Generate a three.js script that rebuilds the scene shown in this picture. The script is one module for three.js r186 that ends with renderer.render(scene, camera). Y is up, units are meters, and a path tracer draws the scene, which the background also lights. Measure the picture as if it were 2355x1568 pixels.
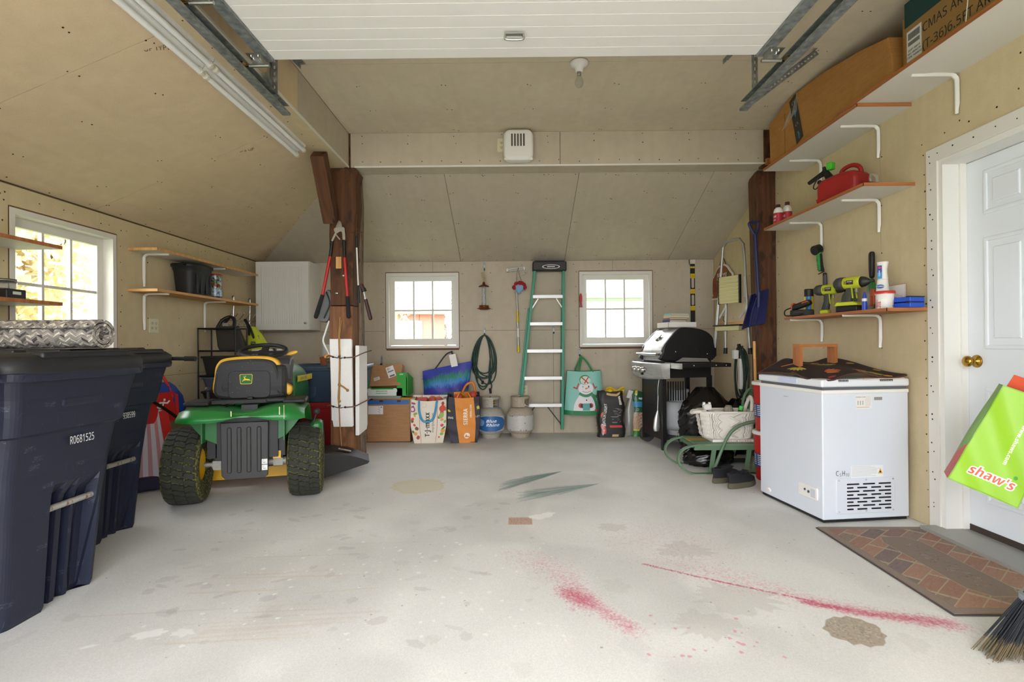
import * as THREE from 'three';
import { mergeGeometries } from 'three/addons/utils/BufferGeometryUtils.js';
import { RoundedBoxGeometry } from 'three/addons/geometries/RoundedBoxGeometry.js';

// ---------- camera, sky, exposure ----------
const scene = new THREE.Scene();
const renderer = new THREE.WebGLRenderer({ antialias: true });
renderer.toneMapping = THREE.LinearToneMapping;
renderer.shadowMap.enabled = true;
renderer.toneMappingExposure = 1.78;
const camera = new THREE.PerspectiveCamera(2 * Math.atan(784 / 1250) * 180 / Math.PI, 2355 / 1568, 0.05, 200);
camera.position.set(0, 1.05, 0);
camera.rotation.set(0.004, 0.0048, -0.0079, 'YXZ');
scene.add(camera);
// a bright, even overcast sky, the only source of light: it enters by the raised garage door and three windows
scene.background = new THREE.Color(1.0, 1.01, 1.06);
scene.backgroundIntensity = 5.2;
scene.environmentIntensity = 1;

// ---------- helpers ----------
const V = (x, y, z) => new THREE.Vector3(x, y, z);
function rng(s) { return () => { s = (s + 0x6d2b79f5) | 0; let t = Math.imul(s ^ (s >>> 15), 1 | s); t = (t + Math.imul(t ^ (t >>> 7), 61 | t)) ^ t; return ((t ^ (t >>> 14)) >>> 0) / 4294967296; }; }
const TAU = Math.PI * 2;
// periodic value noise
function noise2(seed, n = 64) {
  const r = rng(seed), g = new Float32Array(n * n); for (let i = 0; i < g.length; i++) g[i] = r();
  const sm = t => t * t * (3 - 2 * t);
  return (x, y, p = n) => { // period p <= n
    const xi = Math.floor(x), yi = Math.floor(y), fx = sm(x - xi), fy = sm(y - yi);
    const a = (i, j) => g[(((j % p) + p) % p) * n + ((i % p) + p) % p];
    return (a(xi, yi) * (1 - fx) + a(xi + 1, yi) * fx) * (1 - fy) + (a(xi, yi + 1) * (1 - fx) + a(xi + 1, yi + 1) * fx) * fy;
  };
}
function canvas(w, h, draw) { const c = document.createElement('canvas'); c.width = w; c.height = h; draw(c.getContext('2d'), w, h, c); return c; }
function tex(w, h, draw, o = {}) {
  const t = new THREE.CanvasTexture(canvas(w, h, draw));
  t.wrapS = t.wrapT = o.clamp ? THREE.ClampToEdgeWrapping : THREE.RepeatWrapping;
  if (!o.data) t.colorSpace = THREE.SRGBColorSpace;
  if (o.size) t.repeat.set(1 / o.size[0], 1 / o.size[1]);
  return t;
}
// per-pixel colour texture: f(u,v) -> [r,g,b] 0..255
function pix(w, h, f, o = {}) {
  return tex(w, h, (g) => {
    const im = g.createImageData ? g.createImageData(w, h) : new ImageData(w, h), d = im.data;
    for (let y = 0, i = 0; y < h; y++) for (let x = 0; x < w; x++, i += 4) { const c = f(x / w, y / h, x, y); d[i] = c[0]; d[i + 1] = c[1]; d[i + 2] = c[2]; d[i + 3] = 255; }
    g.putImageData(im, 0, 0);
  }, o);
}
function mat(color, rough = 0.7, o = {}) {
  const phys = ['transmission', 'clearcoat', 'sheen', 'ior', 'thickness', 'specularIntensity', 'attenuationColor'].some(k => k in o);
  const m = new (phys ? THREE.MeshPhysicalMaterial : THREE.MeshStandardMaterial)({ color, roughness: rough, ...o });
  if (o.map || o.bumpMap || o.roughnessMap) m.userData.metric = !o.fit;
  return m;
}
function fitMat(map, rough = 0.7, o = {}) { const { fit, ...r } = o; const m = mat(0xffffff, rough, { map, ...r }); m.userData.metric = false; return m; }
// geometry: everything non-indexed with position, normal, uv
function prep(g) {
  const q = g.index ? g.toNonIndexed() : g;
  for (const k of Object.keys(q.attributes)) if (!['position', 'normal', 'uv'].includes(k)) q.deleteAttribute(k);
  if (!q.attributes.normal) q.computeVertexNormals();
  if (!q.attributes.uv) q.setAttribute('uv', new THREE.Float32BufferAttribute(new Float32Array(q.attributes.position.count * 2), 2));
  q.morphAttributes = {};
  return q;
}
function metric(g, swap) { // uv in metres by the dominant axis of each face
  const p = g.attributes.position, uv = g.attributes.uv, a = V(), b = V(), c = V(), n = V();
  for (let i = 0; i < p.count; i += 3) {
    a.fromBufferAttribute(p, i); b.fromBufferAttribute(p, i + 1); c.fromBufferAttribute(p, i + 2);
    n.copy(b).sub(a).cross(c.clone().sub(a)); const ax = Math.abs(n.x), ay = Math.abs(n.y), az = Math.abs(n.z);
    [a, b, c].forEach((q, k) => {
      let u, v; if (ax >= ay && ax >= az) { u = q.z; v = q.y; } else if (ay >= az) { u = q.x; v = q.z; } else { u = q.x; v = q.y; }
      swap ? uv.setXY(i + k, v, u) : uv.setXY(i + k, u, v);
    });
  }
  return g;
}
function merge(list) { const l = (Array.isArray(list) ? list : [list]).flat().map(prep); return l.length === 1 ? l[0] : mergeGeometries(l, false); }
const used = {};
function numbered(n) { const k = used[n] = (used[n] ?? -1) + 1; return k ? n + '_' + String(k).padStart(3, '0') : n; }
function mesh(name, geos, m, parent, top) {
  const g = merge(geos); if (m.userData.metric) metric(g, m.userData.swap);
  const o = new THREE.Mesh(g, m); o.name = numbered(name); o.castShadow = o.receiveShadow = true;
  if (parent) parent.add(o); else if (top !== false) scene.add(o);
  return o;
}
function tag(o, label, category, group, kind) { if (label) o.userData.label = label; if (category) o.userData.category = category; if (group) o.userData.group = group; if (kind) o.userData.kind = kind; return o; }
function thing(name, label, category, p = [0, 0, 0], turn = 0, group) {
  const o = new THREE.Group(); o.name = numbered(name); scene.add(o); o.position.set(...p); o.rotation.y = turn; return tag(o, label, category, group);
}
function solo(name, label, category, geos, m, p = [0, 0, 0], turn = 0, group) { const o = mesh(name, geos, m); o.position.set(...p); o.rotation.y = turn; return tag(o, label, category, group); }
function structure(name) { const o = new THREE.Group(); o.name = numbered(name); scene.add(o); o.userData.kind = 'structure'; return o; }
function copy(o, p, turn, label, group) { // a further one of the same kind
  const c = o.clone(); c.name = numbered(o.name.replace(/_\d{3}$/, '')); scene.add(c); if (p) c.position.set(...p); if (turn !== undefined) c.rotation.y = turn;
  c.userData = { ...o.userData }; if (label) c.userData.label = label; if (group) c.userData.group = group; return c;
}
// shapes
const bx = (w, h, d, x = 0, y = 0, z = 0) => new THREE.BoxGeometry(w, h, d).translate(x, y, z);           // centred
const slab = (x0, x1, y0, y1, z0, z1) => bx(x1 - x0, y1 - y0, z1 - z0, (x0 + x1) / 2, (y0 + y1) / 2, (z0 + z1) / 2);
const rb = (w, h, d, r, x = 0, y = 0, z = 0, seg = 2) => new RoundedBoxGeometry(w, h, d, seg, Math.min(r, w / 2.01, h / 2.01, d / 2.01)).translate(x, y, z);
const lathe = (pts, seg = 24) => new THREE.LatheGeometry(pts.map(([r, y]) => new THREE.Vector2(r, y)), seg);
const ball = (r, x = 0, y = 0, z = 0, s = 14) => new THREE.SphereGeometry(r, s, Math.max(6, s * 0.7 | 0)).translate(x, y, z);
function rod(a, b, r, r2 = r, seg = 10) { // cylinder between two points
  const p = V(...a), q = V(...b), d = q.clone().sub(p), L = d.length(), g = new THREE.CylinderGeometry(r2, r, L, seg);
  g.translate(0, L / 2, 0).applyQuaternion(new THREE.Quaternion().setFromUnitVectors(V(0, 1, 0), d.normalize())).translate(p.x, p.y, p.z); return g;
}
function bar(a, b, w, h, up = [0, 1, 0], bev = 0) { // rectangular bar between two points; w across, h along 'up'
  const p = V(...a), q = V(...b), z = q.clone().sub(p), L = z.length(); z.normalize();
  const x = V(...up).cross(z).normalize(), y = z.clone().cross(x);
  const g = bev ? rb(w, h, L, bev, 0, 0, 0, 1) : new THREE.BoxGeometry(w, h, L); g.applyMatrix4(new THREE.Matrix4().makeBasis(x, y, z));
  const c = p.clone().add(q).multiplyScalar(0.5); return g.translate(c.x, c.y, c.z);
}
function tube(pts, r, seg = 0, rs = 8, closed = false, tension = 0.5) {
  const c = new THREE.CatmullRomCurve3(pts.map(p => p.isVector3 ? p : V(...p)), closed, 'catmullrom', tension);
  const g = new THREE.TubeGeometry(c, seg || Math.max(8, pts.length * 6), r, rs, closed);
  if (closed) return g;
  const caps = [0, 1].map(t => new THREE.SphereGeometry(r, rs, 5).translate(...c.getPoint(t).toArray())); return merge([g, ...caps]);
}
function shape(pts) { const s = new THREE.Shape(); pts.forEach(([x, y], i) => i ? s.lineTo(x, y) : s.moveTo(x, y)); s.closePath(); return s; }
function smooth(pts, n = 6, closed = true) { // smooth outline through points
  const c = new THREE.CatmullRomCurve3(pts.map(([x, y]) => V(x, y, 0)), closed, 'catmullrom', 0.5); return c.getPoints(pts.length * n).slice(0, closed ? -1 : undefined).map(p => [p.x, p.y]);
}
function ext(s, depth, bev = 0, o = {}) { // extrude in +z, centred on z = 0
  if (Array.isArray(s)) s = shape(s);
  return new THREE.ExtrudeGeometry(s, { depth: depth - 2 * bev, bevelEnabled: bev > 0, bevelThickness: bev, bevelSize: bev, bevelOffset: -bev, bevelSegments: o.seg ?? 2, curveSegments: o.cs ?? 10 }).translate(0, 0, -depth / 2 + bev);
}
function rrect(w, h, r, x = 0, y = 0) {
  const s = new THREE.Shape(), a = x - w / 2, b = y - h / 2; s.moveTo(a + r, b); s.lineTo(a + w - r, b); s.absarc(a + w - r, b + r, r, -Math.PI / 2, 0); s.lineTo(a + w, b + h - r); s.absarc(a + w - r, b + h - r, r, 0, Math.PI / 2);
  s.lineTo(a + r, b + h); s.absarc(a + r, b + h - r, r, Math.PI / 2, Math.PI); s.lineTo(a, b + r); s.absarc(a + r, b + r, r, Math.PI, Math.PI * 1.5); return s;
}
// surface over a grid: f(u,v) -> [x,y,z]
function sheet(f, nu, nv) {
  const p = [], uv = [], ix = [];
  for (let j = 0; j <= nv; j++) for (let i = 0; i <= nu; i++) { p.push(...f(i / nu, j / nv)); uv.push(i / nu, j / nv); }
  for (let j = 0; j < nv; j++) for (let i = 0; i < nu; i++) { const a = j * (nu + 1) + i, b = a + 1, c = a + nu + 1, d = c + 1; ix.push(a, b, d, a, d, c); }
  const g = new THREE.BufferGeometry(); g.setAttribute('position', new THREE.Float32BufferAttribute(p, 3)); g.setAttribute('uv', new THREE.Float32BufferAttribute(uv, 2)); g.setIndex(ix); g.computeVertexNormals(); return g;
}
// a stack of closed outlines (loft): rings of equal length, optional caps
function loft(rings, capA = true, capB = true, close = true) {
  const n = rings[0].length, p = [], uv = [], ix = [], m = close ? n : n - 1;
  rings.forEach((r, j) => { for (let i = 0; i <= m; i++) { p.push(...r[i % n]); uv.push(i / m, j / (rings.length - 1)); } });
  const s = m + 1; for (let j = 0; j < rings.length - 1; j++) for (let i = 0; i < m; i++) { const a = j * s + i, b = a + 1, c = a + s, d = c + 1; ix.push(a, b, d, a, d, c); }
  const g = new THREE.BufferGeometry(); g.setAttribute('position', new THREE.Float32BufferAttribute(p, 3)); g.setAttribute('uv', new THREE.Float32BufferAttribute(uv, 2)); g.setIndex(ix); g.computeVertexNormals();
  if (close) { const N = g.attributes.normal; for (let j = 0; j < rings.length; j++) { const a = j * s, b = a + m, x = N.getX(a) + N.getX(b), y = N.getY(a) + N.getY(b), z = N.getZ(a) + N.getZ(b), l = Math.hypot(x, y, z) || 1; N.setXYZ(a, x / l, y / l, z / l); N.setXYZ(b, x / l, y / l, z / l); } }
  const cap = (r, flip) => { const c = r.reduce((t, q) => t.map((k, i) => k + q[i] / n), [0, 0, 0]), q = [], w = []; for (let i = 0; i < n; i++) { const a = r[i], b = r[(i + 1) % n]; flip ? q.push(...c, ...b, ...a) : q.push(...c, ...a, ...b); w.push(.5, .5, 0, 0, 1, 0); } const h = new THREE.BufferGeometry(); h.setAttribute('position', new THREE.Float32BufferAttribute(q, 3)); h.setAttribute('uv', new THREE.Float32BufferAttribute(w, 2)); h.computeVertexNormals(); return h; };
  const out = [g]; if (capA) out.push(cap(rings[0], true)); if (capB) out.push(cap(rings.at(-1), false)); return merge(out);
}
const ellipse = (rx, rz, y, n = 20, cx = 0, cz = 0, e = 2) => Array.from({ length: n }, (_, i) => { const a = -i / n * TAU, c = Math.cos(a), s = Math.sin(a), k = 2 / e; return [cx + rx * Math.sign(c) * Math.abs(c) ** k, y, cz + rz * Math.sign(s) * Math.abs(s) ** k]; });
function rot(g, x = 0, y = 0, z = 0, p) { const m = new THREE.Matrix4().makeRotationFromEuler(new THREE.Euler(x, y, z)); g = merge(g); g.applyMatrix4(m); if (p) g.translate(...p); return g; }
// a picture printed on a flat plate: plate w x h facing +z, thickness t
function plate(w, h, t = 0.001) { return bx(w, h, t); }
function face(w, h) { return new THREE.PlaneGeometry(w, h); }
function text(g, s, x, y, size, color = '#222', font = 'sans-serif', o = {}) {
  g.save(); g.translate(x, y); if (o.rot) g.rotate(o.rot); g.scale(o.sx ?? 1, 1); if (o.skew) g.transform(1, 0, o.skew, 1, 0, 0); g.fillStyle = color; g.font = `${o.bold === false ? '' : 'bold '}${size}px ${font}`; g.textAlign = o.align ?? 'center'; g.textBaseline = 'middle'; g.fillText(s, 0, 0); if (o.stroke) { g.strokeStyle = o.stroke; g.lineWidth = o.lw ?? 2; g.strokeText(s, 0, 0); } g.restore();
}
function blob(g, x, y, rx, ry, color, a = 0, r = Math.random, wob = 0.3, n = 18) { g.fillStyle = color; g.beginPath(); for (let i = 0; i < n; i++) { const t = i / n * TAU, k = 1 - wob / 2 + wob * r(); const px = Math.cos(t) * rx * k, py = Math.sin(t) * ry * k; const X = x + px * Math.cos(a) - py * Math.sin(a), Y = y + px * Math.sin(a) + py * Math.cos(a); i ? g.lineTo(X, Y) : g.moveTo(X, Y); } g.closePath(); g.fill(); }

// ---------- materials ----------
const n1 = noise2(11), n2 = noise2(23), n3 = noise2(37);
const fbm = (x, y, p, oct = 4, n = n1) => { let s = 0, a = 0.5, t = 0; for (let i = 0; i < oct; i++) { s += a * n(x * p, y * p, Math.min(64, p)); t += a; a *= 0.55; p *= 2; if (p > 64) break; } return s / t; };
const clamp = (x, a = 0, b = 1) => Math.min(b, Math.max(a, x));
const mix3 = (a, b, t) => [a[0] + (b[0] - a[0]) * t, a[1] + (b[1] - a[1]) * t, a[2] + (b[2] - a[2]) * t];
const grainR = rng(5);
const drywallTex = (c, seed) => pix(768, 768, (u, v) => { const k = (fbm(u, v, 4, 4) - 0.5) * 11 + (fbm(u + .37, v, 32, 2, n2) - .5) * 8 + (grainR() - .5) * 9 + (n3(u * 64, v * 4, 64) - .5) * 4; return [c[0] + k, c[1] + k, c[2] + k * .9]; }, { size: [1.9, 1.9] });
const bumpGrain = pix(256, 256, () => { const k = grainR() * 255; return [k, k, k]; }, { data: true, size: [0.3, 0.3] });
const MT = {};
MT.drywall = mat(0xffffff, 0.92, { map: drywallTex([203, 186, 150], 1) });           // tan paper of unpainted sheets
MT.drywallGrey = mat(0xffffff, 0.92, { map: drywallTex([190, 179, 159], 2) });       // greyer paper at the back
MT.drywallBrown = mat(0xffffff, 0.92, { map: drywallTex([212, 191, 157], 3) });      // browner paper on the left slope
MT.drywallPale = mat(0xffffff, 0.92, { map: drywallTex([207, 196, 169], 4) });          // paler paper of the flat ceiling
MT.joint = mat(0x6b5a40, 1);
MT.white = mat(0xe6e4de, 0.55); MT.whiteTrim = mat(0xdedbd2, 0.6); MT.enamel = mat(0xe2e7ec, 0.32);
MT.black = mat(0x121214, 0.5); MT.blackMatte = mat(0x1a1a1b, 0.85); MT.blackGloss = mat(0x0d0d0e, 0.22); MT.blackMetal = mat(0x17171a, 0.42, { metalness: 0.3 });
MT.steel = mat(0xb8b9b6, 0.34, { metalness: 1 }); MT.chrome = mat(0xd6d6d6, 0.14, { metalness: 1 }); MT.alu = mat(0xb4b4b2, 0.42, { metalness: 0.8 });
MT.brass = mat(0xb58b3a, 0.25, { metalness: 1 }); MT.rust = mat(0x5a3a26, 0.85, { metalness: 0.3 }); MT.screw = mat(0x2a2420, 0.6, { metalness: 0.4 });
MT.galv = mat(0xffffff, 0.5, { metalness: 0.55, map: pix(256, 256, (u, v) => { const k = 148 + (fbm(u, v, 16, 2) - .5) * 70 + (grainR() - .5) * 14; return [k * .96, k, k * 1.0]; }, { size: [.4, .4] }) });
function woodTex(a, b, o = {}) { // grain along v
  const kn = o.knots ?? [];
  return pix(512, 1024, (u, v) => {
    let w = u; let dark = 0; for (const [kx, ky, kr] of kn) { const dx = u - kx, dy = (v - ky) * 1.6, d = Math.hypot(dx, dy); w += dx * Math.exp(-d * d / (kr * kr * 5)) * 1.5; if (d < kr) dark = Math.max(dark, 1 - (d / kr) ** 3); }
    const rings = .5 + .5 * Math.sin((w * (o.freq ?? 34) + fbm(u, v * .25, 4, 3) * 7) * TAU * .35);
    const fib = n2(w * 64, v * 6, 64) * .6 + n3(w * 64 + 3, v * 24, 64) * .4;
    let t = clamp(rings * .45 + fib * .55); let c = mix3(a, b, t); const k = (grainR() - .5) * (o.grain ?? 12); c = [c[0] + k, c[1] + k, c[2] + k];
    if (dark) c = mix3(c, [a[0] * .45, a[1] * .4, a[2] * .35], dark); if (o.dirt) { const q = fbm(u, v, 8, 3, n3); if (q > .6) c = mix3(c, o.dirt, clamp((q - .6) * 5) * .6); } return c;
  }, { size: o.size ?? [.45, .9] });
}
MT.timber = mat(0xffffff, 0.8, { map: woodTex([70, 42, 24], [104, 64, 36], { freq: 16, knots: [[.3, .25, .05], [.7, .7, .04]], dirt: [38, 22, 14], grain: 18 }) });
MT.timberFresh = mat(0xffffff, 0.8, { map: woodTex([104, 68, 42], [146, 100, 64], { freq: 20, knots: [[.5, .3, .06], [.25, .8, .05]], dirt: [86, 52, 30], grain: 16 }) });
MT.timberGrey = mat(0xffffff, 0.9, { map: woodTex([92, 78, 66], [142, 122, 102], { dirt: [60, 46, 38], grain: 20 }) });
MT.pineTex = woodTex([190, 136, 76], [222, 172, 108], { freq: 18 });
MT.pine = mat(0xffffff, 0.6, { map: MT.pineTex }); MT.pineH = mat(0xffffff, 0.6, { map: MT.pineTex }); MT.pineH.userData.swap = true;
MT.cedar = mat(0xffffff, 0.6, { map: woodTex([150, 88, 44], [188, 120, 66], { freq: 20 }) }); MT.cedarH = mat(0xffffff, 0.6, { map: MT.cedar.map }); MT.cedarH.userData.swap = true;
MT.wood = mat(0xc08a52, 0.6);
const cardTex = (c) => pix(256, 256, (u, v) => { const k = (grainR() - .5) * 10 + (n2(u * 4, v * 64, 64) - .5) * 10 + (fbm(u, v, 8, 3) - .5) * 10; return [c[0] + k, c[1] + k, c[2] + k]; }, { size: [.3, .3] });
MT.card = mat(0xffffff, 0.85, { map: cardTex([170, 128, 88]) }); MT.cardDark = mat(0xffffff, 0.85, { map: cardTex([172, 122, 62]) });
MT.glass = mat(0xffffff, 0.02, { transmission: 1, thickness: 0, ior: 1.45 });
MT.clearPlastic = mat(0xf4f6f6, 0.12, { transmission: 0.9, thickness: 0, ior: 1.3 });
const flat = g => { const q = merge(g); q.deleteAttribute('normal'); q.computeVertexNormals(); return q; };
// a sheet with thickness t (offset against its normals), edges closed
function shell(f, nu, nv, t) {
  const A = sheet(f, nu, nv), P = A.attributes.position, N = A.attributes.normal, n = P.count, p = [], uv = [], ix = [...A.index.array];
  for (let k = 0; k < 2; k++) for (let i = 0; i < n; i++) { p.push(P.getX(i) - k * t * N.getX(i), P.getY(i) - k * t * N.getY(i), P.getZ(i) - k * t * N.getZ(i)); uv.push(A.attributes.uv.getX(i), A.attributes.uv.getY(i)); }
  const base = ix.length; for (let i = 0; i < base; i += 3) ix.push(ix[i] + n, ix[i + 2] + n, ix[i + 1] + n);
  const g = new THREE.BufferGeometry(); g.setAttribute('position', new THREE.Float32BufferAttribute(p, 3)); g.setAttribute('uv', new THREE.Float32BufferAttribute(uv, 2)); g.setIndex(ix); g.computeVertexNormals();
  const s = nu + 1, loop = []; for (let i = 0; i < nu; i++) loop.push(i); for (let j = 0; j < nv; j++) loop.push(j * s + nu); for (let i = nu; i > 0; i--) loop.push(nv * s + i); for (let j = nv; j > 0; j--) loop.push(j * s);
  const q = [], w = [], at = k => [p[k * 3], p[k * 3 + 1], p[k * 3 + 2]]; loop.forEach((a, i) => { const b = loop[(i + 1) % loop.length]; q.push(...at(a), ...at(a + n), ...at(b), ...at(b), ...at(a + n), ...at(b + n)); for (const k of [a, a, b, b, a, b]) w.push(uv[k * 2], uv[k * 2 + 1]); });
  const e = new THREE.BufferGeometry(); e.setAttribute('position', new THREE.Float32BufferAttribute(q, 3)); e.setAttribute('uv', new THREE.Float32BufferAttribute(w, 2)); e.computeVertexNormals(); return merge([g, e]);
}
// flat print: a thin plate with a drawn face; k pixels per metre
function printMat(w, h, k, draw, rough = .6, o = {}) { const W = Math.round(w * k), H = Math.round(h * k); return fitMat(tex(W, H, (g) => draw(g, W, H), { clamp: true }), rough, o); }
function print(name, w, h, k, draw, parent, p, r = [0, 0, 0], o = {}) { // printed on what carries it: clear where nothing is drawn
  const m = printMat(w, h, k, draw, o.rough ?? .6, { transparent: true, alphaTest: .5 }); const g = face(w, h); const x = mesh(name, g, m, parent); x.position.set(...p); x.rotation.set(...r); return x;
}
// ---------- the shell ----------
const XL = -2.94, XR = 2.33, ZB = -6.35, ZF = 0.7, YC = 2.86, YE = 2.01, YB = 2.58, ZR1 = -4.65, ZR2 = -4.85, XB1 = -1.58, XB2 = -1.41;
function rectMinus(r, holes) { // rectangles [x0,x1,y0,y1]
  let out = [r];
  for (const h of holes) out = out.flatMap(([a, b, c, d]) => {
    const x0 = Math.max(a, h[0]), x1 = Math.min(b, h[1]), y0 = Math.max(c, h[2]), y1 = Math.min(d, h[3]); if (x0 >= x1 || y0 >= y1) return [[a, b, c, d]];
    return [[a, x0, c, d], [x1, b, c, d], [x0, x1, c, y0], [x0, x1, y1, d]].filter(q => q[1] - q[0] > 1e-4 && q[3] - q[2] > 1e-4);
  });
  return out;
}
// a plane carrying sheets: local u,v in the plane, w out of it into the room
function basis(o, u, v) { const U = V(...u).normalize(), Vv = V(...v).normalize(), N = U.clone().cross(Vv); return new THREE.Matrix4().makeBasis(U, Vv, N).setPosition(V(...o)); }
const screwShape = new THREE.CylinderGeometry(0.0042, 0.0042, 0.0016, 6).rotateX(Math.PI / 2);
function screws(list, B, parent) {
  const r = rng(list.length * 7 + 3), im = new THREE.InstancedMesh(screwShape, MT.screw, list.length), m = new THREE.Matrix4(), q = new THREE.Quaternion(), s = V();
  list.forEach(([u, v], i) => { const k = .75 + r() * .5; m.compose(V(u + (r() - .5) * .02, v + (r() - .5) * .02, .0006), q, s.set(k, k, 1)); im.setMatrixAt(i, m.premultiply(B)); });
  im.name = numbered('screw_heads'); im.userData.kind = 'stuff'; parent.add(im); return im;
}
function sheets(parent, B, rects, holes, m, T = 0.0125, gap = 0.0035) {
  const ms = Array.isArray(m) ? m : [m];
  rects.forEach((r, i) => {
    const g = rectMinus([r[0] + gap / 2, r[1] - gap / 2, r[2] + gap / 2, r[3] - gap / 2], holes).map(q => slab(q[0], q[1], q[2], q[3], -T, 0));
    if (!g.length) return; const M = merge(g); M.applyMatrix4(B); const o = mesh('drywall_sheet', M, ms[i % ms.length], parent);
  });
}
function backing(parent, B, r, holes, d, T = 0.0125) { const M = merge(rectMinus(r, holes).map(q => slab(q[0], q[1], q[2], q[3], -T - .0005 - d, -T - .0005))); M.applyMatrix4(B); return mesh('wall_core', M, MT.joint, parent); }
const pairs = (us, v0, v1, step, r, j = .02) => us.flatMap(u => { const o = []; for (let v = v0; v < v1; v += step) { o.push([u + (r() - .5) * j, v]); o.push([u + .035 + (r() - .5) * j, v - .012 * r()]); } return o; });
const singles = (us, v0, v1, step) => us.flatMap(u => { const o = []; for (let v = v0; v < v1; v += step) o.push([u, v]); return o; });
const range = (a, b, s) => { const o = []; for (let x = a; x <= b + 1e-6; x += s) o.push(x); return o; };

const WIN1 = [-1.50, -0.65, 1.0, 1.88], WIN2 = [0.76, 1.61, 1.0, 1.88];
{ // back wall
  const w = structure('wall_back'), B = basis([0, 0, ZB], [1, 0, 0], [0, 1, 0]), holes = [WIN1, WIN2], r = rng(4);
  sheets(w, B, [[XL, -2.0, 0, 1.2], [-2.0, .45, 0, 1.2], [.45, XR, 0, 1.2], [XL, -.95, 1.2, YE], [-.95, 1.15, 1.2, YE], [1.15, XR, 1.2, YE]], holes, MT.drywallGrey);
  backing(w, B, [XL - .2, XR + .2, -.1, YE + .1], holes, .12);
  const inHole = ([u, v]) => ![WIN1, WIN2].some(h => u > h[0] - .03 && u < h[1] + .03 && v > h[2] - .03 && v < h[3] + .03);
  screws([...singles(range(-2.7, 2.2, .405), .08, 1.2, .28), ...singles(range(-2.7, 2.2, .405), 1.24, 2.0, .21), ...singles([-1.535, -.615, .725, 1.645], 1.02, 1.9, .17), ...range(-2.6, 2.2, .3).map(u => [u, 1.965])].filter(inHole), B, w);
}
const WINL = [-4.0, -3.15, 1.0, 1.87]; // along z
{ // left wall: local u runs towards the camera (+z), v up
  const w = structure('wall_left'), B = basis([XL, 0, 0], [0, 0, -1], [0, 1, 0]), h = [-WINL[1], -WINL[0], WINL[2], WINL[3]];
  sheets(w, B, [[.35, 2.58, 0, .8], [2.58, 5.0, 0, .8], [5.0, 6.35, 0, .8], [.35, 1.4, .8, 2.0], [1.4, 3.84, .8, 2.0], [3.84, 6.35, .8, 2.0]], [h], MT.drywall);
  backing(w, B, [.2, 6.5, -.1, 2.1], [h], .12);
  screws([...singles(range(.7, 6.2, .405), .1, .8, .2), ...singles(range(.7, 6.2, .405), .84, 2.0, .22), ...singles([3.11, 4.05], .95, 1.95, .12), ...range(.6, 6.2, .25).map(u => [u, 1.93])].filter(([u, v]) => !(u > h[0] - .03 && u < h[1] + .03 && v > h[2] - .03 && v < h[3] + .03)), B, w);
}
const DOOR = [-2.985, -2.07, 0, 2.03];
{ // right wall: u runs away from the back (u = z), normal -x
  const w = structure('wall_right'), B = basis([XR, 0, 0], [0, 0, 1], [0, 1, 0]), h = [[DOOR[0] - .005, DOOR[1] + .005, -.2, DOOR[3] + .01]];
  B.copy(new THREE.Matrix4().makeBasis(V(0, 0, 1), V(0, 1, 0), V(-1, 0, 0)).setPosition(XR, 0, 0));
  sheets(w, B, [[ZB, -4.83, 0, 1.2], [ZB, -4.83, 1.2, 2.9], [-4.83, -3.46, 0, 2.9], [-3.46, -2.2, 0, 2.9], [-2.2, ZF, 0, 2.9]], h, [MT.drywall]);
  backing(w, B, [ZB - .1, ZF + .15, -.1, 3], h, .13);
  screws([...singles(range(-6.2, -4.9, .4), .1, 2.0, .2), ...singles([-4.80], .1, 2.8, .14), ...singles([-3.45, -4.11], .4, 2.8, .3), ...singles([-3.09], .1, 2.1, .105), ...range(-3.1, -2, .16).map(u => [u, 2.16]), ...singles([-2.85, -2.5], 2.2, 2.8, .17)], B, w);
}
{ // front wall with the garage door opening; the camera stands in the drive just outside it
  const w = structure('wall_front'), B = basis([0, 0, ZF], [1, 0, 0], [0, 1, 0]), h = [[-1.75, 1.4, -1, 2.4]];
  mesh('wall_core', rectMinus([XL - .2, XR + .2, -.1, 3], h).map(q => slab(q[0], q[1], q[2], q[3], ZF, ZF + .14)), MT.drywall, w);
}
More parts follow.
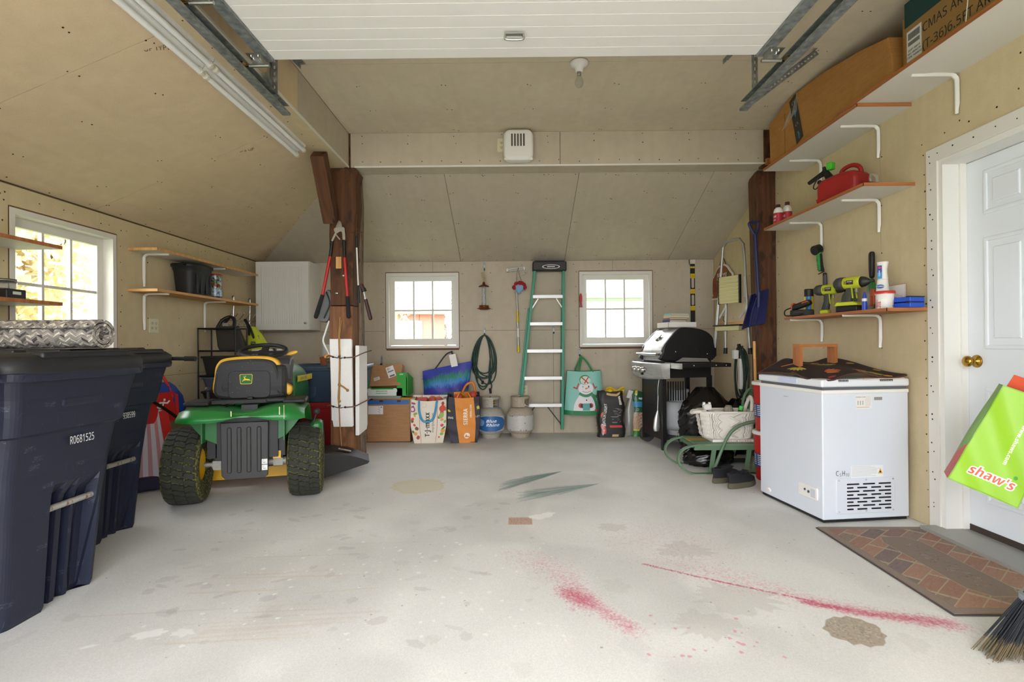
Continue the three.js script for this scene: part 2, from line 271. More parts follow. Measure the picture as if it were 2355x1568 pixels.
{ // rear slope
  const w = structure('ceiling_rear'), L = Math.hypot(1.5, YB - YE), B = basis([0, YE, ZB], [1, 0, 0], [0, YB - YE, 1.5]); // local v climbs
  const flip = new THREE.Matrix4().makeBasis(V(1, 0, 0), V(0, (YB - YE) / L, 1.5 / L), V(0, -1.5 / L, (YB - YE) / L)).setPosition(0, YE, ZB);
  // the hip cuts the left end
  const hip = v => XL + (XB1 - XL) * v / L; const poly = (u0, u1) => u0 < hip(0) + .01 ? [[hip(0), 0], [u1, 0], [u1, L], [hip(L), L]] : [[u0, 0], [u1, 0], [u1, L], [Math.max(u0, hip(L)), L], [Math.max(u0, hip(0)), 0]];
  for (const [a, b] of [[-1.83, -.62], [-.62, .59], [.59, 1.8], [1.8, XR]]) {
    const pts = a === -1.83 ? [[a, 0], [b - .002, 0], [b - .002, L], [XB1, L], [a, (a - XL) / (XB1 - XL) * L]] : [[a + .002, 0], [b - .002, 0], [b - .002, L], [a + .002, L]];
    const g = prep(ext(pts, .0125).translate(0, 0, -.00625)); g.applyMatrix4(flip); mesh('drywall_sheet', g, MT.drywallGrey, w);
  }
  { const g = prep(ext([[XL, 0], [-1.834, 0], [-1.834, (-1.834 - XL) / (XB1 - XL) * L]], .0125).translate(0, 0, -.00625)); g.applyMatrix4(flip); mesh('drywall_sheet', g, MT.drywallGrey, w); }
  { const g = prep(slab(XL - .3, XR + .2, -.25, L + .1, -.14, -.014)); g.applyMatrix4(flip); mesh('roof_core', g, MT.joint, w); }
  const r = rng(9); screws([...pairs(range(-1.5, 2.1, .605), .12, L, .36, r), ...pairs(range(-1.2, 2.1, .605), .3, L, .5, r), ...singles(range(-1.4, 2.2, .2), .03, .05, 1), ...singles(range(-1.4, 2.2, .28), L - .05, L, 1)].filter(([u, v]) => u > hip(v) + .05), flip, w);
}
{ // left slope
  const w = structure('ceiling_left'), dx = XB1 - XL, dy = YB - YE, L = Math.hypot(dx, dy);
  const F = new THREE.Matrix4().makeBasis(V(0, 0, -1), V(dx / L, dy / L, 0), V(dy / L, -dx / L, 0)).setPosition(XL, YE, 0); // u = -z, v climbs, w into the room
  const hip = v => ZB + 1.5 * v / L;
  const P = [[[ZB, 0], [-5.022, 0], [-5.022, (-5.022 - ZB) / 1.5 * L]], [[-5.018, 0], [-3.802, 0], [-3.802, L], [-4.85, L], [-5.018, (-5.018 - ZB) / 1.5 * L]], [[-3.798, 0], [-2.582, 0], [-2.582, L], [-3.798, L]], [[-2.578, 0], [-1.36, 0], [-1.36, L], [-2.578, L]], [[-1.356, 0], [ZF, 0], [ZF, L], [-1.356, L]]];
  for (const p of P) { const g = prep(ext(p.map(([a, b]) => [-a, b]).reverse(), .0125).translate(0, 0, -.00625)); g.applyMatrix4(F); mesh('drywall_sheet', g, MT.drywallBrown, w); }
  { const g = prep(slab(-ZF - .15, .2 - ZB, -.25, L + .02, -.14, -.014)); g.applyMatrix4(F); mesh('roof_core', g, MT.joint, w); }
  const r = rng(19); screws([...pairs(range(-6, -.5, .605), .25, L, .42, r), ...pairs([-5.05, -3.83, -2.61], .1, L, .4, r), ...singles(range(-6.1, -.5, .3), .03, .05, 1), ...range(-6.2, -4.9, .12).map(z => [z + .02, (z - ZB) / 1.5 * L - .02])].filter(([u, v]) => u > hip(v)).map(([u, v]) => [-u, v]), F, w);
}
{ // flat ceiling over the bay
  const w = structure('ceiling'), F = new THREE.Matrix4().makeBasis(V(1, 0, 0), V(0, 0, 1), V(0, -1, 0)).setPosition(0, YC, 0);
  sheets(w, F, [[XB2, 2.4, -4.72, -3.5], [XB2, 2.4, -3.5, -2.28], [XB2, 2.4, -2.28, ZF]], [], MT.drywallPale);
  mesh('roof_core', slab(XL - .2, XR + .2, YC + .014, YC + .12, -4.95, ZF + .15), MT.joint, w);
  const r = rng(29); screws([...pairs(range(-1.1, 2.3, .605), -4.6, -2, .4, r, .03)], F, w);
}
{ // drywalled beams
  const a = structure('beam_rear');
  mesh('drywall_sheet', [slab(XB2, .40, YB, YC - .002, ZR1 - .0125, ZR1)], MT.drywallGrey, a); mesh('drywall_sheet', [slab(.404, 2.14, YB, YC - .002, ZR1 - .0125, ZR1)], MT.drywallGrey, a);
  mesh('drywall_sheet', slab(XB1, 2.16, YB - .0125, YB, ZR2, ZR1 - .001), MT.drywallGrey, a); mesh('corner_strip', slab(-1.36, 2.14, YB - .016, YB - .002, ZR1 - .004, ZR1 + .004), MT.whiteTrim, a);
  mesh('beam_core', slab(XB1, XR, YB + .001, YC + .05, ZR2, ZR1 - .013), MT.joint, a);
  screws([...range(-1.3, 2.1, .4).flatMap(u => [[u, YC - .03], [u, YC - .09]]), ...range(-1.3, 2.1, .17).map(u => [u, YB + .03])], new THREE.Matrix4().setPosition(0, 0, ZR1), a);
  const b = structure('beam_left');
  mesh('drywall_sheet', slab(XB2 - .0125, XB2, YB, YC - .002, -3.55, ZF), MT.drywallBrown, b); mesh('drywall_sheet', slab(XB2 - .0125, XB2, YB, YC - .002, ZR1 - .0, -3.553), MT.drywallGrey, b);
  mesh('drywall_sheet', slab(XB1, XB2 - .001, YB - .0125, YB - .0005, ZR1, ZF), MT.drywall, b); mesh('corner_strip', slab(XB2 - .004, XB2 + .004, YB - .016, YB - .002, ZR1, ZF), MT.whiteTrim, b);
  mesh('beam_core', slab(XB1, XB2 - .013, YB, YC + .05, ZR1, ZF), MT.joint, b);
  screws(range(-4.6, -.5, .23).flatMap(z => [[z, -(XB1 + .05)]]), new THREE.Matrix4().makeBasis(V(0, 0, 1), V(-1, 0, 0), V(0, -1, 0)).setPosition(0, YB - .0125, 0), b);
}
// ---------- floor ----------
const FX0 = -3.0, FX1 = 3.0, FZ0 = -6.5, FZ1 = .84;
{
  const R = rng(77), Wd = 2048, Hd = 2048, sx = Wd / (FX1 - FX0), sz = Hd / (FZ1 - FZ0), X = x => (x - FX0) * sx, Z = z => (z - FZ0) * sz;
  const t = tex(Wd, Hd, (g) => {
    const im = new ImageData(Wd, Hd), d = im.data;
    for (let y = 0, i = 0; y < Hd; y++) for (let x = 0; x < Wd; x++, i += 4) {
      const u = x / Wd, v = y / Hd, k = (fbm(u, v, 5, 4) - .5) * 20 + (fbm(u, v, 24, 2, n2) - .5) * 16 + (R() - .5) * 15, q = fbm(u + .3, v + .1, 9, 3, n3);
      const w = q > .56 ? clamp((q - .56) * 9) * 12 : 0; d[i] = 221 + k - w; d[i + 1] = 220 + k - w; d[i + 2] = 217 + k - w; d[i + 3] = 255;
    }
    g.putImageData(im, 0, 0);
    const speck = (x, z, r0, c) => blob(g, X(x), Z(z), r0 * sx, r0 * sz, c, 0, R, .7, 9);
    // sprayed paint: many tiny dots along a stroke
    const spray = (pts, width, n, c, al) => { for (let i = 0; i < n; i++) { const s = R() * (pts.length - 1), k = Math.floor(s), f = s - k, p = pts[k], q = pts[k + 1] ?? p, w = width * (p[2] + (q[2] - p[2]) * f); const a = R() * TAU, rr = w * Math.sqrt(-2 * Math.log(R() + 1e-4)) * .5; g.globalAlpha = al * (.4 + .6 * R()); g.fillStyle = c; g.fillRect(X(p[0] + (q[0] - p[0]) * f + Math.cos(a) * rr) - 1, Z(p[1] + (q[1] - p[1]) * f + Math.sin(a) * rr * 1.2) - 1, 2.2, 2.2); } g.globalAlpha = 1; };
    // grey drips and tyre smudges with their own outlines
    for (let i = 0; i < 80; i++) { const x = -1.8 + R() * 1.9, z = -3.6 + R() * 1.7; g.globalAlpha = .07 + R() * .1; blob(g, X(x), Z(z), (4 + R() * 14), (3 + R() * 7), R() < .7 ? '#8a8684' : '#8d8088', R() - .5, R, .5); }
    for (let i = 0; i < 30; i++) { g.globalAlpha = .05 + R() * .07; blob(g, X(-2 + R() * 4), Z(-2.6 + R() * 1.2), 6 + R() * 26, 5 + R() * 18, '#a09c96', R() * 3, R, .6); }
    for (let i = 0; i < 26; i++) { const z = -2.95 + R() * 1.1; g.globalAlpha = .05 + R() * .07; g.strokeStyle = '#b98a5c'; g.lineWidth = 2 + R() * 4; const x = -1.75 + R() * .9; g.beginPath(); g.moveTo(X(x), Z(z)); g.lineTo(X(x + .25 + R() * .4), Z(z - .06 + R() * .04)); g.stroke(); }
    g.globalAlpha = 1;
    // white paint splashes
    for (let i = 0; i < 95; i++) { const x = -1.4 + R() * 1.6, z = -2.9 + R() * 1.0; g.globalAlpha = .75; speck(x, z, .004 + R() * .007, '#f2f2ef'); }
    for (let i = 0; i < 260; i++) { g.globalAlpha = .6; speck(-2.6 + R() * 5, -6 + R() * 5, .002 + R() * .003, R() < .5 ? '#efeeea' : '#77736c'); }
    g.globalAlpha = .95; blob(g, X(-1.34), Z(-1.98), 20, 9, '#f0f0ee', -.2, R, .6); blob(g, X(-1.22), Z(-1.99), 13, 8, '#ecebe8', 0, R, .8); blob(g, X(-1.5), Z(-1.9), 9, 3, '#efefec', -.4, R, .6);
    g.globalAlpha = 1;
    // cream patch, brick coloured patch and white smear near the middle
    blob(g, X(-.72), Z(-4.02), .2 * sx, .2 * sz, '#d9d0b4', 0, R, .22, 30); blob(g, X(-.7), Z(-4.0), .17 * sx, .16 * sz, '#dbd3bb', 0, R, .3, 30);
    g.globalAlpha = .9; g.fillStyle = '#c4a28c'; g.fillRect(X(-.045), Z(-3.28), .14 * sx, .13 * sz); g.globalAlpha = .8; for (let i = 0; i < 90; i++) speck(-.04 + R() * .13, -3.27 + R() * .11, .003, '#9c7660'); blob(g, X(.15), Z(-3.3), .07 * sx, .05 * sz, '#f8f7f4', -.4, R, .5); blob(g, X(.2), Z(-3.35), .04 * sx, .03 * sz, '#f8f7f4', -.4, R, .5); g.globalAlpha = 1;
    // green brush strokes
    const brush = (x0, z0, x1, z1, w, n, c) => { for (let i = 0; i < n; i++) { const a = R(), o = (R() - .5) * w, l = .25 + R() * .6; g.globalAlpha = .05 + R() * .13; g.strokeStyle = c; g.lineWidth = 1 + R() * 3.5; const s = a * (1 - l); g.beginPath(); g.moveTo(X(x0 + (x1 - x0) * s) + 0, Z(z0 + (z1 - z0) * s + o)); g.lineTo(X(x0 + (x1 - x0) * (s + l)), Z(z0 + (z1 - z0) * (s + l) + o * (1 - s - l))); g.stroke(); } g.globalAlpha = 1; };
    brush(-.13, -3.98, .38, -4.45, .26, 170, '#5d7871'); brush(0, -3.72, .62, -4.05, .26, 120, '#64807a'); brush(.0, -3.75, .25, -3.85, .2, 60, '#6d8680');
    // red over-spray
    const red = '#c0405a'; spray([[.02, -2.72, 1.4], [.2, -2.5, 1], [.27, -2.27, .55], [.35, -2.12, .45], [.43, -1.98, .5]], .1, 3000, red, .14); spray([[.2, -2.32, 1], [.29, -2.18, 1]], .06, 1300, '#b8354f', .2);
    spray([[.72, -2.62, 1.4], [.95, -2.42, 1.1], [1.2, -2.2, .55], [1.45, -2.07, .5], [1.66, -2.0, .6]], .1, 3600, red, .13); spray([[1.15, -2.2, .4], [1.35, -2.1, .5], [1.62, -2.02, .7]], .055, 2000, '#b8354f', .22); spray([[.6, -2.58, .3], [.9, -2.38, .2], [1.2, -2.2, .25]], .03, 500, '#b8354f', .35);
    spray([[.55, -2.95, 2], [1, -2.8, 2]], .14, 1500, red, .12);
    for (let i = 0; i < 24; i++) { g.globalAlpha = .5; speck(.4 + R() * .5, -2.1 + R() * .3, .003 + R() * .006, '#cf7080'); } g.globalAlpha = 1;
    // worn spot with bare aggregate
    blob(g, X(1.22), Z(-1.98), .1 * sx, .1 * sz, '#a89c8c', -.3, R, .25, 26); for (let i = 0; i < 320; i++) { const a = R() * TAU, q = Math.sqrt(R()) * .092; speck(1.22 + Math.cos(a) * q, -1.98 + Math.sin(a) * q, .0015 + R() * .002, R() < .5 ? '#8b7f70' : '#c3b9ab'); }
    // grey flaking outlines
    for (const [x, z, r] of [[.85, -2.75, .12], [.9, -2.25, .16], [.7, -2.02, .12], [.55, -3.1, .08]]) { g.globalAlpha = .28; blob(g, X(x), Z(z), r * sx, r * .8 * sz, '#b3b0a8', 0, R, .7, 40); } g.globalAlpha = 1;
    // dry leaf crumbs and hairline scratches
    for (let i = 0; i < 150; i++) { g.globalAlpha = .7; speck(-2 + R() * 4, -5 + R() * 3.6, .0015 + R() * .0025, R() < .5 ? '#5d584e' : '#86784a'); }
    for (let i = 0; i < 26; i++) { g.globalAlpha = .35; g.strokeStyle = '#e8e6e2'; g.lineWidth = 1; const x = X(-2 + R() * 4), z = Z(-5 + R() * 3.4); g.beginPath(); g.moveTo(x, z); g.lineTo(x + (R() - .5) * 40, z + R() * 40); g.stroke(); } g.globalAlpha = 1;
  }, { clamp: true });
  t.flipY = false;
  const g = new THREE.BoxGeometry(FX1 - FX0, .12, FZ1 - FZ0).translate((FX0 + FX1) / 2, -.06, (FZ0 + FZ1) / 2); const q = prep(g), p = q.attributes.position, uv = q.attributes.uv;
  for (let i = 0; i < p.count; i++) uv.setXY(i, (p.getX(i) - FX0) / (FX1 - FX0), (p.getZ(i) - FZ0) / (FZ1 - FZ0));
  const m = fitMat(t, .62, {}); const o = mesh('floor', q, m); o.userData.kind = 'structure';
}
// ---------- windows ----------
// a six-pane sash in a reveal; local x across, y up, origin at the centre of the opening in the wall plane, +z into the room
function window6(B, w, h, depth) {
  const o = structure('window'); o.name = 'window_' + (window6.n = (window6.n ?? 0) + 1);
  const put = (name, g, m) => { const M = merge(g); M.applyMatrix4(B); return mesh(name, M, m, o); };
  const W2 = w / 2, H2 = h / 2, c = .035, f = .075;
  put('casing', [slab(-W2, -W2 + c, -H2, H2, -depth, .004), slab(W2 - c, W2, -H2, H2, -depth, .004), slab(-W2 + c, W2 - c, H2 - c, H2, -depth, .004), slab(-W2 + c, W2 - c, -H2, -H2 + c * .8, -depth, .012)], MT.whiteTrim);
  const a = W2 - c, b = H2 - c, z0 = -depth + .02, z1 = -depth + .06;
  put('sash_frame', [slab(-a, -a + f * .75, -b, b, z0, z1), slab(a - f * .75, a, -b, b, z0, z1), slab(-a, a, b - f * .75, b, z0, z1 - .001), slab(-a, a, -b, -b + f, z0, z1 - .001)], MT.whiteTrim);
  const gx = a - f * .75, gy0 = -b + f, gy1 = b - f * .75, my = (gy0 + gy1) / 2 - .005;
  for (const k of [-1 / 3, 1 / 3]) put('muntin', slab(gx * k - .009, gx * k + .009, gy0, gy1, z0 + .008, z1 - .006), MT.whiteTrim);
  put('muntin', slab(-gx, gx, my - .009, my + .009, z0 + .008, z1 - .007), MT.whiteTrim);
  for (let i = 0; i < 3; i++) for (const [y0, y1] of [[gy0, my - .009], [my + .009, gy1]]) { const x0 = -gx + 2 * gx * i / 3 + .004, x1 = -gx + 2 * gx * (i + 1) / 3 - .004, g = face(x1 - x0, y1 - y0).translate((x0 + x1) / 2, (y0 + y1) / 2, z0 + .016); put('pane', g, MT.glass); }
  put('gap_edge', [slab(-W2 - .008, -W2, -H2 - .01, H2 + .008, -.03, .001), slab(W2, W2 + .008, -H2 - .01, H2 + .008, -.03, .001), slab(-W2, W2, H2, H2 + .01, -.03, .001), slab(-W2, W2, -H2 - .025, -H2, -.03, .0015)], mat(0x70513f, .9));
  return o;
}
window6(new THREE.Matrix4().makeBasis(V(0, 0, -1), V(0, 1, 0), V(1, 0, 0)).setPosition(XL, (WINL[2] + WINL[3]) / 2, (WINL[0] + WINL[1]) / 2), .85, .87, .13);
window6(new THREE.Matrix4().setPosition(-1.075, 1.44, ZB), .85, .88, .11);
window6(new THREE.Matrix4().setPosition(1.185, 1.44, ZB), .85, .88, .11);
// ---------- side door ----------
{
  const d = structure('door_1'), [z0, z1, , H] = DOOR, xd = XR + .118;
  // jambs, stop and flat casing strip
  mesh('door_frame', [slab(XR - .004, XR + .2, 0.02, H - .03, z0 - .004, z0 + .03), slab(XR - .004, XR + .2, 0.02, H - .03, z1 - .03, z1), slab(XR - .004, XR + .2, H - .03, H + .008, z0 - .004, z1), slab(xd - .035, xd - .001, .03, H - .03, z0 + .03, z0 + .042), slab(xd - .035, xd - .001, .03, H - .03, z1 - .042, z1 - .03)], MT.white, d);
  mesh('door_casing', [slab(XR - .012, XR, 0.005, H + .075, z0 - .075, z0), slab(XR - .012, XR, H, H + .075, z0, z1 + .075), slab(XR - .012, XR, .005, H, z1, z1 + .075)], MT.whiteTrim, d);
  const pz = z0 + .033, pw = z1 - z0 - .066, leafW = pw; const leaf = mesh('door_leaf', [slab(xd, xd + .04, .06, H - .033, pz, pz + pw)], MT.enamel, d);
  // six embossed panels: raised moulding round a field
  const rows = [[.2, .8], [1.0, 1.58], [1.7, 1.93]];
  for (const [y0, y1] of rows) for (const k of [0, 1]) {
    const a = pz + .115 + k * (leafW - .115 * 2 + .1) / 2, w = (leafW - .33) / 2, r = .022; const s = shape([[0, 0], [w, 0], [w, y1 - y0], [0, y1 - y0]]), hole = new THREE.Path(); hole.moveTo(r, r); hole.lineTo(r, y1 - y0 - r); hole.lineTo(w - r, y1 - y0 - r); hole.lineTo(w - r, r); hole.closePath(); s.holes.push(hole);
    const g = [ext(s, .016, .006), ext(shape([[.055, .055], [w - .055, .055], [w - .055, y1 - y0 - .055], [.055, y1 - y0 - .055]]), .014, .006)];
    mesh('door_panel', merge(g).rotateY(-Math.PI / 2).translate(xd, y0, a), MT.enamel, d);
  }
  mesh('door_knob', [lathe([[0, 0], [.034, 0], [.033, .006], [.014, .012], [.012, .03], [.022, .036], [.029, .046], [.029, .056], [.02, .066], [0, .068]], 20).rotateZ(Math.PI / 2).translate(xd, .935, pz + .062)], MT.brass, d);
  mesh('threshold', [slab(XR - .1, XR + .16, 0, .028, z0 - .03, z1 + .03)], mat(0xa2a19a, .5, { metalness: .3 }), d); mesh('weather_strip', slab(xd - .004, xd + .02, .028, .06, pz, pz + pw), mat(0x3a2f29, .8), d);
  const r = rng(5); screws([...range(.12, 2.05, .16).flatMap(y => [[z0 - .04, y], [z0 - .045, y + .03]]), ...range(z0, z1, .12).map(z => [z, H + .04])], new THREE.Matrix4().makeBasis(V(0, 0, 1), V(0, 1, 0), V(-1, 0, 0)).setPosition(XR - .012, 0, 0), d);
}
{ // carpenters' pencil notes on the sheets
  const s = scene.children.find(o => o.name === 'ceiling_left'), a = Math.atan2(YB - YE, XB1 - XL), note = (t, x, z, w) => { const p = print('pencil_note', w, .05, 700, (g, W, H) => text(g, t, W / 2, H / 2, H * .7, '#4a3c2c', 'sans-serif', { bold: false }), s, [x, YE + (x - XL) * Math.tan(a) - .0022, z]); p.quaternion.setFromRotationMatrix(new THREE.Matrix4().makeBasis(V(Math.cos(a), Math.sin(a), 0), V(0, 0, -1).cross(V(0, 0, 0)).add(V(0, 0, -1)), V(Math.sin(a), -Math.cos(a), 0))); };
  note('5/8" GP TYPE X', -1.76, -2.64, .3); note('5/8 GP', -1.9, -3.86, .16);
}
// ---------- timbers ----------
{
  const p = thing('timber_post', 'old dark barn timber post with loppers and foam boards hung on it', 'post', [0, 0, 0]);
  const zf = -4.65;
  mesh('upper_timber', ext([[-1.575, 1.385], [-1.578, 1.7], [-1.585, 2.0], [-1.575, 2.2], [-1.572, 2.565], [-1.36, 2.565], [-1.338, 2.535], [-1.356, 2.46], [-1.352, 2.25], [-1.378, 1.9], [-1.386, 1.385]], .19, .008).translate(0, 0, zf - .095), MT.timber, p);
  mesh('lower_timber', ext([[-1.585, 0], [-1.583, .7], [-1.586, 1.38], [-1.385, 1.38], [-1.388, .6], [-1.372, 0]], .19, .007).translate(0, 0, zf - .095), MT.timberFresh, p);
  mesh('back_timber', ext([[-1.56, 0], [-1.56, 2.56], [-1.375, 2.56], [-1.36, 2.3], [-1.37, 1.7], [-1.36, 1.0], [-1.352, 0]], .1, .008).translate(0, 0, zf - .24), MT.timberGrey, p);
  mesh('corner_stub', slab(-1.447, -1.394, 2.56, 2.857, zf - .06, zf + .006), MT.timber, p);
  mesh('peg', bx(.045, .1, .02, -1.5, 1.75, zf + .003), MT.pine, p);
  for (const [x, y] of [[-1.46, 1.64], [-1.52, 1.49]]) mesh('bolt', lathe([[0, 0], [.014, 0], [.012, .008], [0, .01]], 10).rotateX(Math.PI / 2).translate(x, y, zf), MT.steel, p);
  solo('knee_brace', 'slanting dark timber brace from the post up to the boxed beam', 'brace', bar([-1.535, 2.09, -4.56], [-1.515, 2.54, -4.22], .105, .13, [0, 1, 0], .008), MT.timber);
  const q = thing('timber_post', 'old dark barn timber post against the wall behind the chest freezer', 'post');
  mesh('upper_timber', ext([[2.175, 0], [2.17, 1.2], [2.16, 1.9], [2.15, 2.5], [2.17, 2.565], [2.325, 2.565], [2.325, 0]].reverse(), .16, .008).translate(0, 0, zf - .26), MT.timber, q);
  mesh('corner_stub', slab(2.142, 2.2, 2.55, 2.857, zf - .1, zf - .005), MT.timber, q); mesh('tenon', bx(.07, .05, .05, 2.19, 2.58, zf + .01), MT.cedar, q);
}
// ---------- raised garage door with its tracks ----------
{
  const Y = 2.488, d = thing('garage_door', 'open white overhead garage door raised flat under the ceiling', 'garage door', [0, Y, 0]);
  const secs = [[-2.73, -2.2], [-2.195, -1.665], [-1.66, -1.13], [-1.125, -.6], [-.595, -.07]];
  for (const [a, b] of secs) {
    const s = mesh('door_section', slab(-1.22, 1.245, .003, .045, a, b), MT.white, d);
    for (let z = a; z < b - .02; z += .0885) mesh('rib_panel', ext([[0, 0], [.0865, 0], [.085, -.0035], [.0015, -.0035]], 2.42).rotateY(Math.PI / 2).translate(.012, .003, Math.min(z + .0875, b)), MT.white, s);
    for (const x of [-1.228, 1.252]) mesh('end_stile', [slab(x - .028, x + .028, -.012, 0, a + .002, b - .002), slab(x + (x < 0 ? -.03 : .028), x + (x < 0 ? -.028 : .03), -.012, .04, a, b)], MT.galv, d);
  }
  for (const [z, k] of [[-2.70, 1], [-2.198, 0]]) for (const s of [-1, 1]) {
    const x = s < 0 ? -1.262 : 1.286;
    const h = mesh('hinge_bracket', [bx(.075, .004, .07, x, -.016, z + .03), bx(.075, .035, .004, x, -.03, z - .004), bx(.004, .03, .07, x - s * .036, -.028, z + .03), rod([x - .05, -.045, z], [x + .05, -.045, z], .009, .009, 10)], MT.steel, d);
    mesh('bolt', [[-.02, .02], [.015, .02], [-.02, .045], [.015, .045]].map(([a, b]) => ball(.008, x + a, -.019, z + b, 8)), MT.chrome, h);
    mesh('roller', [rod([x + s * .03, -.045, z], [x + s * .085, -.045, z], .005), rod([x + s * .075, -.045, z], [x + s * .088, -.045, z], .022, .022, 16)], MT.brass, d);
  }
  mesh('lift_handle', [bx(.09, .006, .02, .01, -.014, -2.50), tube([[-.03, -.014, -2.50], [-.028, -.04, -2.495], [.048, -.04, -2.495], [.05, -.014, -2.50]], .006, 16, 6)], MT.steel, d);
  const slotShape = (L, w) => { const s = shape([[0, -w / 2], [L, -w / 2], [L, w / 2], [0, w / 2]]); for (let x = .02; x < L - .03; x += .038) { const h = new THREE.Path(); h.moveTo(x, -.004); h.lineTo(x + .02, -.004); h.lineTo(x + .02, .005); h.lineTo(x, .005); h.closePath(); s.holes.push(h); } return s; };
  function perforated(a, b, side) { // slotted steel angle between two points
    const p = V(...a), v = V(...b).sub(p), L = v.length(), x = v.normalize(), z = V(...side).sub(x.clone().multiplyScalar(V(...side).dot(x))).normalize(), y = z.clone().cross(x);
    const g = merge([ext(slotShape(L, .034), .003), bx(L, .003, .03, L / 2, .0165, .015)]); g.applyMatrix4(new THREE.Matrix4().makeBasis(x, y, z).setPosition(p)); return g;
  }
  for (const s of [-1, 1]) {
    const t = thing('door_track', s < 0 ? 'galvanised garage door track along the boxed beam beside the tube lights' : 'galvanised garage door track on the side of the cardboard boxes, with a slanting slotted brace', 'door track', [s < 0 ? -1.345 : 1.365, 2.443, 0], 0, 'tracks of the garage door');
    const z0 = -3.22, z1 = .45, L = z1 - z0, zc = (z0 + z1) / 2;
    mesh('channel', [bx(.003, .056, L, s * .022, 0, zc), bx(.045, .003, L, 0, -.028, zc), bx(.036, .003, L, s * .004, .028, zc), bx(.003, .012, L, -s * .022, -.022, zc)], MT.galv, t);
    mesh('angle_iron', [bx(.003, .05, L - .02, s * .026, .03, zc + .01), bx(.04, .003, L - .02, s * .045, .055, zc + .01)], MT.galv, t);
    mesh('hanger_angle', perforated([s * .03, .03, -3.13], [s * .03, .415, -3.13], [0, 0, 1]), MT.galv, t);
    mesh('ceiling_angle', perforated([s * .0, .41, -3.48], [s * .06, .41, -2.9], [0, -1, 0]), MT.galv, t);
    if (s > 0) mesh('brace_angle', perforated([.03, .0, -3.14], [.54, .41, -3.40], [0, 0, 1]), MT.galv, t);
    else mesh('brace_angle', perforated([-.02, .01, -3.1], [-.05, .125, -3.02], [1, 0, 0]), MT.galv, t);
  }
}
// ---------- tube lights ----------
{
  const mk = (z0, z1, label) => {
    const L = z1 - z0, f = thing('tube_light', label, 'light', [-1.612, 2.523, z0], 0, 'twin tube strip lights along the beam'); f.rotation.z = .62;
    mesh('housing', [ext([[-.055, .035], [-.06, .02], [-.045, .004], [-.012, .016], [0, -.006], [.012, .016], [.045, .004], [.06, .02], [.055, .035]], L, 0).translate(0, 0, L / 2)], MT.white, f);
    for (const x of [-.042, .02]) {
      mesh('tube', rod([x, -.016, .03], [x, -.016, L - .03], .0145, .0145, 14), mat(0xf2f3f0, .3), f);
      for (const z of [.022, L - .022]) mesh('lamp_holder', [rb(.036, .036, .014, .005, x, -.008, z, 1), rod([x, -.016, z - .011], [x, -.016, z + .011], .016, .016, 14)], mat(0xdcd6c6, .5), f);
    }
    return f;
  };
  mk(-4.12, -2.87, 'twin white tube strip light on the boxed beam, ending above the slanting timber brace'); mk(-2.86, -1.61, 'twin white tube strip light on the boxed beam, cut off by the top edge');
}
// ---------- bulb, vent fan box, outlets ----------
{
  const b = thing('ceiling_bulb', 'bare clear light bulb in a white porcelain holder on the ceiling', 'light', [.43, YC, -3.5]);
  mesh('lamp_holder', lathe([[0, 0], [.058, 0], [.06, -.012], [.05, -.026], [.028, -.036], [.024, -.062], [.018, -.066], [0, -.066]].reverse(), 24), MT.white, b);
  mesh('bulb_base', lathe([[0, -.09], [.012, -.088], [.013, -.064], [0, -.062]], 14), MT.steel, b);
  mesh('glass_bulb', lathe([[0, -.168], [.014, -.165], [.026, -.152], [.03, -.136], [.026, -.118], [.016, -.1], [.013, -.088]], 20), mat(0xdcdad0, .08, { transmission: .75, thickness: 0 }), b);
  const v = thing('vent_unit', 'rounded white plastic fan unit with five slots on the rear beam', 'vent', [.045, 2.715, ZR1]);
  mesh('cover', [ext(rrect(.252, .262, .06), .11, .028, { seg: 4 }).translate(0, 0, .056)], MT.white, v);
  for (let i = 0; i < 5; i++) mesh('slot', ext(rrect(.014, .105, .0069, (i - 2) * .025 - .004, .035), .004).translate(0, 0, .1115), mat(0x5c564a, .9), v);
  mesh('lip', ext(rrect(.245, .02, .01, 0, -.118), .02, .004).translate(0, 0, .09), MT.white, v);
}
function outlet(B, n, label, extra) { // plate with n pairs of sockets, +z out of the wall
  const o = tag(new THREE.Group(), label, 'outlet'); o.name = numbered('wall_outlet'); scene.add(o); o.applyMatrix4(B);
  const w = n === 2 ? .115 : .07; mesh('cover_plate', ext(rrect(w, .115, .006), .006, .002).translate(0, 0, .003), mat(0xd8cfae, .5), o);
  for (let i = 0; i < n; i++) for (const y of [-.02, .02]) { const x = n === 2 ? (i - .5) * .046 : 0; const s = mesh('socket', ext(rrect(.033, .028, .012, x, y), .002).translate(0, 0, .0065), mat(0xcfc6a4, .5), o); mesh('slots', [bx(.0025, .009, .001, x - .006, y + .003, .008), bx(.0025, .009, .001, x + .006, y + .003, .008), bx(.005, .005, .001, x, y - .007, .008)], MT.black, s); }
  return o;
}
outlet(new THREE.Matrix4().makeRotationY(Math.PI / 2).setPosition(XL, 1.215, -4.41), 2, 'cream double outlet plate under the wall shelves by the left window');
outlet(new THREE.Matrix4().setPosition(-.1, 2.745, ZR1), 1, 'cream outlet plate half behind the white fan unit');
outlet(new THREE.Matrix4().setPosition(.11, .50, ZB), 1, 'cream outlet plate on the back wall behind the green stepladder');
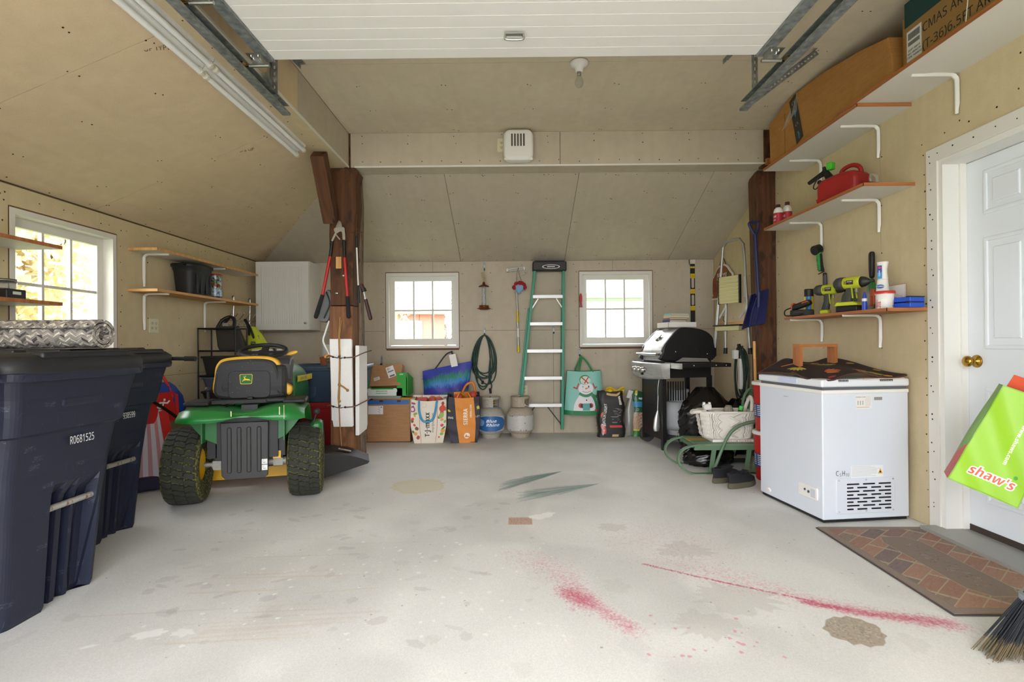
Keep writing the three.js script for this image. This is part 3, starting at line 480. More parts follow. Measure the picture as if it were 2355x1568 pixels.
// ---------- shelves ----------
const shelfBr = (d, h) => { // pressed steel bracket: arm along +z, leg down the wall, wall at z = 0
  const pts = [[0, -h], [0, -.04], [.012, -.012], [.04, 0], [d, 0]].map(([z, y]) => V(0, y, z + .006)); const c = new THREE.CatmullRomCurve3(pts, false, 'catmullrom', .3).getPoints(26);
  const ring = (w, o) => c.map((p, i) => { const t = c[Math.min(i + 1, 26)].clone().sub(c[Math.max(i - 1, 0)]).normalize(), n = V(0, -t.z, t.y); return [[-w, p.y + n.y * o, p.z + n.z * o], [w, p.y + n.y * o, p.z + n.z * o]]; });
  const prof = [[-.0155, 0], [-.0155, -.004], [-.009, -.004], [-.005, -.013], [.005, -.013], [.009, -.004], [.0155, -.004], [.0155, 0]];
  const rings = c.map((p, i) => { const t = c[Math.min(i + 1, 26)].clone().sub(c[Math.max(i - 1, 0)]).normalize(), n = V(0, t.z, -t.y), k = i > 23 || i < 2 ? .6 : 1; return prof.map(([x, o]) => [x * k, p.y + n.y * o, p.z + n.z * o]); });
  return loft(rings);
};
// wallX, dir: a board from z0 to z1 at height y (top), depth d, on a wall facing dir (+1 = towards +x)
function wallShelf(name, label, group, wx, dir, y, z0, z1, d, T, m, brackets, bl, edge = MT.pine) {
  const s = thing(name, label, 'shelf', [wx, y, 0], 0, group), xa = Math.min(0, dir * d), xb = Math.max(0, dir * d);
  mesh('board', slab(xa + (dir < 0 ? .003 : 0), xb - (dir > 0 ? .003 : 0), -T, 0, z0 + .003, z1 - .003), m, s);
  mesh('board_edge', [slab(dir > 0 ? xb - .003 : xa, dir > 0 ? xb : xa + .003, -T, .0004, z0, z1), slab(xa, xb, -T, .0004, z1 - .003, z1), slab(xa, xb, -T, .0004, z0, z0 + .003)], edge, s);
  for (const [z, h] of brackets) mesh('shelf_bracket', shelfBr(bl, h).rotateY(dir > 0 ? Math.PI / 2 : -Math.PI / 2).translate(0, -T, z), MT.white, s);
  return s;
}
const melamine = mat(0xd9d6cc, .55);
wallShelf('wall_shelf', 'upper of the two wall shelves right of the left window, empty', 'shelves on the wall by the left window', XL, 1, 1.80, -5.74, -4.12, .23, .02, melamine, [[-4.29, .26], [-5.13, .26]], .2, MT.pine);
wallShelf('wall_shelf', 'lower of the two wall shelves right of the left window, holding a black bucket', 'shelves on the wall by the left window', XL, 1, 1.487, -5.74, -4.12, .23, .02, MT.pineH, [[-4.29, .29], [-5.13, .29]], .2, MT.pineH);
wallShelf('wall_shelf', 'upper of the two bare shelves crossing the left edge of the left window', 'shelves across the left window', XL, 1, 1.645, -3.2, -2.2, .27, .02, melamine, [], .2, MT.cedar);
wallShelf('wall_shelf', 'lower of the two shelves crossing the left window edge, with a glass jar', 'shelves across the left window', XL, 1, 1.312, -3.2, -2.2, .27, .02, melamine, [], .2, MT.cedar);
wallShelf('wall_shelf', 'thin wooden shelf above the freezer holding the yellow drills', '', XR, -1, 1.232, -4.22, -3.06, .24, .018, MT.cedarH, [[-3.46, .21], [-4.115, .17]], .24, MT.cedarH);
wallShelf('wall_shelf', 'white shelf with the red gas can on it', '', XR, -1, 1.965, -4.42, -3.16, .3, .019, melamine, [[-3.46, .21], [-4.11, .21]], .24, MT.cedarH);
{ const a = wallShelf('wall_shelf', 'high white shelf under the taped cardboard box', '', XR, -1, 2.435, -4.38, -3.18, .32, .019, melamine, [[-3.46, .21], [-4.11, .2]], .24, MT.cedarH); wallShelf('wall_shelf', 'highest white shelf board, under the tree carton', '', XR, -1, 2.458, -3.42, -1.4, .32, .019, melamine, [[-2.846, .21]], .24, MT.cedarH); }
// ---------- refuse carts ----------
function cartBody() {
  const rows = [[0, .25, .25, .238, 0], [.02, .255, .255, .243, 0], [.4, .285, .283, .262, 0], [.44, .29, .285, .264, 0], [.47, .294, .287, .266, 0], [.5, .298, .289, .268, 1], [.56, .304, .293, .272, 1], [.68, .325, .305, .282, 1], [.715, .333, .309, .286, 1], [.725, .352, .322, .3, 1], [.8, .368, .33, .312, 1], [.86, .376, .335, .32, 1], [.9, .384, .34, .33, 1], [.925, .39, .343, .335, 1], [.93, .41, .356, .35, 1], [.955, .414, .358, .352, 1]];
  const N = 96, rings = rows.map(([y, fx, bxk, hz, solid]) => {
    const pts = [];
    for (let i = 0; i < N; i++) {
      // front edge takes 60 points, the rest the others
      const cr = .06; let x, z;
      if (i < 60) { const t = i / 59; z = hz - 2 * hz * t; x = fx; const d = Math.min(hz - Math.abs(z), cr); x = fx - cr + Math.sqrt(Math.max(0, cr * cr - (cr - d) ** 2)); if (!solid && z < .045 && z > -.19) { const rib = (z < -.02 && z > -.05) || (z < -.085 && z > -.115); const fade = y > .43 ? 1 - (y - .43) / .06 : 1; const wide = z < -.06 - .09 * (y / .44 - .4); x -= (rib ? .035 : z < -.13 ? .05 : .085) * fade; } }
      else { const t = (i - 60) / 36, per = [[fx - .06, -hz], [-bxk, -hz], [-bxk, hz], [fx - .06, hz]]; const s = t * 3, k = Math.min(2, Math.floor(s)), f = s - k; x = per[k][0] + (per[k + 1][0] - per[k][0]) * f; z = per[k][1] + (per[k + 1][1] - per[k][1]) * f; }
      pts.push([x, y, z]);
    }
    return pts;
  });
  return flat(loft(rings, true, true));
}
const cartTex = seed => { const R = rng(seed); return tex(1024, 1024, g => {
  g.fillStyle = '#191e31'; g.fillRect(0, 0, 1024, 1024);
  for (let i = 0; i < 9000; i++) { g.globalAlpha = .05 + R() * .1; g.fillStyle = R() < .6 ? '#3a4258' : '#10131f'; g.fillRect(R() * 1024, R() * 1024, 1 + R() * 3, 1 + R() * 3); }
  for (let i = 0; i < 150; i++) { g.globalAlpha = .12 + R() * .25; g.strokeStyle = R() < .5 ? '#7d8494' : '#59808a'; g.lineWidth = .6 + R() * 1.3; const x = R() * 1024, y = R() * 1024; g.beginPath(); g.moveTo(x, y); g.lineTo(x + (R() - .5) * 26, y + (R() - .3) * 60); g.stroke(); }
  for (let i = 0; i < 26; i++) { const x = R() * 1024, y = R() * 1024; for (let k = 0; k < 60; k++) { g.globalAlpha = .1 + R() * .18; g.fillStyle = '#8c8f90'; g.fillRect(x + (R() - .5) * 46, y + (R() - .5) * 20, 2 + R() * 8, 1 + R() * 2); } }
}, { size: [1, 1] }); };
{
  const body = cartBody(), m = mat(0xffffff, .5, { map: cartTex(3) }), m2 = mat(0xffffff, .55, { map: cartTex(8) }), lidM = mat(0x1b1c1f, .5), num = (s) => (g, W, H) => { text(g, s, W / 2, H / 2, H * .8, '#d9dadc', 'sans-serif', { sx: .66, bold: false }); };
  const make = (label, mb, ml, s, p) => {
    const c = thing('wheeled_cart', label, 'trash cart', p, 0);
    mesh('body', body, mb, c);
    const lid = mesh('lid', [loft([ellipse(.42, .366, .95, 40, 0, 0, 7), ellipse(.43, .372, .958, 40, 0, 0, 7), ellipse(.43, .372, .995, 40, 0, 0, 7), ellipse(.41, .35, 1.018, 40, 0, 0, 6), ellipse(.36, .3, 1.03, 40, 0, 0, 5)]), ...[-.2, 0, .2].map(z => rb(.62, .022, .06, .01, 0, 1.031, z, 1)), rb(.05, .03, .46, .012, .395, 1.018, 0, 1)], ml, c);
    mesh('rim', [loft([ellipse(.418, .36, .925, 40, 0, 0, 8), ellipse(.422, .364, .93, 40, 0, 0, 8), ellipse(.422, .364, .952, 40, 0, 0, 8), ellipse(.418, .36, .956, 40, 0, 0, 8)])], mb, c);
    mesh('lip_pocket', rb(.05, .05, .22, .02, .352, .835, -.01, 2), mb, c);
    mesh('lift_bar', rod([.262, .40, .05], [.262, .40, -.195], .0135), mat(0xffffff, .45, { metalness: .6, map: pix(64, 256, (u, v) => { const q = fbm(u, v, 8, 3); return q > .62 ? [158, 116, 84] : [186, 184, 178]; }, { size: [.1, .2] }) }), c);
    for (const z of [-.27, .27]) mesh('wheel', [rod([-.28, .13, z - .03], [-.28, .13, z + .03], .13, .13, 20)], MT.blackMatte, c);
    if (s) print('number', .19, .055, 2200, num(s), c, [.337, .67, -.05], [-.0, Math.PI / 2, 0]).rotation.set(0, Math.PI / 2, 0, 'YXZ');
    return c;
  };
  const c1 = make('nearer dark navy wheeled cart with the number R0681525, a rug roll on its lid', m, lidM, 'R0681525', [-2.135, 0, -2.2]);
  const c2 = make('farther dark navy wheeled cart with the number 938599', m2, lidM, '938599', [-2.47, 0, -2.945]);
  mesh('handle_bar', [rod([.3, .975, -.345], [.52, .97, -.36], .012), rod([.46, .972, -.356], [.525, .97, -.36], .016)], MT.black, c2);
  make('wheeled cart with a green lid cut off by the left edge', m, mat(0x2f5a48, .55), '', [-2.12, -.0, -1.46]);
}
{ // rolled rug
  const pts = [], inn = [], n = 90; for (let i = 0; i <= n; i++) { const t = i / n, a = t * TAU * 2.35 + .5, r = .03 + t * .043; pts.push([Math.cos(a) * r * 1.12, Math.sin(a) * r * .93]); inn.push([Math.cos(a) * (r - .0125) * 1.12, Math.sin(a) * (r - .0125) * .93]); }
  const w = .052, T = tex(512, 512, (g) => {
    const R = rng(6); g.fillStyle = '#8d8780'; g.fillRect(0, 0, 512, 512); const cs = ['#dcd4c8', '#cfc6b8', '#2a282c', '#39363a', '#a8a29a', '#6d6765', '#e6dfd3', '#d5cdc0'];
    for (let r = 0; r < 16; r++) for (let k = -1; k < 17; k++) { const x = r * 32, y = k * 32 + (r % 2) * 16; g.fillStyle = cs[R() * cs.length | 0]; g.beginPath(); const d = r % 2 ? 1 : -1; g.moveTo(x, y); g.lineTo(x + 32, y + d * 22); g.lineTo(x + 32, y + d * 22 + 17); g.lineTo(x, y + 17); g.fill(); for (let q = 0; q < 4; q++) { g.globalAlpha = .5; g.strokeStyle = cs[R() * cs.length | 0]; g.lineWidth = 2; g.beginPath(); g.moveTo(x, y + q * 4 + 2); g.lineTo(x + 32, y + d * 22 + q * 4 + 2); g.stroke(); g.globalAlpha = 1; } }
  }, { size: [.36, .36] });
  const m = mat(0xffffff, .95, { map: T, bumpMap: T, bumpScale: .006 });
  const g = ext([...pts, ...inn.reverse()], .95).rotateY(Math.PI / 2);
  const o = solo('rug_roll', 'rolled black and cream braided rug on the lids of the navy carts', 'rug', g, m, [-2.235, 1.1, -2.3]); o.rotation.y = .04;
}
// ---------- bags by the left wall ----------
const bagBlue = mat(0x1d449c, .6), bagRed = mat(0xc8201c, .65);
{
  const b = thing('sport_bag', 'red and blue bag with a running figure hanging on the left wall', 'bag', [-2.735, .46, -4.09], 1.2);
  mesh('body', loft([[.05, .1, 0], [.14, .25, .02], [.165, .29, .1], [.16, .26, .2], [.13, .19, .28], [.07, .15, .31]].map(([rz, rx, y]) => ellipse(rx * .88, rz * .55, y, 28, 0, 0, 2.6))), bagBlue, b);
  mesh('front_panel', shell((u, v) => [(u - .5) * .25, .02 + v * .22, .112 - .02 * (2 * u - 1) ** 2 - .02 * v], 8, 6, .004), bagRed, b);
  mesh('strap', shell((u, v) => [-.16 + .3 * v + (u - .5) * .035, .24 - .22 * v,   .125 - .02 * (2 * v - 1) ** 2], 2, 10, .004), MT.black, b);
  mesh('handle', [-.11, .1].map((x, i) => tube([[x, .2, .08], [x * .7, .33, .04], [0, .47, -.01]], .011, 18, 6)), bagRed, b);
  mesh('hem', shell((u, v) => [-.135 + (u - .5) * .03, .0 + v * .3, .104 - .015 * v], 2, 6, .004), bagRed, b); mesh('hem', shell((u, v) => [.13 + (u - .5) * .025, .0 + v * .22, .102 - .02 * v], 2, 6, .004), bagRed, b);
  print('runner_mark', .13, .12, 900, (g, W, H) => { g.strokeStyle = g.fillStyle = '#e8dfe0'; g.lineWidth = W * .09; g.lineCap = 'round'; g.beginPath(); g.arc(W * .52, H * .2, W * .07, 0, 7); g.fill(); g.beginPath(); g.moveTo(W * .47, H * .34); g.lineTo(W * .38, H * .6); g.lineTo(W * .5, H * .75); g.lineTo(W * .4, H * .95); g.moveTo(W * .38, H * .6); g.lineTo(W * .2, H * .72); g.lineTo(W * .08, H * .62); g.moveTo(W * .46, H * .38); g.lineTo(W * .68, H * .42); g.lineTo(W * .8, H * .3); g.moveTo(W * .44, H * .38); g.lineTo(W * .24, H * .36); g.lineTo(W * .18, H * .5); g.stroke(); }, b, [.015, .15, .1075], [-.07, 0, 0]);
  const t = thing('striped_bag', 'tall red and white striped cloth bag standing on the floor by the left wall', 'bag', [-2.68, .005, -3.93], .75);
  const st = tex(256, 256, g => { g.fillStyle = '#c9c2cc'; g.fillRect(0, 0, 256, 256); for (let i = 0; i < 6; i++) { g.fillStyle = i % 3 === 1 ? '#c08488' : '#b98a92'; g.fillRect(i * 44 + 6, 0, 20, 256); } g.fillStyle = '#b5271f'; g.fillRect(236, 0, 20, 256); }, {});
  mesh('cloth', shell((u, v) => [(u - .5) * (.36 - .1 * v), .01 + v * .56, .05 + .03 * Math.sin(u * 9 + v * 3) * (1 - v) - .1 * v], 20, 14, .006), fitMat(st, .8), t);
  mesh('back_cloth', shell((u, v) => [(u - .5) * (.36 - .1 * v), .01 + v * .55, -.03 - .03 * v], 8, 6, .006), mat(0x2a2a3c, .8), t);
  mesh('base', rb(.36, .1, .1, .03, .02, .05, .01), mat(0x23233a, .8), t);
  mesh('side_band', shell((u, v) => [.15 - .06 * v + u * .06, .02 + v * .54, .06 - .1 * v - u * .02], 3, 6, .005), bagRed, t);
  mesh('pole_end', [rod([-.15, .01, .12], [-.26, .2, .06], .017, .017, 12)], MT.black, t); mesh('red_edge', rod([-.2, .1, .1], [-.28, .26, .06], .02, .02, 12), bagRed, t);
}
// ---------- wire rack with bins, hooks, tool bags, cabinet ----------
{
  const r = thing('wire_rack', 'black wire rack tower standing in the left corner behind the mower', 'rack', [-2.72, 0, -5.06]), a = .17, b = .11, R = [];
  for (const [x, z] of [[-a, b], [a, b], [-a, -b], [a, -b]]) mesh('post', rod([x, 0, z], [x, 1.21, z], .007), MT.blackMetal, r);
  for (const y of [1.205, 1.0, .77, .5, .2]) mesh('shelf_rail', [tube([[-a, y, b], [a, y, b]], .009, 6, 6), tube([[-a, y, -b], [a, y, -b]], .007, 6, 6), tube([[-a, y, -b], [-a, y, b]], .008, 6, 6), tube([[a, y, -b], [a, y, b]], .008, 6, 6), ...[-.1, 0, .1].map(x => tube([[x, y - .006, -b], [x, y - .006, b]], .004, 4, 5))], MT.blackMetal, r);
  const bin = (name, label, y, h, m, w = .31) => solo(name, label, 'bin', [loft([ellipse(w / 2 - .03, .09, 0, 28, 0, 0, 6), ellipse(w / 2, .105, h - .02, 28, 0, 0, 6), ellipse(w / 2 + .012, .118, h - .018, 28, 0, 0, 6), ellipse(w / 2 + .012, .118, h, 28, 0, 0, 6), ellipse(w / 2 - .008, .1, h, 28, 0, 0, 6), ellipse(w / 2 - .035, .085, .01, 28, 0, 0, 6)], true, true)], m, [-2.72, y, -5.06]);
  bin('storage_bin', 'black plastic bin on the middle shelf of the black wire rack', .782, .17, mat(0x1c1d1f, .6)); bin('storage_bin', 'grey blue plastic bin low on the black wire rack', .64, .12, mat(0x4a5064, .6), .3); bin('storage_bin', 'black bin with grey rim on the wire rack beside the mower seat', .512, .12, mat(0x2b2b30, .5), .31);
  const h = thing('hook_rack', 'chrome wire hook rack on the left wall beside the white cabinet', 'hooks', [XL, 1.31, -5.72]);
  mesh('back_bar', [tube([[.02, 0, -.3], [.02, 0, .34]], .005, 6, 6), tube([[.02, -.05, -.3], [.02, -.05, .34]], .005, 6, 6)], MT.chrome, h);
  for (const z of [.1, -.25]) mesh('hanger_strap', tube([[.012, .24, z], [.03, .25, z], [.028, .1, z], [.02, -.06, z]], .0055, 16, 6), MT.chrome, h);
  for (let i = 0; i < 6; i++) { const z = -.29 + i * .12; mesh('hook', [tube([[.02, .0, z], [.06, .0, z], [.1, .04, z], [.12, .07, z]], .0045, 14, 6), ball(.008, .12, .072, z, 8), tube([[.02, -.05, z], [.05, -.06, z], [.07, -.04, z]], .0045, 10, 6), ball(.007, .07, -.038, z, 8)], MT.chrome, h); }
  const tb = thing('tool_bag', 'dark grey tool bag hanging in front of the lime bag', 'tool bag', [-2.74, 1.0, -5.235], .12);
  mesh('body', loft([ellipse(.11, .06, 0, 26, .02, 0, 5), ellipse(.12, .075, .04, 26, .015, 0, 5), ellipse(.105, .06, .19, 26, -.02, 0, 5), ellipse(.1, .035, .235, 26, -.03, 0, 4)]), mat(0x37342f, .85), tb);
  mesh('handle', [tube([[-.11, .22, .03], [-.07, .29, .02], [-.01, .325, 0], [.04, .3, .02], [.05, .23, .04]], .016, 24, 6), tube([[-.11, .2, -.03], [-.06, .27, -.02], [-.01, .325, -.01]], .014, 16, 6)], MT.black, tb); mesh('label_patch', bx(.05, .03, .004, -.035, .25, .04), mat(0x8d8a80, .8), tb);
  const lb = thing('tool_bag', 'lime green tool bag with black handles hanging on the wire hooks', 'tool bag', [-2.575, .985, -5.4], -.25), lime = mat(0xb5c22a, .75);
  mesh('body', loft([ellipse(.105, .07, 0, 26, .02, 0, 4), ellipse(.115, .08, .03, 26, .02, 0, 4), ellipse(.07, .05, .17, 26, -.02, 0, 4), ellipse(.04, .025, .25, 26, -.055, 0, 4)]), lime, lb);
  mesh('handle', [tube([[-.03, .17, .06], [-.07, .26, .03], [-.13, .32, 0]], .012, 16, 6), tube([[.02, .14, .055], [-.03, .24, .05], [-.12, .32, 0]], .012, 16, 6)], MT.black, lb); for (const P of [[[.11, .0, .06], [.1, .06, .05], [.05, .16, .03]], [[-.07, .0, .07], [.02, -.004, .085], [.12, .0, .06]]]) mesh('hem', tube(P, .005, 12, 5), MT.black, lb);
  print('name_patch', .05, .03, 800, (g, W, H) => { g.fillStyle = '#15170f'; g.fillRect(0, 0, W, H); text(g, 'RYOBI', W / 2, H / 2, H * .42, '#e8e8dc'); }, lb, [.03, .085, .077], [-.25, .05, 0]);
  const fb = thing('folded_tray', 'white folded tray with a black clip behind the steering wheel', 'tray', [-2.44, .985, -5.35], .1);
  mesh('panel', rb(.2, .05, .3, .012, 0, 0, 0), MT.white, fb); mesh('clip', rb(.03, .03, .05, .008, .1, .02, .1), MT.black, fb); mesh('leg', [rod([-.08, -.02, .1], [-.08, -.985, .1], .01), rod([.08, -.02, -.1], [.08, -.985, -.1], .01), rod([-.08, -.02, -.1], [-.08, -.985, -.1], .01), rod([.08, -.02, .1], [.08, -.985, .1], .01)], MT.blackMetal, fb);
  const c = thing('wall_cabinet', 'white beadboard wall cabinet hung in the back left corner', 'cabinet', [-2.565, 1.215, -6.345]);
  mesh('carcass', bx(.59, .76, .33, 0, .38, .165), MT.white, c);
  const cd = mesh('door', [slab(-.293, -.233, .003, .757, .331, .351), slab(.233, .293, .003, .757, .331, .351), slab(-.233, .233, .003, .063, .331, .351), slab(-.233, .233, .697, .757, .331, .351)], mat(0xdcd9d2, .5), c);
  for (let i = 0; i < 18; i++) { const x = -.233 + i * .4662 / 18; mesh('bead_board', ext([[0, .331], [0, .341], [.003, .344], [.0225, .344], [.0255, .341], [.0255, .331]], .634).rotateX(-Math.PI / 2).rotateX(Math.PI).rotateX(0).translate(0, 0, 0).scale(1, 1, 1).applyMatrix4(new THREE.Matrix4().makeTranslation(x, .38, 0)), mat(0xdcd9d2, .5), cd); }
  mesh('knob', lathe([[0, 0], [.007, 0], [.006, .012], [.013, .02], [.013, .026], [0, .029]], 14).rotateX(Math.PI / 2).translate(.262, .075, .351), MT.steel, c);
}
// ---------- things on the left shelves ----------
{
  const t = thing('tub_bucket', 'black plastic tub with a ribbed side on the lower left wall shelf', 'bucket', [-2.825, 1.487, -4.76]), W = .2;
  mesh('body', loft([[.085, .135, 0], [.09, .14, .01], [.105, .165, .19], [.108, .168, .21], [.112, .172, .212], [.114, .176, .235], [.122, .19, .24], [.122, .19, .262], [.11, .176, .262], [.085, .14, .02]].map(([x, z, y]) => ellipse(x, z, y, 40, 0, 0, 3.2)), true, true), mat(0x17181a, .55), t);
  for (const z of [-.1, -.04, .04, .1]) mesh('rib', rb(.012, .17, .018, .005, .1, .1, z, 1), mat(0x17181a, .55), t); mesh('lug', rod([.05, .25, .19], [.05, .255, .235], .009), MT.black, t);
  const c = thing('picture_tin', 'tall tin with a painted landscape and red lid on the left wall shelf', 'tin', [-2.83, 1.487, -5.13]); const R = rng(8);
  mesh('can', new THREE.CylinderGeometry(.058, .058, .225, 28, 1).translate(0, .1125, 0), fitMat(tex(512, 256, g => { g.fillStyle = '#a8b6bd'; g.fillRect(0, 0, 512, 256); const band = (y0, y1, cs, n) => { for (let i = 0; i < n; i++) blob(g, R() * 512, y0 + R() * (y1 - y0), 6 + R() * 22, 4 + R() * 12, cs[R() * cs.length | 0], R(), R); }; band(0, 80, ['#3a4a35', '#2c3a3c', '#7d8a84', '#56634a'], 80); band(80, 150, ['#b0722e', '#8a3a24', '#c79b3a', '#4d5a2c'], 80); band(150, 220, ['#8fa7bd', '#c8d4dc', '#7088a3'], 60); g.fillStyle = '#20366e'; g.fillRect(0, 226, 512, 30); g.fillStyle = '#c9ccd2'; g.fillRect(250, 0, 10, 256); }, {}), .35, { metalness: .2 }), c);
  mesh('lid', lathe([[0, .236], [.056, .236], [.061, .232], [.061, .222], [.058, .22]].reverse(), 28), mat(0xb02a26, .4), c);
  const j = thing('glass_jar', 'clear glass jar with a metal lid at the left edge', 'jar', [-2.80, 1.372, -2.97]); mesh('glass', lathe([[0, 0], [.05, 0], [.053, .004], [.053, .035], [0, .035]], 22), MT.clearPlastic, j); mesh('lid', lathe([[0, .035], [.055, .035], [.055, .052], [0, .053]], 22), MT.steel, j);
  const k = thing('small_tin', 'flat black tin under the glass jar at the left edge', 'tin', [-2.80, 1.312, -2.97]); mesh('body', rb(.14, .056, .12, .008, 0, .028, 0), MT.black, k); mesh('label_strip', bx(.001, .016, .05, .0705, .034, 0), mat(0xcfd0c8, .6), k);
}
// ---------- totes and pots behind the post ----------
function tote(name, label, m, p, w, d, h, open) {
  const t = thing(name, label, 'storage tote', p); const E = (a, b, y) => ellipse(a, b, y, 44, 0, 0, 7), W = w / 2, D = d / 2;
  const rings = [E(W - .06, D - .05, 0), E(W - .055, D - .045, .01), E(W - .015, D - .01, h - .06), E(W - .012, D - .008, h - .055), E(W, D, h - .05), E(W, D, h - .004), E(W - .004, D - .004, h)];
  mesh('body', open ? loft([...rings, E(W - .02, D - .02, h), E(W - .07, D - .06, .02)]) : loft(rings), m, t);
  for (const x of [-.2, .2]) mesh('rib_panel', ext(rrect(w * .34, h * .62, .05, x * w / .75, h * .42), .012, .004).rotateX(-.09).translate(0, .0, D - .02), m, t);
  mesh('rim', loft([E(W + .012, D + .012, h - .03), E(W + .012, D + .012, h + .002), E(W - .022, D - .022, h + .002), E(W - .022, D - .022, h - .03), E(W + .012, D + .012, h - .03)], false, false), m, t); return t;
}
tote('storage_tote', 'dark red tote at the bottom, behind the post and mower', mat(0x9c1a1c, .5), [-1.9, 0, -5.45], .74, .46, .49, true);
tote('storage_tote', 'open slate blue tote stacked on the red one behind the post', mat(0x344559, .5), [-1.85, .492, -5.45], .76, .48, .36, true);
{
  const pot = (label, m, p, r0, r1, h) => solo('flower_pot', label, 'flower pot', lathe([[0, 0], [r0, 0], [r1 - .006, h - .03], [r1, h - .03], [r1, h], [r1 - .008, h], [r0 - .008, .02], [0, .02]], 26), m, p);
  pot('terracotta coloured flower pot standing in the blue tote', mat(0x9c5230, .8), [-1.86, .53, -5.42], .06, .085, .4); pot('white flower pot behind the terracotta coloured one', mat(0xcfccc2, .7), [-1.9, .53, -5.58], .07, .085, .52); pot('small brick red pot in the blue tote, right of the post', mat(0xa4503c, .8), [-1.6, .53, -5.42], .06, .09, .37);
}
// ---------- lawn tractor ----------
{
  const green = mat(0x1e7a34, .34, { clearcoat: .3, clearcoatRoughness: .3 }), greenD = mat(0x186a2c, .42), yellow = mat(0xe0ac14, .42), blk = mat(0x202022, .6), R = rng(31);
  const seatBlk = mat(0xffffff, .62, { map: tex(256, 256, g => { g.fillStyle = '#2a2a2d'; g.fillRect(0, 0, 256, 256); const q = rng(9); for (let i = 0; i < 2600; i++) { g.globalAlpha = .2; g.fillStyle = q() < .5 ? '#3a3a3d' : '#1b1b1d'; g.fillRect(q() * 256, q() * 256, 2, 2); } for (let i = 0; i < 40; i++) { g.globalAlpha = .7; g.fillStyle = '#b8b6ae'; g.fillRect(q() * 256, q() * 256, 1 + q() * 2, 1 + q() * 2); } }, { size: [.35, .35] }) });
  const t = thing('riding_mower', 'green and yellow riding lawn mower seen from behind', 'lawn mower', [-1.83, 0, -3.73], .29);
  // wheels
  const dusty = mat(0xffffff, .95, { map: pix(256, 256, (u, v) => { const q = fbm(u, v, 24, 2, n2); return q > .52 ? [104, 104, 48] : [46, 46, 36]; }, { size: [.2, .2] }) }), rubber = mat(0xffffff, .8, { map: pix(256, 256, (u, v) => { const k = (grainR() - .5) * 22 + (fbm(u, v, 8, 3) - .5) * 18; return grainR() > .992 ? [140, 136, 80] : [44 + k, 46 + k, 38 + k * .8]; }, { size: [.15, .15] }) });
  function wheel(x, z, Rr, w, rim, lugs, s) {
    const y = Rr, c = new THREE.Group(); c.name = numbered('wheel'); c.position.set(x, y, z); t.add(c); const h = w / 2;
    const lay = g => g.rotateZ(Math.PI / 2);
    mesh('tire', lay(lathe([[rim - .01, -h * .72], [rim + .02, -h * .9], [Rr * .8, -h * 1.02], [Rr * .93, -h * .96], [Rr - .014, -h * .7], [Rr - .008, 0], [Rr - .014, h * .7], [Rr * .93, h * .96], [Rr * .8, h * 1.02], [rim + .02, h * .9], [rim - .01, h * .72]], 56)), dusty, c);
    const L = []; for (let i = 0; i < lugs; i++) { const a0 = i / lugs * TAU; for (let half = 0; half < 3; half++) { const rings = [], n = 6, x0 = -h * .94 + half * h * .63, x1 = x0 + h * .6, off = half % 2 ? TAU / lugs / 2 : 0; for (let k = 0; k <= n; k++) { const xx = x0 + (x1 - x0) * k / n, cr = Rr - .014 * (Math.abs(xx / h)) ** 3 - (Math.abs(xx) > h * .85 ? .012 : 0), a = a0 + off + .028 * Math.sin(xx / h * 9), da = TAU / lugs * .36, p = (r, b) => [xx, Math.cos(b) * r, Math.sin(b) * r]; rings.push([p(cr - .016, a - da * 1.15), p(cr + .002, a - da), p(cr + .002, a + da), p(cr - .016, a + da * 1.15)]); } L.push(loft(rings)); } }
    mesh('tread', flat(L), rubber, c);
    mesh('rim', lay(lathe([[0, -.02 * s], [rim * .35, -.02 * s], [rim * .45, .0], [rim * .8, .0], [rim - .015, h * .5 * 1], [rim + .006, h * .74], [rim + .008, h * .8], [rim, h * .8], [rim - .02, h * .45], [rim * .8, -.03], [rim - .02, -h * .5], [rim + .008, -h * .8]], 36)), yellow, c);
    mesh('hub', lay(lathe([[0, -.05], [.03, -.05], [.03, .05], [0, .05]], 16)), blk, c); return c;
  }
  wheel(-.37, 0, .252, .215, .115, 34, -1); wheel(.37, 0, .252, .215, .115, 34, 1); wheel(-.36, -1.12, .19, .14, .085, 30, -1); wheel(.36, -1.12, .19, .14, .085, 30, 1);
  // fender pan: rear lip, then the top surface forwards
  const topY = x => .65 - .036 * Math.exp(-(((x - .03) / .13) ** 2)) - (Math.abs(x) > .28 ? (Math.abs(x) - .28) ** 2 * 3.2 : 0) + .008 * Math.sin(x * 9);
  const botY = x => .566 + .034 * Math.exp(-(((x - .03) / .12) ** 2));
  mesh('fender', shell((u, v) => { const x = -.375 + .75 * u, e = Math.max(0, Math.abs(x) - .25) / .125, zr = .335 - .09 * e * e, y1 = topY(x), y0 = botY(x); if (v < .4) { const k = v / .4; return [x * (1 + .02 * (1 - k)), y0 + (y1 - .012 - y0) * k, zr + .012 * Math.sin(k * Math.PI) - .035 * k * k]; } const k = (v - .4) / .6; const f = Math.min(1, k * 5), z = zr - .035 - .03 * f - (k > .2 ? (k - .2) * .78 : 0); return [x, y1 - .012 + .014 * Math.sin(f * Math.PI / 2) - (k > .62 ? (k - .62) ** 2 * 1.1 : 0), z]; }, 48, 26, .006), green, t);
  for (const s of [-1, 1]) { mesh('fender_side', [ext([[s * .365, .59], [s * .16, .62], [s * .17, .4], [s * .25, .44], [s * .3, .5]], .01, .002).translate(0, 0, .12)], greenD, t); mesh('inner_wall', slab(s * .245 - .004, s * .245 + .004, .42, .63, -.33, .2), greenD, t); mesh('fender_pad', rb(.15, .03, .26, .014, s * .3, .665, -.02), blk, t); }
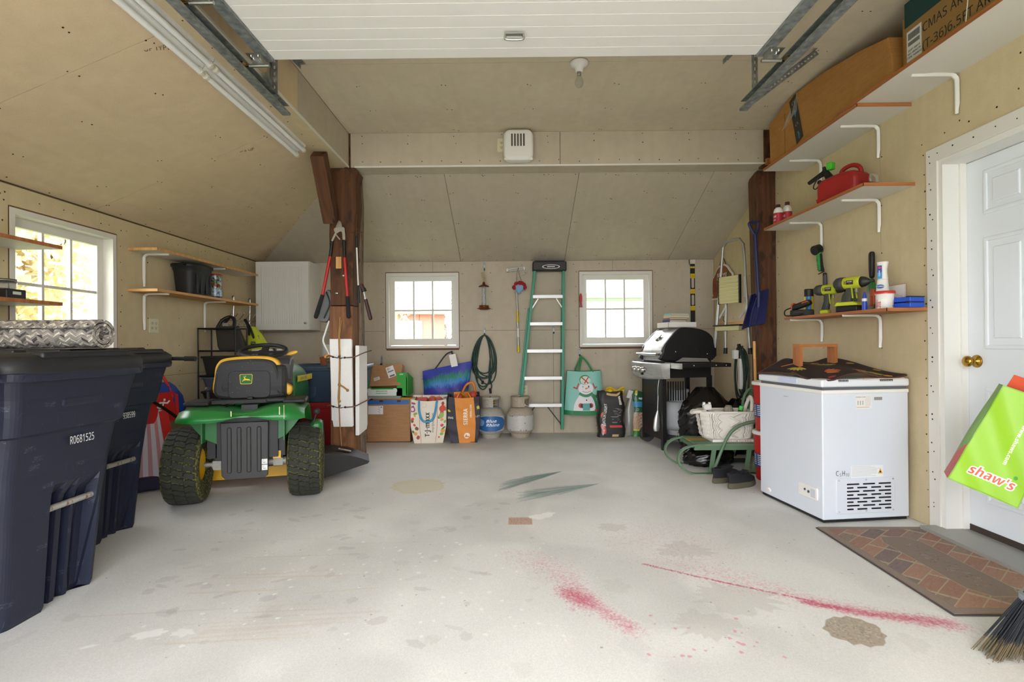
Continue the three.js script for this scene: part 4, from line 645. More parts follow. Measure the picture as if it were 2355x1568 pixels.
  mesh('scratch', [bx(.006, .034, .002, -.045, .622, .342), bx(.006, .05, .002, .235, .63, .342), bx(.003, .09, .002, .262, .62, .342)], mat(0xd9d4a8, .7), t);
  // seat
  const S = thing; const seat = new THREE.Group(); seat.name = numbered('seat'); t.add(seat);
  mesh('cushion', ext(smooth([[-.232, .70], [-.24, .84], [-.222, .922], [-.165, .96], [0, .973], [.115, .966], [.172, .937], [.2, .87], [.216, .80], [.234, .772], [.262, .752], [.266, .72], [.245, .69], [.2, .7], [0, .69]], 5), .07, .012).translate(0, 0, -.155), yellow, seat);
  mesh('back_shell', ext(smooth([[-.22, .69], [-.231, .82], [-.21, .908], [-.155, .943], [0, .954], [.1, .948], [.152, .922], [.178, .86], [.192, .79], [.205, .72], [.2, .682], [0, .674]], 5), .07, .02).translate(0, 0, -.12), seatBlk, seat);
  mesh('back_panel', ext(rrect(.27, .19, .035, -.01, .775), .012, .004).translate(0, 0, -.083), seatBlk, seat);
  mesh('side_bolster', ext(smooth([[-.1, .68], [-.1, .88], [-.16, .9], [-.28, .8], [-.52, .78], [-.58, .73], [-.56, .66], [-.3, .64]], 5), .44, .03).rotateY(-Math.PI / 2).translate(.01, 0, 0), blk, seat);
  print('deer_badge', .086, .07, 2600, (g, W, H) => {
    const rr = (x, y, w, h, r) => { g.beginPath(); g.moveTo(x + r, y); g.lineTo(x + w - r, y); g.quadraticCurveTo(x + w, y, x + w - .02 * W, y + r + .05 * H); g.lineTo(x + w - .06 * W, y + h - r); g.quadraticCurveTo(x + w - .06 * W, y + h, x + w - r - .08 * W, y + h); g.lineTo(x + r + .08 * W, y + h); g.quadraticCurveTo(x + .06 * W, y + h, x + .06 * W, y + h - r); g.lineTo(x + .02 * W, y + r + .05 * H); g.quadraticCurveTo(x, y, x + r, y); g.fill(); };
    g.fillStyle = '#e8c81e'; rr(0, 0, W, H, .14 * W); g.fillStyle = '#17682f'; rr(.035 * W, .04 * H, .93 * W, .91 * H, .13 * W); g.fillStyle = '#e8c81e'; g.strokeStyle = '#e8c81e'; g.lineWidth = W * .03;
    g.beginPath(); [[.2, .68], [.3, .6], [.26, .56], [.34, .5], [.36, .38], [.3, .34], [.38, .3], [.44, .34], [.46, .46], [.62, .47], [.74, .5], [.86, .7], [.72, .62], [.62, .64], [.5, .6], [.42, .62], [.3, .66], [.22, .74]].forEach(([a, b], i) => i ? g.lineTo(a * W, b * H) : g.moveTo(a * W, b * H)); g.closePath(); g.fill();
    for (const p of [[[.4, .32], [.46, .22], [.44, .14]], [[.44, .26], [.5, .2]], [[.36, .3], [.32, .22], [.35, .16]]]) { g.beginPath(); p.forEach(([a, b], i) => i ? g.lineTo(a * W, b * H) : g.moveTo(a * W, b * H)); g.stroke(); }
  }, seat, [-.03, .813, -.0755]);
  mesh('seat_pan', [bx(.42, .022, .3, -.02, .665, -.13), rb(.13, .03, .06, .012, .18, .672, .03), rb(.04, .02, .03, .008, .0, .682, -.05)], blk, t);
  mesh('spring_mount', [bx(.1, .04, .1, .02, .63, .05), ...[-.15, .15].flatMap(x => [0, 1, 2, 3].map(k => new THREE.TorusGeometry(.02, .005, 6, 14).rotateX(Math.PI / 2).translate(x, .612 + k * .008, .06))), bx(.3, .02, .4, 0, .6, -.1)], MT.black, t);
  mesh('lever', [tube([[-.27, .66, -.1], [-.28, .74, -.12]], .01, 6, 6), ball(.02, -.28, .745, -.12, 10)], blk, t);
  // rear plate with four ribs
  const pl = mesh('rear_plate', [ext([[-.142, .545], [.146, .545], [.142, .19], [.12, .172], [-.11, .172], [-.136, .2]], .02, .004).translate(0, 0, .165), ...[-.088, -.03, .028, .09].map(x => ext(rrect(.026, .3, .0125, x, .365), .018, .006).translate(0, 0, .179))], mat(0x2b2a29, .5, {}), t);
  print('warning_label', .036, .075, 1600, (g, W, H) => { for (const y of [0, .52]) { g.fillStyle = '#e6e6e2'; g.fillRect(1, y * H + 1, W - 2, H * .46); g.strokeStyle = '#444'; g.lineWidth = 2; g.beginPath(); g.arc(W * .4, H * (y + .2), W * .2, 0, 5); g.stroke(); g.fillStyle = '#555'; g.fillRect(W * .2, H * (y + .34), W * .6, 3); } }, pl, [.122, .26, .1765]);
  mesh('axle', [rod([-.27, .25, .02], [.27, .25, .02], .016), bx(.05, .06, .07, -.185, .25, .03), bx(.06, .05, .06, .19, .25, .03), rod([.13, .25, .03], [.24, .25, .03], .028), rod([-.22, .25, .03], [-.14, .25, .03], .028)], mat(0x9a978f, .6, { metalness: .5 }), t);
  mesh('frame', [slab(-.17, .2, .3, .6, -.3, .14), slab(-.2, .22, .22, .36, -1.3, .05), slab(-.235, .235, .55, .6, -.3, .1), slab(-.24, -.19, .3, .56, -.1, .08), slab(.16, .24, .3, .44, -.2, .1)], MT.black, t); mesh('yellow_bracket', bx(.05, .05, .05, .19, .31, .09), yellow, t);
  // cutting deck with side chute
  mesh('mower_deck', [loft([ellipse(.46, .3, .075, 40, .0, -.66, 4), ellipse(.47, .31, .08, 40, .0, -.66, 4), ellipse(.46, .3, .17, 40, .0, -.66, 4), ellipse(.4, .24, .2, 40, .0, -.66, 4)]), slab(-.32, .26, .06, .2, -.44, -.35)], yellow, t);
  mesh('discharge_chute', shell((u, v) => [  .43 + .38 * u, .215 - .1 * u * u - .02 * Math.sin(v * 3.1) * (1 - u), -.30 - .40 * v - .1 * (1 - v) * u], 14, 10, .012), mat(0x232325, .55), t); mesh('chute_skirt', [shell((u, v) => [.43 + .37 * u, .02 + .075 * u + (.195 - .1 * u * u - .075 * u) * v, -.3 - .12 * u], 10, 3, .01)], mat(0x232325, .55), t);
  print('chute_label', .1, .06, 500, (g, W, H) => { g.fillStyle = '#d8d2c8'; g.fillRect(0, 0, W, H); g.fillStyle = '#c0563c'; g.fillRect(W * .1, H * .15, W * .35, H * .3); g.fillStyle = '#777'; for (let i = 0; i < 3; i++) g.fillRect(W * .1, H * (.55 + i * .13), W * .8, 2); }, t, [.62, .197, -.52]).geometry.rotateX(-Math.PI / 2).rotateZ(-.27);
  // dash, steering wheel, hood
  mesh("dash", ext([[.52, .62], [.54, .90], [.6, .945], [.82, .96], [.84, .62]], .42, .02).rotateY(Math.PI / 2), mat(0x55565a, .5), t);
  const sw = new THREE.Group(); sw.name = numbered('steering_wheel'); t.add(sw); sw.position.set(.015, 1.005, -.55); sw.rotation.x = .28;
  mesh('grip_ring', new THREE.TorusGeometry(.165, .0155, 10, 48).rotateX(Math.PI / 2), blk, sw); mesh('spoke', [bar([0, -.01, -.16], [0, -.02, .02], .05, .016, [0, 1, 0]), bar([-.16, -.006, .02], [.16, -.006, .02], .04, .014), rod([0, -.06, 0], [0, 0, 0], .045, .04, 16)], blk, sw); mesh('column', rod([0, -.05, 0], [0, -.3, -.08], .025), blk, sw);
  mesh('throttle_lever', ext(smooth([[-.04, -.012], [-.01, .012], [.035, .02], [.04, .002], [.0, -.016]], 5), .03, .008).rotateZ(.0).translate(.225, .985, -.52), yellow, t); 
  const hoodX = (z, y) => .225 + .075 * clamp((-.76 - z) / .36) - (z < -1.25 ? (-1.25 - z) * .6 : 0);
  mesh('hood', loft([[-.74, .93, 0], [-.8, .945, 0], [-1.0, .915, 0], [-1.2, .87, 0], [-1.34, .81, 0], [-1.41, .72, .04], [-1.43, .6, .1]].map(([z, y, c]) => { const w = hoodX(z, y), o = []; for (let i = 0; i < 24; i++) { const a = i / 23 * Math.PI, k = .35; o.push([Math.sign(Math.cos(a)) * Math.abs(Math.cos(a)) ** k * w, .5 + (y - .5) * Math.abs(Math.sin(a)) ** .45, z]); } return o; })), green, t);
  
  const stripe = printMat(.42, .05, 900, (g, W, H) => { g.fillStyle = '#ddc62e'; g.fillRect(0, 0, W, H); text(g, 'JOHN DEERE', W * .4, H * .52, H * .66, '#2a3a22', 'sans-serif', { bold: false }); }, .5); const sp = mesh('name_strip', bx(.42, .05, .004), stripe, t); sp.position.set(.284, .765, -1.0); sp.rotation.set(0, Math.PI / 2 - .2, 0);
  mesh('front_axle', rod([-.33, .2, -1.12], [.33, .2, -1.12], .025), blk, t); mesh('side_knob', [tube([[.42, .5, .1], [.44, .57, .1]], .006, 6, 6), ball(.022, .445, .59, .1, 12)], blk, t);
  mesh('height_quadrant', rb(.08, .12, .16, .03, .44, .46, .02), greenD, t);
}
// ---------- hung on the post ----------
{
  const z = -4.62, red = mat(0xb3181a, .45), L = thing('lopper', 'red handled loppers hanging open on the front of the post', 'lopper', [0, 0, z]);
  mesh('blade', [ext(smooth([[-1.515, 2.04], [-1.505, 2.08], [-1.488, 2.105], [-1.47, 2.09], [-1.463, 2.05], [-1.48, 2.03]], 4), .012, .003), ext(smooth([[-1.52, 2.045], [-1.53, 2.02], [-1.51, 1.995], [-1.48, 2.01], [-1.462, 2.0], [-1.455, 1.93], [-1.435, 1.93], [-1.437, 2.01], [-1.45, 2.05]], 4), .014, .003), bar([-1.505, 2.01, 0], [-1.545, 1.93, 0], .016, .03, [0, 0, 1]), bar([-1.515, 1.99, .008], [-1.475, 1.94, .008], .01, .02, [0, 0, 1])], mat(0xa39c8e, .5, { metalness: .6 }), L);
  for (const [a, b, c, d] of [[[-1.545, 1.95], [-1.565, 1.80], [-1.632, 1.475], [-1.69, 1.29]], [[-1.447, 1.94], [-1.443, 1.79], [-1.42, 1.46], [-1.412, 1.29]]]) {
    const h = mesh('handle', rod([...b, 0], [...c, 0], .0135, .0135, 12), red, L); mesh('socket', rod([...a, 0], [...b, 0], .0125, .0145, 12), MT.black, h); mesh('grip', [rod([...c, 0], [...d, 0], .016, .019, 12), ball(.019, ...d, 0, 10)], MT.blackMatte, h);
  }
  const P = thing('pole_pruner', 'thin white pole pruner hanging down the right side of the post', 'pruner', [-1.333, 0, -4.60]);
  mesh('pole', rod([0, 1.87, 0], [.012, 1.52, 0], .0065), MT.white, P); mesh('grip', [rod([0, 1.97, 0], [0, 1.87, 0], .011), rod([.012, 1.55, 0], [.018, 1.4, 0], .009, .012)], MT.black, P);
  mesh('hook', [tube([[-.002, 1.97, 0], [.0, 2.06, 0], [.005, 2.14, 0]], .004, 10, 6), tube([[-.04, 2.0, 0], [.05, 2.0, 0]], .0035, 4, 6), ball(.008, .012, 2.03, 0, 8)], MT.rust, P);
  const S = thing('hand_shears', 'small shears with dark maroon handles hanging right of the post', 'shears', [-1.30, 0, -4.58]), mar = mat(0x3d1420, .5);
  mesh('grip', [rod([.01, 1.555, 0], [.03, 1.5, .0], .017, .02, 12), rod([.045, 1.43, 0], [.085, 1.27, 0], .015, .017, 12), ball(.017, .085, 1.27, 0, 10)], mar, S); mesh('shank', rod([.03, 1.5, 0], [.046, 1.42, 0], .0085), MT.alu, S); mesh('cap', rod([.025, 1.52, 0], [.037, 1.495, 0], .021, .02, 12), MT.black, S);
  const T = thing('hand_trimmer', 'grey hand sprayer tool with a bent white hose and orange tip, left of the post', 'garden tool', [-1.63, 0, -4.7]);
  mesh('body', ext(smooth([[-.055, 1.28], [-.03, 1.42], [.02, 1.52], [.06, 1.48], [.05, 1.33], [.02, 1.25], [-.04, 1.25]], 4), .09, .015), mat(0x6a6c6a, .6), T); mesh('hose', tube([[.03, 1.25, .02], [.0, 1.16, .02], [-.02, 1.08, .02], [.02, .99, .02], [.035, .95, .02]], .008, 30, 8), MT.white, T); mesh('strap', tube([[.02, 1.5, .05], [.05, 1.4, .055], [.0, 1.28, .05]], .006, 12, 5), MT.black, T);
  mesh('tip', [rb(.05, .025, .03, .008, .015, .945, .02), rb(.025, .02, .03, .008, .015, .96, .02)], mat(0xd99a2e, .6), T); mesh('clamp', [rb(.05, .03, .05, .008, .03, .915, .02), rb(.04, .05, .04, .008, .035, .87, .02)], mat(0x33372f, .6), T);
  // foam boards, bungee cords, twine
  const foam = mat(0xffffff, .85, { map: pix(256, 256, () => { const k = grainR(); const c = k > .985 ? 190 : 232 + k * 14; return [c, c - 1, c - 5]; }, { size: [.3, .3] }), bumpMap: bumpGrain, bumpScale: .001 });
  const f = solo('foam_board', 'tall white foam board tied flat on the front of the post', 'foam board', ext([[-1.575, 1.098], [-1.395, 1.098], [-1.386, 1.09], [-1.383, .7], [-1.378, .36], [-1.386, .35], [-1.545, .35], [-1.552, .4], [-1.562, .41], [-1.565, .7]].reverse(), .03, .004), foam, [0, 0, -4.628]);
  const f2 = solo('foam_board', 'narrower white foam board on the right side of the post, seen at an angle', 'foam board', ext([[-.09, 1.04], [.11, 1.035], [.11, .34], [.09, .3], [-.1, .275]], .035, .005), foam, [-1.34, 0, -4.73], 1.5);
  const bung = (y, label) => { const b = thing('bungee_cord', label, 'cord', [0, y, 0], 0, 'bungee cords round the foam boards'); mesh('cord', [tube([[-1.6, .0, -4.62], [-1.575, .012, -4.6], [-1.54, .0, -4.603]], .006, 12, 6), tube([[-1.45, -.008, -4.603], [-1.4, -.005, -4.603], [-1.36, .0, -4.615], [-1.3, .03, -4.66], [-1.27, .05, -4.8]], .0055, 20, 6)], mat(0x6a5048, .8), b); mesh('hook', [tube([[-1.53, 0, -4.598], [-1.5, -.008, -4.598], [-1.49, .012, -4.598]], .0035, 12, 5), tube([[-1.46, -.008, -4.6], [-1.485, -.012, -4.6], [-1.48, .012, -4.6]], .0035, 12, 5), ball(.009, -1.54, 0, -4.6, 8), ball(.009, -1.44, -.006, -4.6, 8)], MT.black, b); };
  bung(.945, 'upper brown bungee cord hooked across the white foam boards'); bung(.525, 'lower brown bungee cord hooked across the white foam boards');
  const tw = thing('twine', 'tan twine knotted down the front of the foam board and post', 'twine', [0, 0, 0]), twM = mat(0xa8804e, .95);
  mesh('strand', [tube([[-1.492, 1.28, -4.645], [-1.49, 1.1, -4.6], [-1.488, .9, -4.606], [-1.492, .71, -4.604], [-1.5, .6, -4.606], [-1.492, .5, -4.605], [-1.487, .34, -4.61], [-1.482, .1, -4.643]], .0055, 60, 6), tube([[-1.48, 1.26, -4.645], [-1.484, 1.1, -4.6], [-1.482, .9, -4.606], [-1.486, .71, -4.604], [-1.49, .56, -4.604]], .005, 40, 6), tube([[-1.482, .16, -4.643], [-1.47, .12, -4.643], [-1.476, .08, -4.643]], .004, 10, 5)], twM, tw);
  mesh('knot', [ball(.014, -1.488, .71, -4.6, 8), ball(.013, -1.488, .57, -4.6, 8), tube([[-1.488, .71, -4.598], [-1.45, .69, -4.596], [-1.42, .665, -4.598]], .007, 10, 6), ball(.013, -1.418, .662, -4.598, 8)], twM, tw);
}
// ---------- cartons left of the bags ----------
{
  const b = thing('carton', 'large brown carton with a blue tape edge standing on the floor', 'box', [-1.375, 0, -6.0]), w = .51, h = .45, d = .36;
  mesh('box_wall', [slab(-w / 2, w / 2, 0, h, d / 2 - .006, d / 2), slab(-w / 2, w / 2, 0, h, -d / 2, -d / 2 + .006), slab(-w / 2, -w / 2 + .006, 0, h, -d / 2, d / 2), slab(w / 2 - .006, w / 2, 0, h, -d / 2, d / 2), slab(-w / 2, w / 2, 0, .006, -d / 2, d / 2)], MT.card, b);
  mesh('tape_strip', slab(-w / 2, w / 2 - .02, h - .045, h + .001, d / 2, d / 2 + .001), mat(0x2d64a8, .4), b); for (const x of [-.06, .13]) mesh('tape_mark', slab(x - .02, x + .02, h - .02, h + .001, d / 2 + .001, d / 2 + .0015), mat(0x1a2536, .5), b);
  print('address_label', .16, .09, 900, (g, W, H) => { g.fillStyle = '#e6e4e2'; g.fillRect(0, 0, W, H); g.fillStyle = '#66626e'; for (let i = 0; i < 9; i++) g.fillRect(W * (.66 + (i % 3) * .05), H * (.1 + i * .09), W * .06, 3); g.fillRect(W * .84, H * .1, W * .1, H * .12); }, b, [-.12, h - .105, d / 2 + .002]);
  print('carton_mark', .035, .08, 700, (g, W, H) => { g.strokeStyle = '#5b3f28'; g.lineWidth = 2; for (let i = 0; i < 3; i++) g.strokeRect(3, 3 + i * H * .32, W - 6, H * .29); }, b, [-.225, .05, d / 2 + .001]);
  const e = thing('padded_envelope', 'yellow padded envelope sticking out of the blue taped carton', 'envelope', [-1.36, .008, -5.96], 0); mesh('pouch', ext([[-.2, .44], [-.17, .478], [.242, .45], [.242, .0], [-.2, 0]], .02, .006), mat(0xe0a01e, .6), e);
  const g = thing('green_carton', 'bright green carton with a white front band stacked on the brown carton', 'box', [-1.385, .487, -6.06]), gm = mat(0x22a02c, .5), R = rng(4);
  mesh('box_wall', [slab(-.25, .16, 0, .085, .15, .156), slab(-.25, -.2, 0, .25, .15, .156), slab(.1, .2, .0, .255, .15, .156), ext([[-.15, 0], [.156, 0], [.156, .255], [-.15, .18]], .006).rotateY(-Math.PI / 2).translate(.215, 0, 0), slab(-.25, .22, 0, .18, -.156, -.15), slab(-.25, .22, 0, .006, -.15, .15)], gm, g); mesh('under_tray', slab(-.25, .14, -.034, 0, -.14, .15), mat(0x9d9a92, .7), g);
  print('front_band', .33, .085, 900, (c, W, H) => { c.fillStyle = '#e3e6e0'; c.beginPath(); c.arc(H * .3, H * .35, H * .3, 0, 7); c.arc(W - H * .3, H * .35, H * .3, 0, 7); c.fill(); c.fillRect(H * .12, H * .2, W - H * .24, H * .8); text(c, 'EMPACADO EN', W * .48, H * .42, H * .2, '#2a8a34', 'sans-serif', { skew: -.2 }); text(c, 'FreshCountry', W * .48, H * .68, H * .22, '#2a8a34', 'sans-serif', { skew: -.2 }); }, g, [-.06, .045, .157]);
  print('logo_mark', .05, .03, 900, (c, W, H) => { text(c, 'LOV', W / 2, H / 2, H * .7, '#dfeee0'); }, g, [.15, .235, .157]);
  const c = thing('small_carton', 'small brown carton with a white shipping label leaning in the green carton', 'box', [-1.405, .675, -5.985]); c.rotation.x = -.3; c.rotation.z = .02;
  mesh('box_wall', ext([[-.175, -.1], [.155, -.1], [.175, .14], [-.155, .13]], .13, .003), MT.card, c);
  print('shipping_label', .085, .125, 900, (q, W, H) => { q.fillStyle = '#e8e8e6'; q.fillRect(0, 0, W, H); q.fillStyle = '#3e4450'; for (let i = 0; i < 26; i++) { q.fillRect(W * .1 + i * W * .03, H * .4, 1 + (i * 7 % 3), H * .1); q.fillRect(W * .2 + i * W * .024, H * .8, 1 + (i * 5 % 3), H * .14); } q.fillStyle = '#8a8e96'; for (let i = 0; i < 5; i++) q.fillRect(W * .1, H * (.08 + i * .05), W * (.3 + (i % 2) * .2), 3); }, c, [.05, .055, .0665], [0, 0, .35]);
  print('name_note', .065, .035, 900, (q, W, H) => { q.fillStyle = '#dcd6cc'; q.fillRect(0, 0, W, H); q.fillStyle = '#888'; q.fillRect(W * .1, H * .3, W * .7, 3); q.fillRect(W * .1, H * .6, W * .6, 3); }, c, [-.1, -.02, .0665], [0, 0, .3]);
  print('scrawl', .07, .04, 700, (q, W, H) => { text(q, 'CLAST', W * .5, H * .3, H * .4, '#3c2c1e', 'serif', { bold: false, skew: -.2 }); text(q, 'Fund', W * .4, H * .75, H * .4, '#3c2c1e', 'serif', { bold: false, skew: -.2 }); }, c, [-.09, .08, .0665], [0, 0, .05]);
}
// ---------- shopping bags ----------
function bagMaps(w, h, k, draw) { return printMat(w, h, k, draw, .55); }
function standBag(name, label, p, turn, w, d, h, front, side, R0, lean = .02) { // open topped bag: four panels with a loose belly
  const t = thing(name, label, 'bag', p, turn), W = w / 2, D = d / 2, R = rng(R0), ph = R() * 6, wob = (u, v) => .006 * Math.sin(u * 9 + v * 7 + ph) * v + .004 * Math.sin(v * 23 + u * 5);
  const wid = v => 1 + .16 * v - .1 * v * v, tuck = v => .84 + .16 * Math.min(1, v * 2.5);
  mesh('front_panel', shell((u, v) => [(u - .5) * w * wid(v) * tuck(v), v * h - .02 * v * Math.sin(u * 3.1), D * (1 - .25 * v) + wob(u, v)], 20, 16, .003), front, t);
  mesh('back_panel', shell((u, v) => [(.5 - u) * w * wid(v) * tuck(v), v * h * 1.06, -D * (1 - .1 * v) - wob(u, v)], 12, 10, .003), front, t);
  for (const s of [-1, 1]) mesh('side_panel', shell((u, v) => { const k = (s > 0 ? 1 - u : u) - .5; return [s * (W * wid(v) * tuck(v) - .04 * v * (1 - 4 * k * k)), v * h * (1.02 - .02 * k), k * d * (1 - .17 * v) + .0]; }, 10, 10, .003), side, t);
  mesh('base_panel', rb(w * .82, .01, d * .98, .004, 0, .006, 0), side, t); return t;
}
{
  const food = (g, W, H, R, x0, x1) => { for (let i = 0; i < 12; i++) { const x = x0 + R() * (x1 - x0), y = H * (.08 + .84 * (i + R() * .5) / 12), c = ['#d24a2c', '#c85a2a', '#8db04a', '#3f7a46', '#a5307a', '#7a4428', '#e0a23c', '#b23b34'][R() * 8 | 0]; blob(g, x, y, W * (.025 + R() * .04), H * (.02 + R() * .035), c, R() * 3, R, .3); } };
  const fr = bagMaps(.36, .5, 1400, (g, W, H) => { const R = rng(12); g.fillStyle = '#e6dccb'; g.fillRect(0, 0, W, H); food(g, W, H, R, W * .03, W * .2); food(g, W, H, R, W * .8, W * .97); blob(g, W * .88, H * .2, W * .09, H * .075, '#cf4128', 0, R, .15); blob(g, W * .85, H * .36, W * .07, H * .075, '#94b257', .4, R, .2); blob(g, W * .06, H * .22, W * .07, H * .07, '#a23b80', 0, R, .2); blob(g, W * .06, H * .22, W * .04, H * .04, '#e5d4dc', 0, R, .2); g.strokeStyle = '#c23c26'; g.lineWidth = 6; for (const x of [.25, .74]) { g.beginPath(); g.moveTo(W * x, 0); g.lineTo(W * x, H); g.stroke(); } g.strokeStyle = '#b9aea0'; g.lineWidth = 3; g.beginPath(); g.arc(W * .37, H * .1, W * .07, 0, 7); g.stroke(); text(g, 'T·J·maxx', W * .46, H * .56, W * .2, '#1c1a1c', 'sans-serif', { rot: -Math.PI / 2 }); text(g, 'shop tjmaxx.com', W * .62, H * .52, W * .085, '#1c1a1c', 'sans-serif', { rot: -Math.PI / 2, bold: false }); });
  const t = standBag('shopping_bag', 'cream shopping bag printed with fruit and vegetables, with light blue handles', [-.925, 0, -5.87], .05, .36, .24, .46, fr, mat(0xd8cdb9, .6), 3);
  mesh('handle', [tube([[-.1, .44, .1], [-.095, .33, .12], [-.06, .24, .13], [.01, .23, .132], [.06, .28, .128], [.09, .44, .1]], .011, 30, 6)], mat(0x3f9fd0, .6), t); mesh('contents', [ball(.05, .1, .43, .0, 12), ball(.045, .03, .44, -.03, 12), rb(.12, .06, .1, .02, -.08, .44, -.02)], mat(0xb8543e, .6), t);
  const si = bagMaps(.32, .5, 1400, (g, W, H) => { g.fillStyle = '#1a1626'; g.fillRect(0, 0, W, H); g.fillStyle = '#e08a1c'; g.beginPath(); g.moveTo(W * .22, 0); g.lineTo(W * .8, 0); g.lineTo(W * .9, H); g.lineTo(W * .32, H); g.fill(); text(g, 'SIERRA', W * .55, H * .42, W * .17, '#f1ece2', 'sans-serif', { rot: -Math.PI / 2 + .0 }); text(g, 'SIERRA.COM', W * .71, H * .3, W * .075, '#f1ece2', 'sans-serif', { rot: -Math.PI / 2 }); g.fillStyle = '#f1ece2'; g.beginPath(); g.arc(W * .6, H * .84, W * .1, 0, 7); g.fill(); g.fillStyle = '#e08a1c'; g.beginPath(); g.moveTo(W * .52, H * .87); g.lineTo(W * .58, H * .81); g.lineTo(W * .63, H * .86); g.lineTo(W * .66, H * .83); g.lineTo(W * .69, H * .88); g.fill(); text(g, 'ING', W * .1, H * .45, W * .09, '#dcd9e0'); text(g, "LET'S", W * .95, H * .43, W * .08, '#c9c6d0'); const R = rng(2); blob(g, W * .05, H * .3, W * .06, H * .02, '#d8c41e', .6, R); blob(g, W * .94, H * .24, W * .045, H * .05, '#c8c022', 0, R, .8); });
  const s = standBag('shopping_bag', 'dark blue shopping bag with an orange front panel, beside the propane tanks', [-.555, 0, -5.87], .1, .33, .25, .49, si, mat(0x1a1626, .6), 5); const or = mat(0xd98324, .6);
  mesh('handle', [tube([[-.07, .48, .09], [-.04, .53, .06], [.0, .5, .02], [.04, .52, .06], [.07, .48, .08]], .01, 24, 6), tube([[-.02, .5, -.06], [.03, .6, -.02], [.1, .62, 0], [.13, .5, -.02]], .013, 24, 6)], or, s); mesh('contents', [ball(.05, .1, .49, 0, 12), rb(.1, .06, .1, .02, -.06, .47, 0)], mat(0xb4402c, .6), s);
  // blue ikat beach bag hanging below the left window
  const ik = bagMaps(.56, .5, 1100, (g, W, H) => { const R = rng(41), C = ['#3340a4', '#3a3f9e', '#23806e', '#3d83c4', '#3440a6', '#4a3f9e', '#2c8a7c', '#2f74b4', '#303c9c']; g.fillStyle = C[0]; g.fillRect(0, 0, W, H); const y0 = [-.1, .14, .22, .34, .47, .56, .7, .82, .93]; for (let k = 1; k < 9; k++) for (let x = 0; x < W; x += 3) { g.fillStyle = C[k]; const y = H * (y0[k] + .14 * (.5 - x / W) + .03 * Math.sin(x / W * 6 + k) + (R() - .5) * .13); g.fillRect(x, y, 3.5, H); } });
  const b = thing('beach_bag', 'blue, purple and green beach bag hanging under the left window', 'bag', [-.77, .37, -6.2]);
  const bag = (z, s) => shell((u, v) => { const x = u - .5, a = 1 - .1 * (1 - v), lx = x * (.46 + .1 * v) - .03 + .03 * v; return [lx, v * .37 + .11 * v * u * v + .018 * Math.sin(u * 3.1) * (1 - v) - .015 * (1 - v), z + s * (.075 * Math.sin(v * 2.6 + .35) * (1 - (2 * x) ** 4) + .008 * Math.sin(u * 14 + v * 9))]; }, 26, 18, .003);
  mesh('front_panel', bag(.02, 1), ik, b); mesh('back_panel', bag(-.035, -.9), ik, b); mesh('handle', [tube([[-.13, .4, .03], [-.02, .55, .0], [.05, .59, -.02]], .009, 16, 6), tube([[.08, .46, .03], [.06, .55, 0], [.05, .59, -.02]], .009, 16, 6)], mat(0x2a2c38, .7), b); const tagm = mesh('price_tag', bx(.075, .14, .002), MT.white, b); tagm.position.set(.075, .49, .05); tagm.rotation.z = .2;
  // green snowman bag
  const sn = bagMaps(.46, .5, 1500, (g, W, H) => {
    const R = rng(7); g.fillStyle = '#86c4b8'; g.fillRect(0, 0, W, H); for (let i = 0; i < 500; i++) { g.globalAlpha = .5; blob(g, R() * W, R() * H, 1 + R() * 2, 1 + R() * 2, '#d8ece8', 0, R); } g.globalAlpha = 1; g.fillStyle = '#1d7a44'; g.fillRect(0, H * .9, W, H * .1); g.fillRect(0, 0, W, H * .012);
    const wh = '#e9e6ea', e = (x, y, a, b, c, r = 0) => { g.fillStyle = c; g.beginPath(); g.ellipse(W * x, H * y, W * a, H * b, r, 0, 7); g.fill(); };
    g.fillStyle = wh; g.beginPath(); g.moveTo(W * .36, H * .55); g.quadraticCurveTo(W * .2, H * .75, W * .22, H * .9); g.lineTo(W * .82, H * .9); g.quadraticCurveTo(W * .84, H * .7, W * .66, H * .55); g.fill(); e(.54, .4, .2, .15, wh);
    e(.52, .2, .16, .11, '#2d7a4c'); e(.53, .21, .15, .095, '#d9ded0'); g.strokeStyle = '#b63228'; g.lineWidth = W * .028; g.beginPath(); g.moveTo(W * .42, H * .14); g.lineTo(W * .62, H * .28); g.moveTo(W * .62, H * .14); g.lineTo(W * .5, H * .28); g.stroke(); g.strokeStyle = '#3b7d58'; g.lineWidth = 3; for (let i = 0; i < 5; i++) { g.beginPath(); g.moveTo(W * (.4 + i * .06), H * .12); g.lineTo(W * (.4 + i * .06), H * .3); g.stroke(); }
    for (const s of [-1, 1]) { const cx = .54 + s * .2; g.strokeStyle = '#a93a2a'; g.lineWidth = W * .035; g.beginPath(); g.moveTo(W * (cx), H * .28); g.lineTo(W * (cx + s * .05), H * .4); g.lineTo(W * (cx + s * (s < 0 ? .15 : .1)), H * (s < 0 ? .37 : .36)); g.stroke(); }
    e(.46, .355, .022, .018, '#9fb4b2'); e(.62, .35, .018, .02, '#22242c'); g.fillStyle = '#dd8a3c'; g.beginPath(); g.moveTo(W * .52, H * .38); g.lineTo(W * .66, H * .37); g.lineTo(W * .53, H * .42); g.fill(); for (let i = 0; i < 7; i++) e(.46 + i * .033, .46 + .022 * Math.sin(i / 6 * Math.PI), .009, .009, '#23262c');
